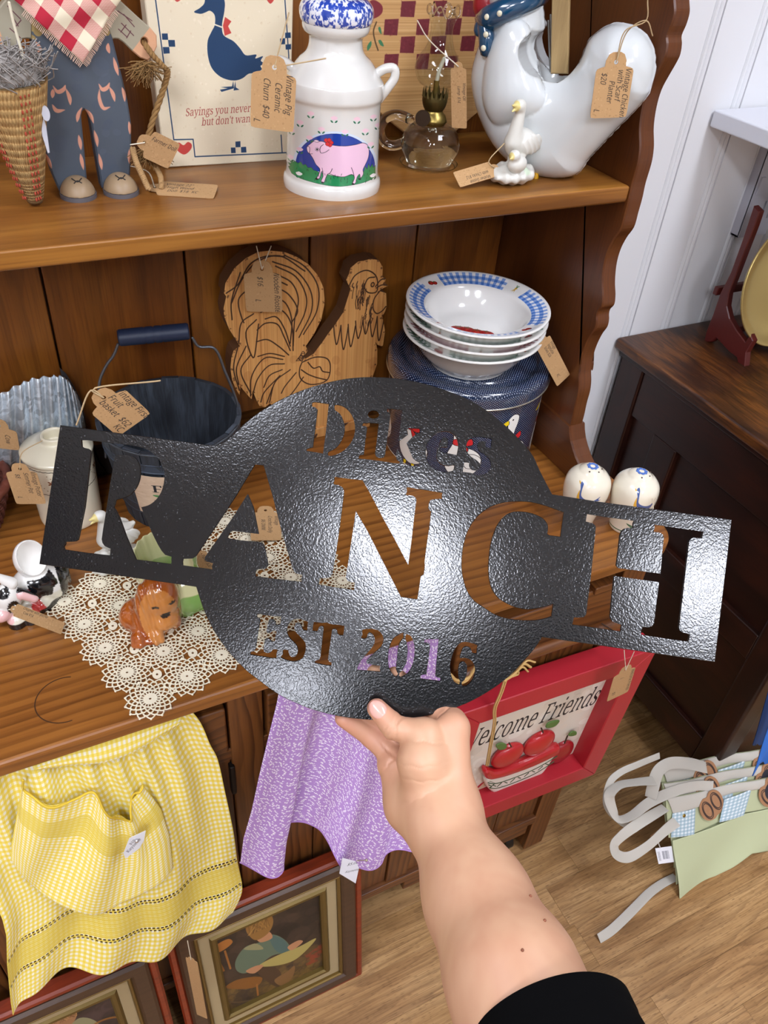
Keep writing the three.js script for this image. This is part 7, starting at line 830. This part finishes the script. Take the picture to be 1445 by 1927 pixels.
{ // woven cone with a tuft of wool hung on a cord
  const tip = [[.0538,1.183,-.7724]][0], t = thing('woven_cone', 'woven straw cone filled with grey wool hanging in front of the doll', 'woven cone', tip);
  const top = [[.0511,1.2833,-.7642]][0], d = new THREE.Vector3(top[0] - tip[0], top[1] - tip[1], top[2] - tip[2]), L = d.length(), R = .0305, q = new THREE.Quaternion().setFromUnitVectors(new THREE.Vector3(0, 1, 0), d.clone().normalize());
  const wv = dataTex(256, 256, (u, v) => { const x = u * 16, y = v * 16, o = Math.floor(y) % 2 * .5, fx = (x + o) % 1 - .5, fy = y % 1 - .5, k = Math.exp(-(fx * fx * 9 + fy * fy * 7)); return mix3([176, 138, 84], [204, 168, 110], hash(Math.floor(x + o), Math.floor(y)) + 0 * k); }), wb = dataTex(256, 256, (u, v) => { const x = u * 16, y = v * 16, o = Math.floor(y) % 2 * .5, fx = (x + o) % 1 - .5, fy = y % 1 - .5, k = Math.exp(-(fx * fx * 9 + fy * fy * 7)) * 255; return [k, k, k]; }, true);
  wv.repeat.set(4, 3.4); wb.repeat.set(4, 3.4);
  const g = lathe([[0, 0], [.006, 0], [.0075, .003], [.012, L * .2], [.021, L * .58], [R, L], [R - .002, L + .001], [R - .004, L - .004], [.012, L * .3], [0, L * .28]], 60).applyQuaternion(q); part(t, 'cone', g, std(0xffffff, .85, { map: wv, bumpMap: wb, bumpScale: .0018 }));
  const rd = [], face = Math.atan2(-tip[0], -tip[2]); for (const a0 of [face + .35, face - 1.0]) for (let i = 0; i < 16; i++) for (let k = 0; k < 3; k++) { const h = L * (.06 + i * .059), f = h / L, r = lerp(.0085, R, Math.pow(f, .9)) - .0004, a = a0 + (k - 1) * (.11 + .1 * (1 - f)); const b = new THREE.SphereGeometry(.0012, 6, 5); b.scale(.75, 1.5, .6); b.rotateX(.0); b.translate(0, h + k * .0004, r); b.rotateY(a); rd.push(b); } part(t, 'red_stitches', merge(rd).applyQuaternion(q), std(0xa8452f, .85));
  const wool = []; for (let i = 0; i < 420; i++) { const a = rnd() * 6.283, r = Math.sqrt(rnd()) * R * .95, h = L + rnd() * .012, p = [Math.cos(a) * r, h - .006, Math.sin(a) * r], b = rnd() * 6.283, l = .008 + rnd() * .012; wool.push(tube([p, [p[0] + Math.cos(b) * l * .5, p[1] + .012 * (1 - r / R) + rnd() * .008, p[2] + Math.sin(b) * l * .5], [p[0] + Math.cos(b + 1) * l, p[1] + .01 + rnd() * .01, p[2] + Math.sin(b + 1) * l]], .0006, 3, 5)); }
  const core = ball([0, L + .002, 0], R * .86, .016, R * .86); const wl = part(t, 'wool', merge([core, ...wool]).applyQuaternion(q), std(0x9d9791, .95)); wl.userData.kind = 'stuff';
  const cd = [[.0624,1.3359,-.7637],[.0628,1.322,-.7637],[.0642,1.3086,-.7637],[.0652,1.2988,-.7636],[.0677,1.283,-.7635],[.0693,1.2709,-.7635],[.0707,1.2665,-.7634]], cl = cd.map((p) => [p[0] - tip[0], p[1] - tip[1], p[2] - tip[2] + .012]); part(t, 'cord', tube(cl.slice(0, 4), .0012, 6), std(0xd8d0b8, .9)); part(t, 'cord', tube(cl.slice(4), .001, 6), std(0xd8d0b8, .9));
  const cp = [[.0685,1.2714,-.7635],[.0708,1.2717,-.7634],[.0716,1.2594,-.7634],[.0724,1.2495,-.7633],[.0714,1.229,-.7634],[.0697,1.2285,-.7634],[.0679,1.2424,-.7635],[.069,1.2577,-.7635]].map((p) => [p[0] - tip[0], p[1] - tip[1], p[2] - tip[2] + .01]); const cs = slab(cp.map((p) => new THREE.Vector2(p[0], p[1])).reverse(), .002, { bevel: .0004 }); cs.translate(0, 0, cp[0][2]); part(t, 'plastic_clip', cs, std(0xc9ccd6, .4)); const bt = [[.0736,1.2598,-.7633]][0], bg = new THREE.CylinderGeometry(.0052, .0052, .002, 24); bg.scale(.6, 1, 1.1); bg.rotateX(Math.PI / 2); bg.translate(bt[0] - tip[0], bt[1] - tip[1], bt[2] - tip[2] + .0135); part(t, 'button', bg, std(0xc9ccd6, .35));
}
// ---------- the person's arm: hand closed on the lower edge of the sign ----------
{
  const D = (a) => a, J = {
    e: [[.1985,.8728,-.0831]][0], m1: [[.2055,.8772,-.1356]][0], m2: [[.216,.8619,-.1942]][0], w: [[.224,.8598,-.2609]][0],
    a0: [[.2338,.8668,-.2681]][0], a1: [[.2539,.9024,-.3073]][0], b0: [[.221,.8523,-.2778]][0], b1: [[.235,.8722,-.3129]][0], c0: [[.2087,.8479,-.288]][0], c1: [[.2112,.8573,-.321]][0],
    th0: [[.2178,.876,-.2843]][0], th1: [[.2213,.8927,-.2962]][0], th2: [[.2292,.903,-.3098]][0], th3: [[.2092,.9047,-.3263]][0], th4: [[.2019,.9117,-.3427]][0],
    i1: [[.2574,.8984,-.315]][0], i2: [[.2485,.8945,-.3431]][0], i3: [[.2284,.9146,-.3646]][0], d0: [[.2509,.88,-.3115]][0], d1: [[.2395,.8832,-.3478]][0], d2: [[.215,.9145,-.3728]][0],
    r0: [[.234,.8615,-.3182]][0], r1: [[.218,.8681,-.3498]][0], r2: [[.1932,.8961,-.3711]][0], p0: [[.2152,.8579,-.3222]][0], p1: [[.2028,.8657,-.3471]][0], p2: [[.1823,.8832,-.3627]][0],
    up: [[.1859,.9005,.0028]][0],
  };
  const t = thing('person', 'bare forearm in a black sleeve, the hand holding up the black steel sign', 'person', J.w);
  const X = (k) => J[k], bones = [['up', 'e', .05, .047, .02], ['e', 'm1', .0455, .0415, .02], ['m1', 'm2', .0415, .0358, .02], ['m2', 'w', .0358, .0268, .02], ['w', 'a0', .0255, .0185, .02], ['a0', 'a1', .0185, .0132, .014], ['w', 'b0', .025, .0215, .016], ['b0', 'b1', .0215, .0175, .014], ['w', 'c0', .023, .0175, .014], ['c0', 'c1', .0165, .0135, .012], ['th0', 'th1', .0165, .0185, .010], ['th1', 'th2', .0185, .0122, .010], ['th2', 'th3', .0114, .0098, .005], ['th3', 'th4', .0102, .0080, .004],
    ['a1', 'i1', .0125, .0118, .006], ['i1', 'i2', .0115, .0098, .004], ['i2', 'i3', .0096, .0078, .003], ['b1', 'd0', .0165, .0118, .006], ['d0', 'd1', .0112, .0098, .003], ['d1', 'd2', .0096, .008, .003], ['b1', 'r0', .0165, .0112, .005], ['r0', 'r1', .0108, .0096, .003], ['r1', 'r2', .0094, .0078, .003], ['c1', 'p0', .0128, .0104, .004], ['p0', 'p1', .0102, .0092, .003], ['p1', 'p2', .009, .0072, .003]];
  const B = bones.map(([a, b, ra, rb, k]) => ({ a: X(a), b: X(b), ra, rb, k })), far = (x, y, z) => 1;
  const knuckle = X('th2'), f = (x, y, z) => { let d = 1; for (const q of B) { const e = sdCone(x, y, z, q.a, q.b, q.ra, q.rb); if (e < d + q.k) d = d > .9 ? e : smin(d, e, q.k); } d = smin(d, sdBall(x, y, z, [knuckle[0], knuckle[1], knuckle[2]], .0128), .006); return d; };
  // skin creases: shallow grooves across the thumb joints and the heel of the thumb
  const vv = (p) => v3(p), view = vv([0, 1.45, 0]), ring = (a, b, k, w, dep) => { const A0 = vv(a), B0 = vv(b), ax = B0.clone().sub(A0), L = ax.length(); ax.normalize(); const c = A0.addScaledVector(ax, L * k); return { c, ax, w, dep, R: .019 }; };
  const groove = [ring(J.th3, J.th4, .12, .0011, .0007), ring(J.th3, J.th4, -.02, .0011, .0008), ring(J.th3, J.th2, .12, .001, .0006), ring(J.th2, J.th1, .3, .0012, .0006), ring(J.th1, J.th0, -.1, .0012, .0007), ring(J.th1, J.th0, .45, .0012, .0006), ring(J.th0, J.w, .1, .0014, .0008), ring(J.i1, J.i2, .15, .0012, .0008), ring(J.p0, J.p1, .1, .0012, .0009), ring(J.c1, J.p0, .2, .0014, .001)];
  const fc = (x, y, z) => { let d = f(x, y, z); if (Math.abs(d) < .004) for (const g of groove) { const dx = x - g.c.x, dy = y - g.c.y, dz = z - g.c.z, r = Math.hypot(dx, dy, dz); if (r < g.R * 1.4) { const h = (dx * g.ax.x + dy * g.ax.y + dz * g.ax.z + .0007 * Math.sin(dx * 500 + dy * 300)) / g.w; d += g.dep * Math.exp(-h * h) * sstep(g.R * 1.4, g.R * .7, r); } } return d; };
  const A = lin(0xcb9a7b), P = lin(0xcf8570), Lc = lin(0xd5a988), tips = ['th4', 'p1', 'p2', 'r1', 'c1', 'i1'].map(X);
  const col = (x, y, z) => { const n = fbm(x * 60 + 50, y * 60 + z * 45 + 50, 4, 3); let c = mix3(A, Lc, clamp((n - .3) * 1.6)); for (const q of tips) { const d = Math.hypot(x - q[0], y - q[1], z - q[2]); c = mix3(c, P, .5 * Math.exp(-d * d / .00022)); } return c; };
  const lo = [9, 9, 9], hi = [-9, -9, -9]; for (const q of B) for (const p of [q.a, q.b]) for (let k = 0; k < 3; k++) { lo[k] = Math.min(lo[k], p[k] - .055); hi[k] = Math.max(hi[k], p[k] + .055); }
  const bump = dataTex(256, 256, (u, v) => { const k = 128 + 100 * (fbm(u * 40, v * 40, 3, 3, 40, 40) - .5); return [k, k, k]; }, true);
  const g = netSurface(fc, lo, hi, .0016, col, true); g.translate(-J.w[0], -J.w[1], -J.w[2]);
  part(t, 'body', g, phys(0xffffff, .48, { vertexColors: true, sheen: .25, sheenRoughness: .5, sheenColor: new THREE.Color(0xffb49a) }));
  // small moles on the forearm, found where a sight line meets the skin
  const moles = []; for (const p of [[.4276,.4575,-.304],[.4031,.4054,-.2678],[.4365,.4355,-.278]]) { const o = v3([0, 1.45, 0]), d = v3(p).sub(o); let k = .3; for (let i = 0; i < 60; i++) { const q = f(o.x + d.x * k, o.y + d.y * k, o.z + d.z * k); if (q < .0004) break; k += q * .7; } moles.push(ball([o.x + d.x * k - J.w[0], o.y + d.y * k - J.w[1], o.z + d.z * k - J.w[2]], .0011, .0011, .0011, 8, 6)); } part(t, 'mole', moles, std(0x8a5238, .6));
  // thumb nail, set into the upper side of the tip that faces the viewer
  const nl = [[.1995,.9177,-.3367]][0], axis = v3(J.th4).sub(v3(J.th3)).normalize(), out = v3([0, 1.45, 0]).sub(v3(J.th4)).normalize(); out.addScaledVector(axis, -out.dot(axis)).normalize(); const sd = new THREE.Vector3().crossVectors(axis, out), c = v3(J.th4).addScaledVector(axis, -.0005).addScaledVector(out, .0002);
  const nail = sheet(10, 12, (s, v) => { const a = (s - .5) * 1.7, w = Math.pow(Math.sin(Math.PI * clamp(v * .86 + .1)), .35), l = lerp(-.0075, .0068, v), rr = lerp(.00885, .0078, v * v); const p = c.clone().addScaledVector(axis, l).addScaledVector(sd, Math.sin(a) * rr * w).addScaledVector(out, Math.cos(a) * rr - (v > .9 ? .0006 : 0)); return [p.x - J.w[0], p.y - J.w[1], p.z - J.w[2]]; }, .0006); part(t, 'thumb_nail', nail, phys(0xe2aa9c, .25, { clearcoat: .5 }));
  // black sleeve around the upper forearm
  const h0 = v3([[.2108,.8792,-.1002]][0]), h1 = v3(J.up), d = h1.clone().sub(h0), L = d.length(), q = new THREE.Quaternion().setFromUnitVectors(new THREE.Vector3(0, 1, 0), d.normalize());
  const sl = lathe([[.0525, .0], [.054, -.001], [.055, 0], [.055, .012], [.0543, .0135], [.056, .03], [.057, L * .5], [.062, L], [.0605, L], [.055, L * .5], [.0525, .02], [.0525, 0]], 72), P0 = sl.attributes.position; for (let i = 0; i < P0.count; i++) { const y = P0.getY(i), a = Math.atan2(P0.getX(i), P0.getZ(i)), k = 1 + .02 * Math.sin(a * 3 + y * 30) * sstep(.02, .08, y); P0.setX(i, P0.getX(i) * k); P0.setZ(i, P0.getZ(i) * k); } sl.computeVertexNormals(); sl.applyQuaternion(q); sl.translate(h0.x - J.w[0], h0.y - J.w[1], h0.z - J.w[2]);
  const knit = phys(0x070708, .95, { specularIntensity: .15 }); part(t, 'sleeve', sl, knit);
  // the black shirt that the sign mirrors: trunk and shoulders just behind the viewpoint
  const S = [J.up, [.2, 1.16, .2], [.14, 1.3, .34], [-.06, 1.0, .4]], sh = (x, y, z) => { let d = sdBall(x, y, z, [-.04, 1.12, .4], .185, .30, .115); d = smin(d, sdBall(x, y, z, [-.04, .86, .4], .165, .22, .12), .06); d = smin(d, sdCone(x, y, z, [.12, 1.29, .38], [-.2, 1.29, .38], .07, .07), .05); d = smin(d, sdCone(x, y, z, S[2], S[1], .072, .066), .05); d = smin(d, sdCone(x, y, z, [S[0][0], S[0][1], S[0][2]], S[1], .06, .064), .03); d = smin(d, sdCone(x, y, z, [-.21, 1.28, .36], [-.26, 1.1, .24], .066, .056), .05); d = Math.max(d, -sdBall(x, y, z, [-.04, 1.42, .38], .08, .08, .075)); return Math.max(d, .74 - y); };
  const trunk = netSurface(sh, [-.36, .7, -.02], [.34, 1.45, .58], .011); trunk.translate(-J.w[0], -J.w[1], -J.w[2]); part(t, 'shirt', trunk, knit);
}
// ---------- price tags ----------
const Pm = (a, b, k) => [lerp(a[0], b[0], k), lerp(a[1], b[1], k), lerp(a[2], b[2], k)];
{ const q = [[.2538,1.3072,-.705],[.25,1.2504,-.705],[.2987,1.304,-.705],[.266,1.337,-.705]]; priceTag('kraft tag hanging from the white milk churn, over the duck plaque', q[0], q[1], .037, [['Vintage Pig', .0, .22], ['Ceramic', .24, .34], ['Churn  $40', .5, .3], ['L', .7, .86]], [[q[2]], [q[3]]]); }
{ const q = [[.5753,1.3126,-.665],[.5786,1.2563,-.6611],[.5785,1.33,-.6611],[.5875,1.3399,-.6504]]; priceTag('kraft tag hanging on the tail of the white hen planter', q[0], q[1], .036, [['Vintage Chicken', -.02, .24], ['with Scarf', .18, .26], ['Planter', .38, .42], ['$20', .62, .3], ['L', .7, .85]], [[q[2], q[3], [q[3][0] + .012, q[3][1] - .012, q[3][2]]], [[q[2][0] - .003, q[2][1], q[2][2]], q[3], [q[3][0] - .004, q[3][1] + .016, q[3][2]]]]); }
{ const q = [[.5006,1.197,-.72],[.4518,1.1881,-.72],[.4877,1.2036,-.72],[.5032,1.2205,-.72]]; priceTag('small kraft tag lying beside the bisque goose figurine', q[0], q[1], .018, [['Mother Goose', 0, .25], ['with Chicks $12', .3, .25]], [[q[2], q[3]]], { face: [-.2, .8, .6], size: .26 }); }
{ const q = [[.4594,1.2882,-.755],[.4696,1.2277,-.755],[.4233,1.3083,-.755],[.4105,1.3228,-.755]]; priceTag('narrow kraft tag hanging from the oil lamp chimney', q[0], q[1], .016, [['Vintage Oil', 0, .3], ['Lamp  $14', .35, .35]], [[q[2], q[3]]], { face: [-.75, .2, .62], size: .26, twine: M.twinePale }); }
{ const q = [[.1491,1.2292,-.775],[.1801,1.2123,-.775],[.1423,1.2247,-.775]]; priceTag('kraft tag tilted on the rope end beside the doll', q[0], q[1], .026, [['Farmer Doll', .1, .3]], [[q[2]]], { face: [-.5, .1, .8], twine: M.twinePale }); }
{ const q = [[.1554,1.1815,-.7901],[.2137,1.1815,-.7627],[.142,1.1815,-.8228]]; priceTag('kraft tag lying flat on the shelf beside the doll shoes', q[0], q[1], .03, [['Vintage 22"', .04, .25], ['High Wood', .26, .28], ['Doll  $18  KC', .5, .3]], [[[q[2][0] + .02, q[2][1] + .006, q[2][2] + .004], [q[2][0], q[2][1] + .012, q[2][2]]]], { face: [0, 1, .1], twine: M.twinePale }); }
{ const q = [[.2822,1.076,-.838],[.284,1.013,-.838],[.2767,1.0928,-.838],[.2938,1.0909,-.838]]; priceTag('kraft tag hanging over the tail of the wooden rooster', q[0], q[1], .0425, [['Wooden Rooster', -.02, .2], ['$16', .42, .3], ['L', .5, .74]], [[q[2]], [q[3]]], { twine: M.twinePale }); }
{ const q = [[.0685,1.0289,-.7],[.0981,.9834,-.7],[.0646,1.0307,-.7],[.1286,1.0282,-.7],[.0445,.9957,-.7]]; priceTag('kraft tag hanging on the dark blue fruit basket', q[0], q[1], .041, [['Vintage First', -.02, .2], ['Fruit', .22, .22], ['basket  $62', .46, .2], ['KC', .68, .76]], [[q[2], q[3]], [q[2], q[4]]], { face: [-.3, .3, .9], size: .24, r: .0009 }); }
{ const q = [[-.0153,.9273,-.755],[-.0134,.8719,-.755],[-.0093,.9385,-.755],[.012,.9486,-.755]]; priceTag('kraft tag hanging from the cream simmer pot', q[0], q[1], .0315, [['Vintage Potter', -.02, .2], ['Simmer Pot', .22, .22], ['$8', .5, .25], ['L', .64, .8]], [[q[2], q[3]]]); }
{ const q = [[-.0249,.9372,-.83],[-.0277,.8982,-.83]]; priceTag('kraft tag on the corrugated metal holder at the left edge', q[0], q[1], .036, [['Cow', .15, .5]], []); }
{ const q = [[.5864,.9992,-.7],[.639,.9283,-.7],[.5795,.9774,-.7]]; priceTag('kraft tag hanging from the rims of the stacked bowls', q[0], q[1], .0225, [['Vintage', -.05, .2], ['Vegetable', .17, .2], ['bowls $24', .4, .2], ['KC', .5, .8]], [[q[2]]], { face: [-.3, .5, .8], size: .24 }); }
{ const q = [[.66,.9122,-.745],[.6592,.8499,-.745],[.6578,.916,-.745]]; priceTag('kraft tag on the side of the navy goose tin', q[0], q[1], .0235, [['Tin', .15, .3], ['$15', .4, .5]], [[q[2]]], { face: [-.9, .2, .45] }); }
{ const q = [[-.0534,.8554,-.622],[-.0136,.8092,-.622],[-.0553,.8541,-.622]]; priceTag('narrow kraft tag in front of the cow creamer', q[0], q[1], .0125, [['Creamer with pitcher', .0, .2], ['Cow $14', .35, .22]], [[q[2]]], { face: [0, .9, .5], size: .3, twine: M.twinePale }); }
{ const q = [[.244,.806,-.7365],[.2236,.806,-.6764]]; priceTag('kraft tag lying on the back of the crochet doily', q[0], q[1], .036, [['Vintage', -.02, .3], ['Crochet Doily', .2, .3], ['$6 DMM', .42, .4]], [], { face: [0, 1, .1], size: .18 }); }
{ const q = [[.1455,.812,-.6797],[.1495,.812,-.6445]]; priceTag('kraft tag tucked behind the green dog planter', q[0], q[1], .022, [['Vintage Dog', .0, .2], ['Planter $20', .35, .2]], [], { face: [0, .9, .45], size: .24 }); }
{ const q = [[.6447,.6288,-.455],[.6518,.5585,-.455],[.6277,.6679,-.455],[.6487,.6553,-.455]]; priceTag('kraft tag hanging at the corner of the red box frame', q[0], q[1], .037, [['Welcome Friends', -.05, .22], ['L', .4, .35], ['$9', .62, .75]], [[q[2]], [q[3]]], { face: [0, .1, 1], twine: M.twinePale }); }
{ const q = [[.0311,.3975,-.43],[.03,.203,-.43],[.0308,.4451,-.43]]; priceTag('plain kraft tag hanging on the painting of the reading child', q[0], q[1], .016, [], [[q[2]]], { face: [-.7, .2, .7], twine: M.twinePale }); }
renderer.render(scene, camera);
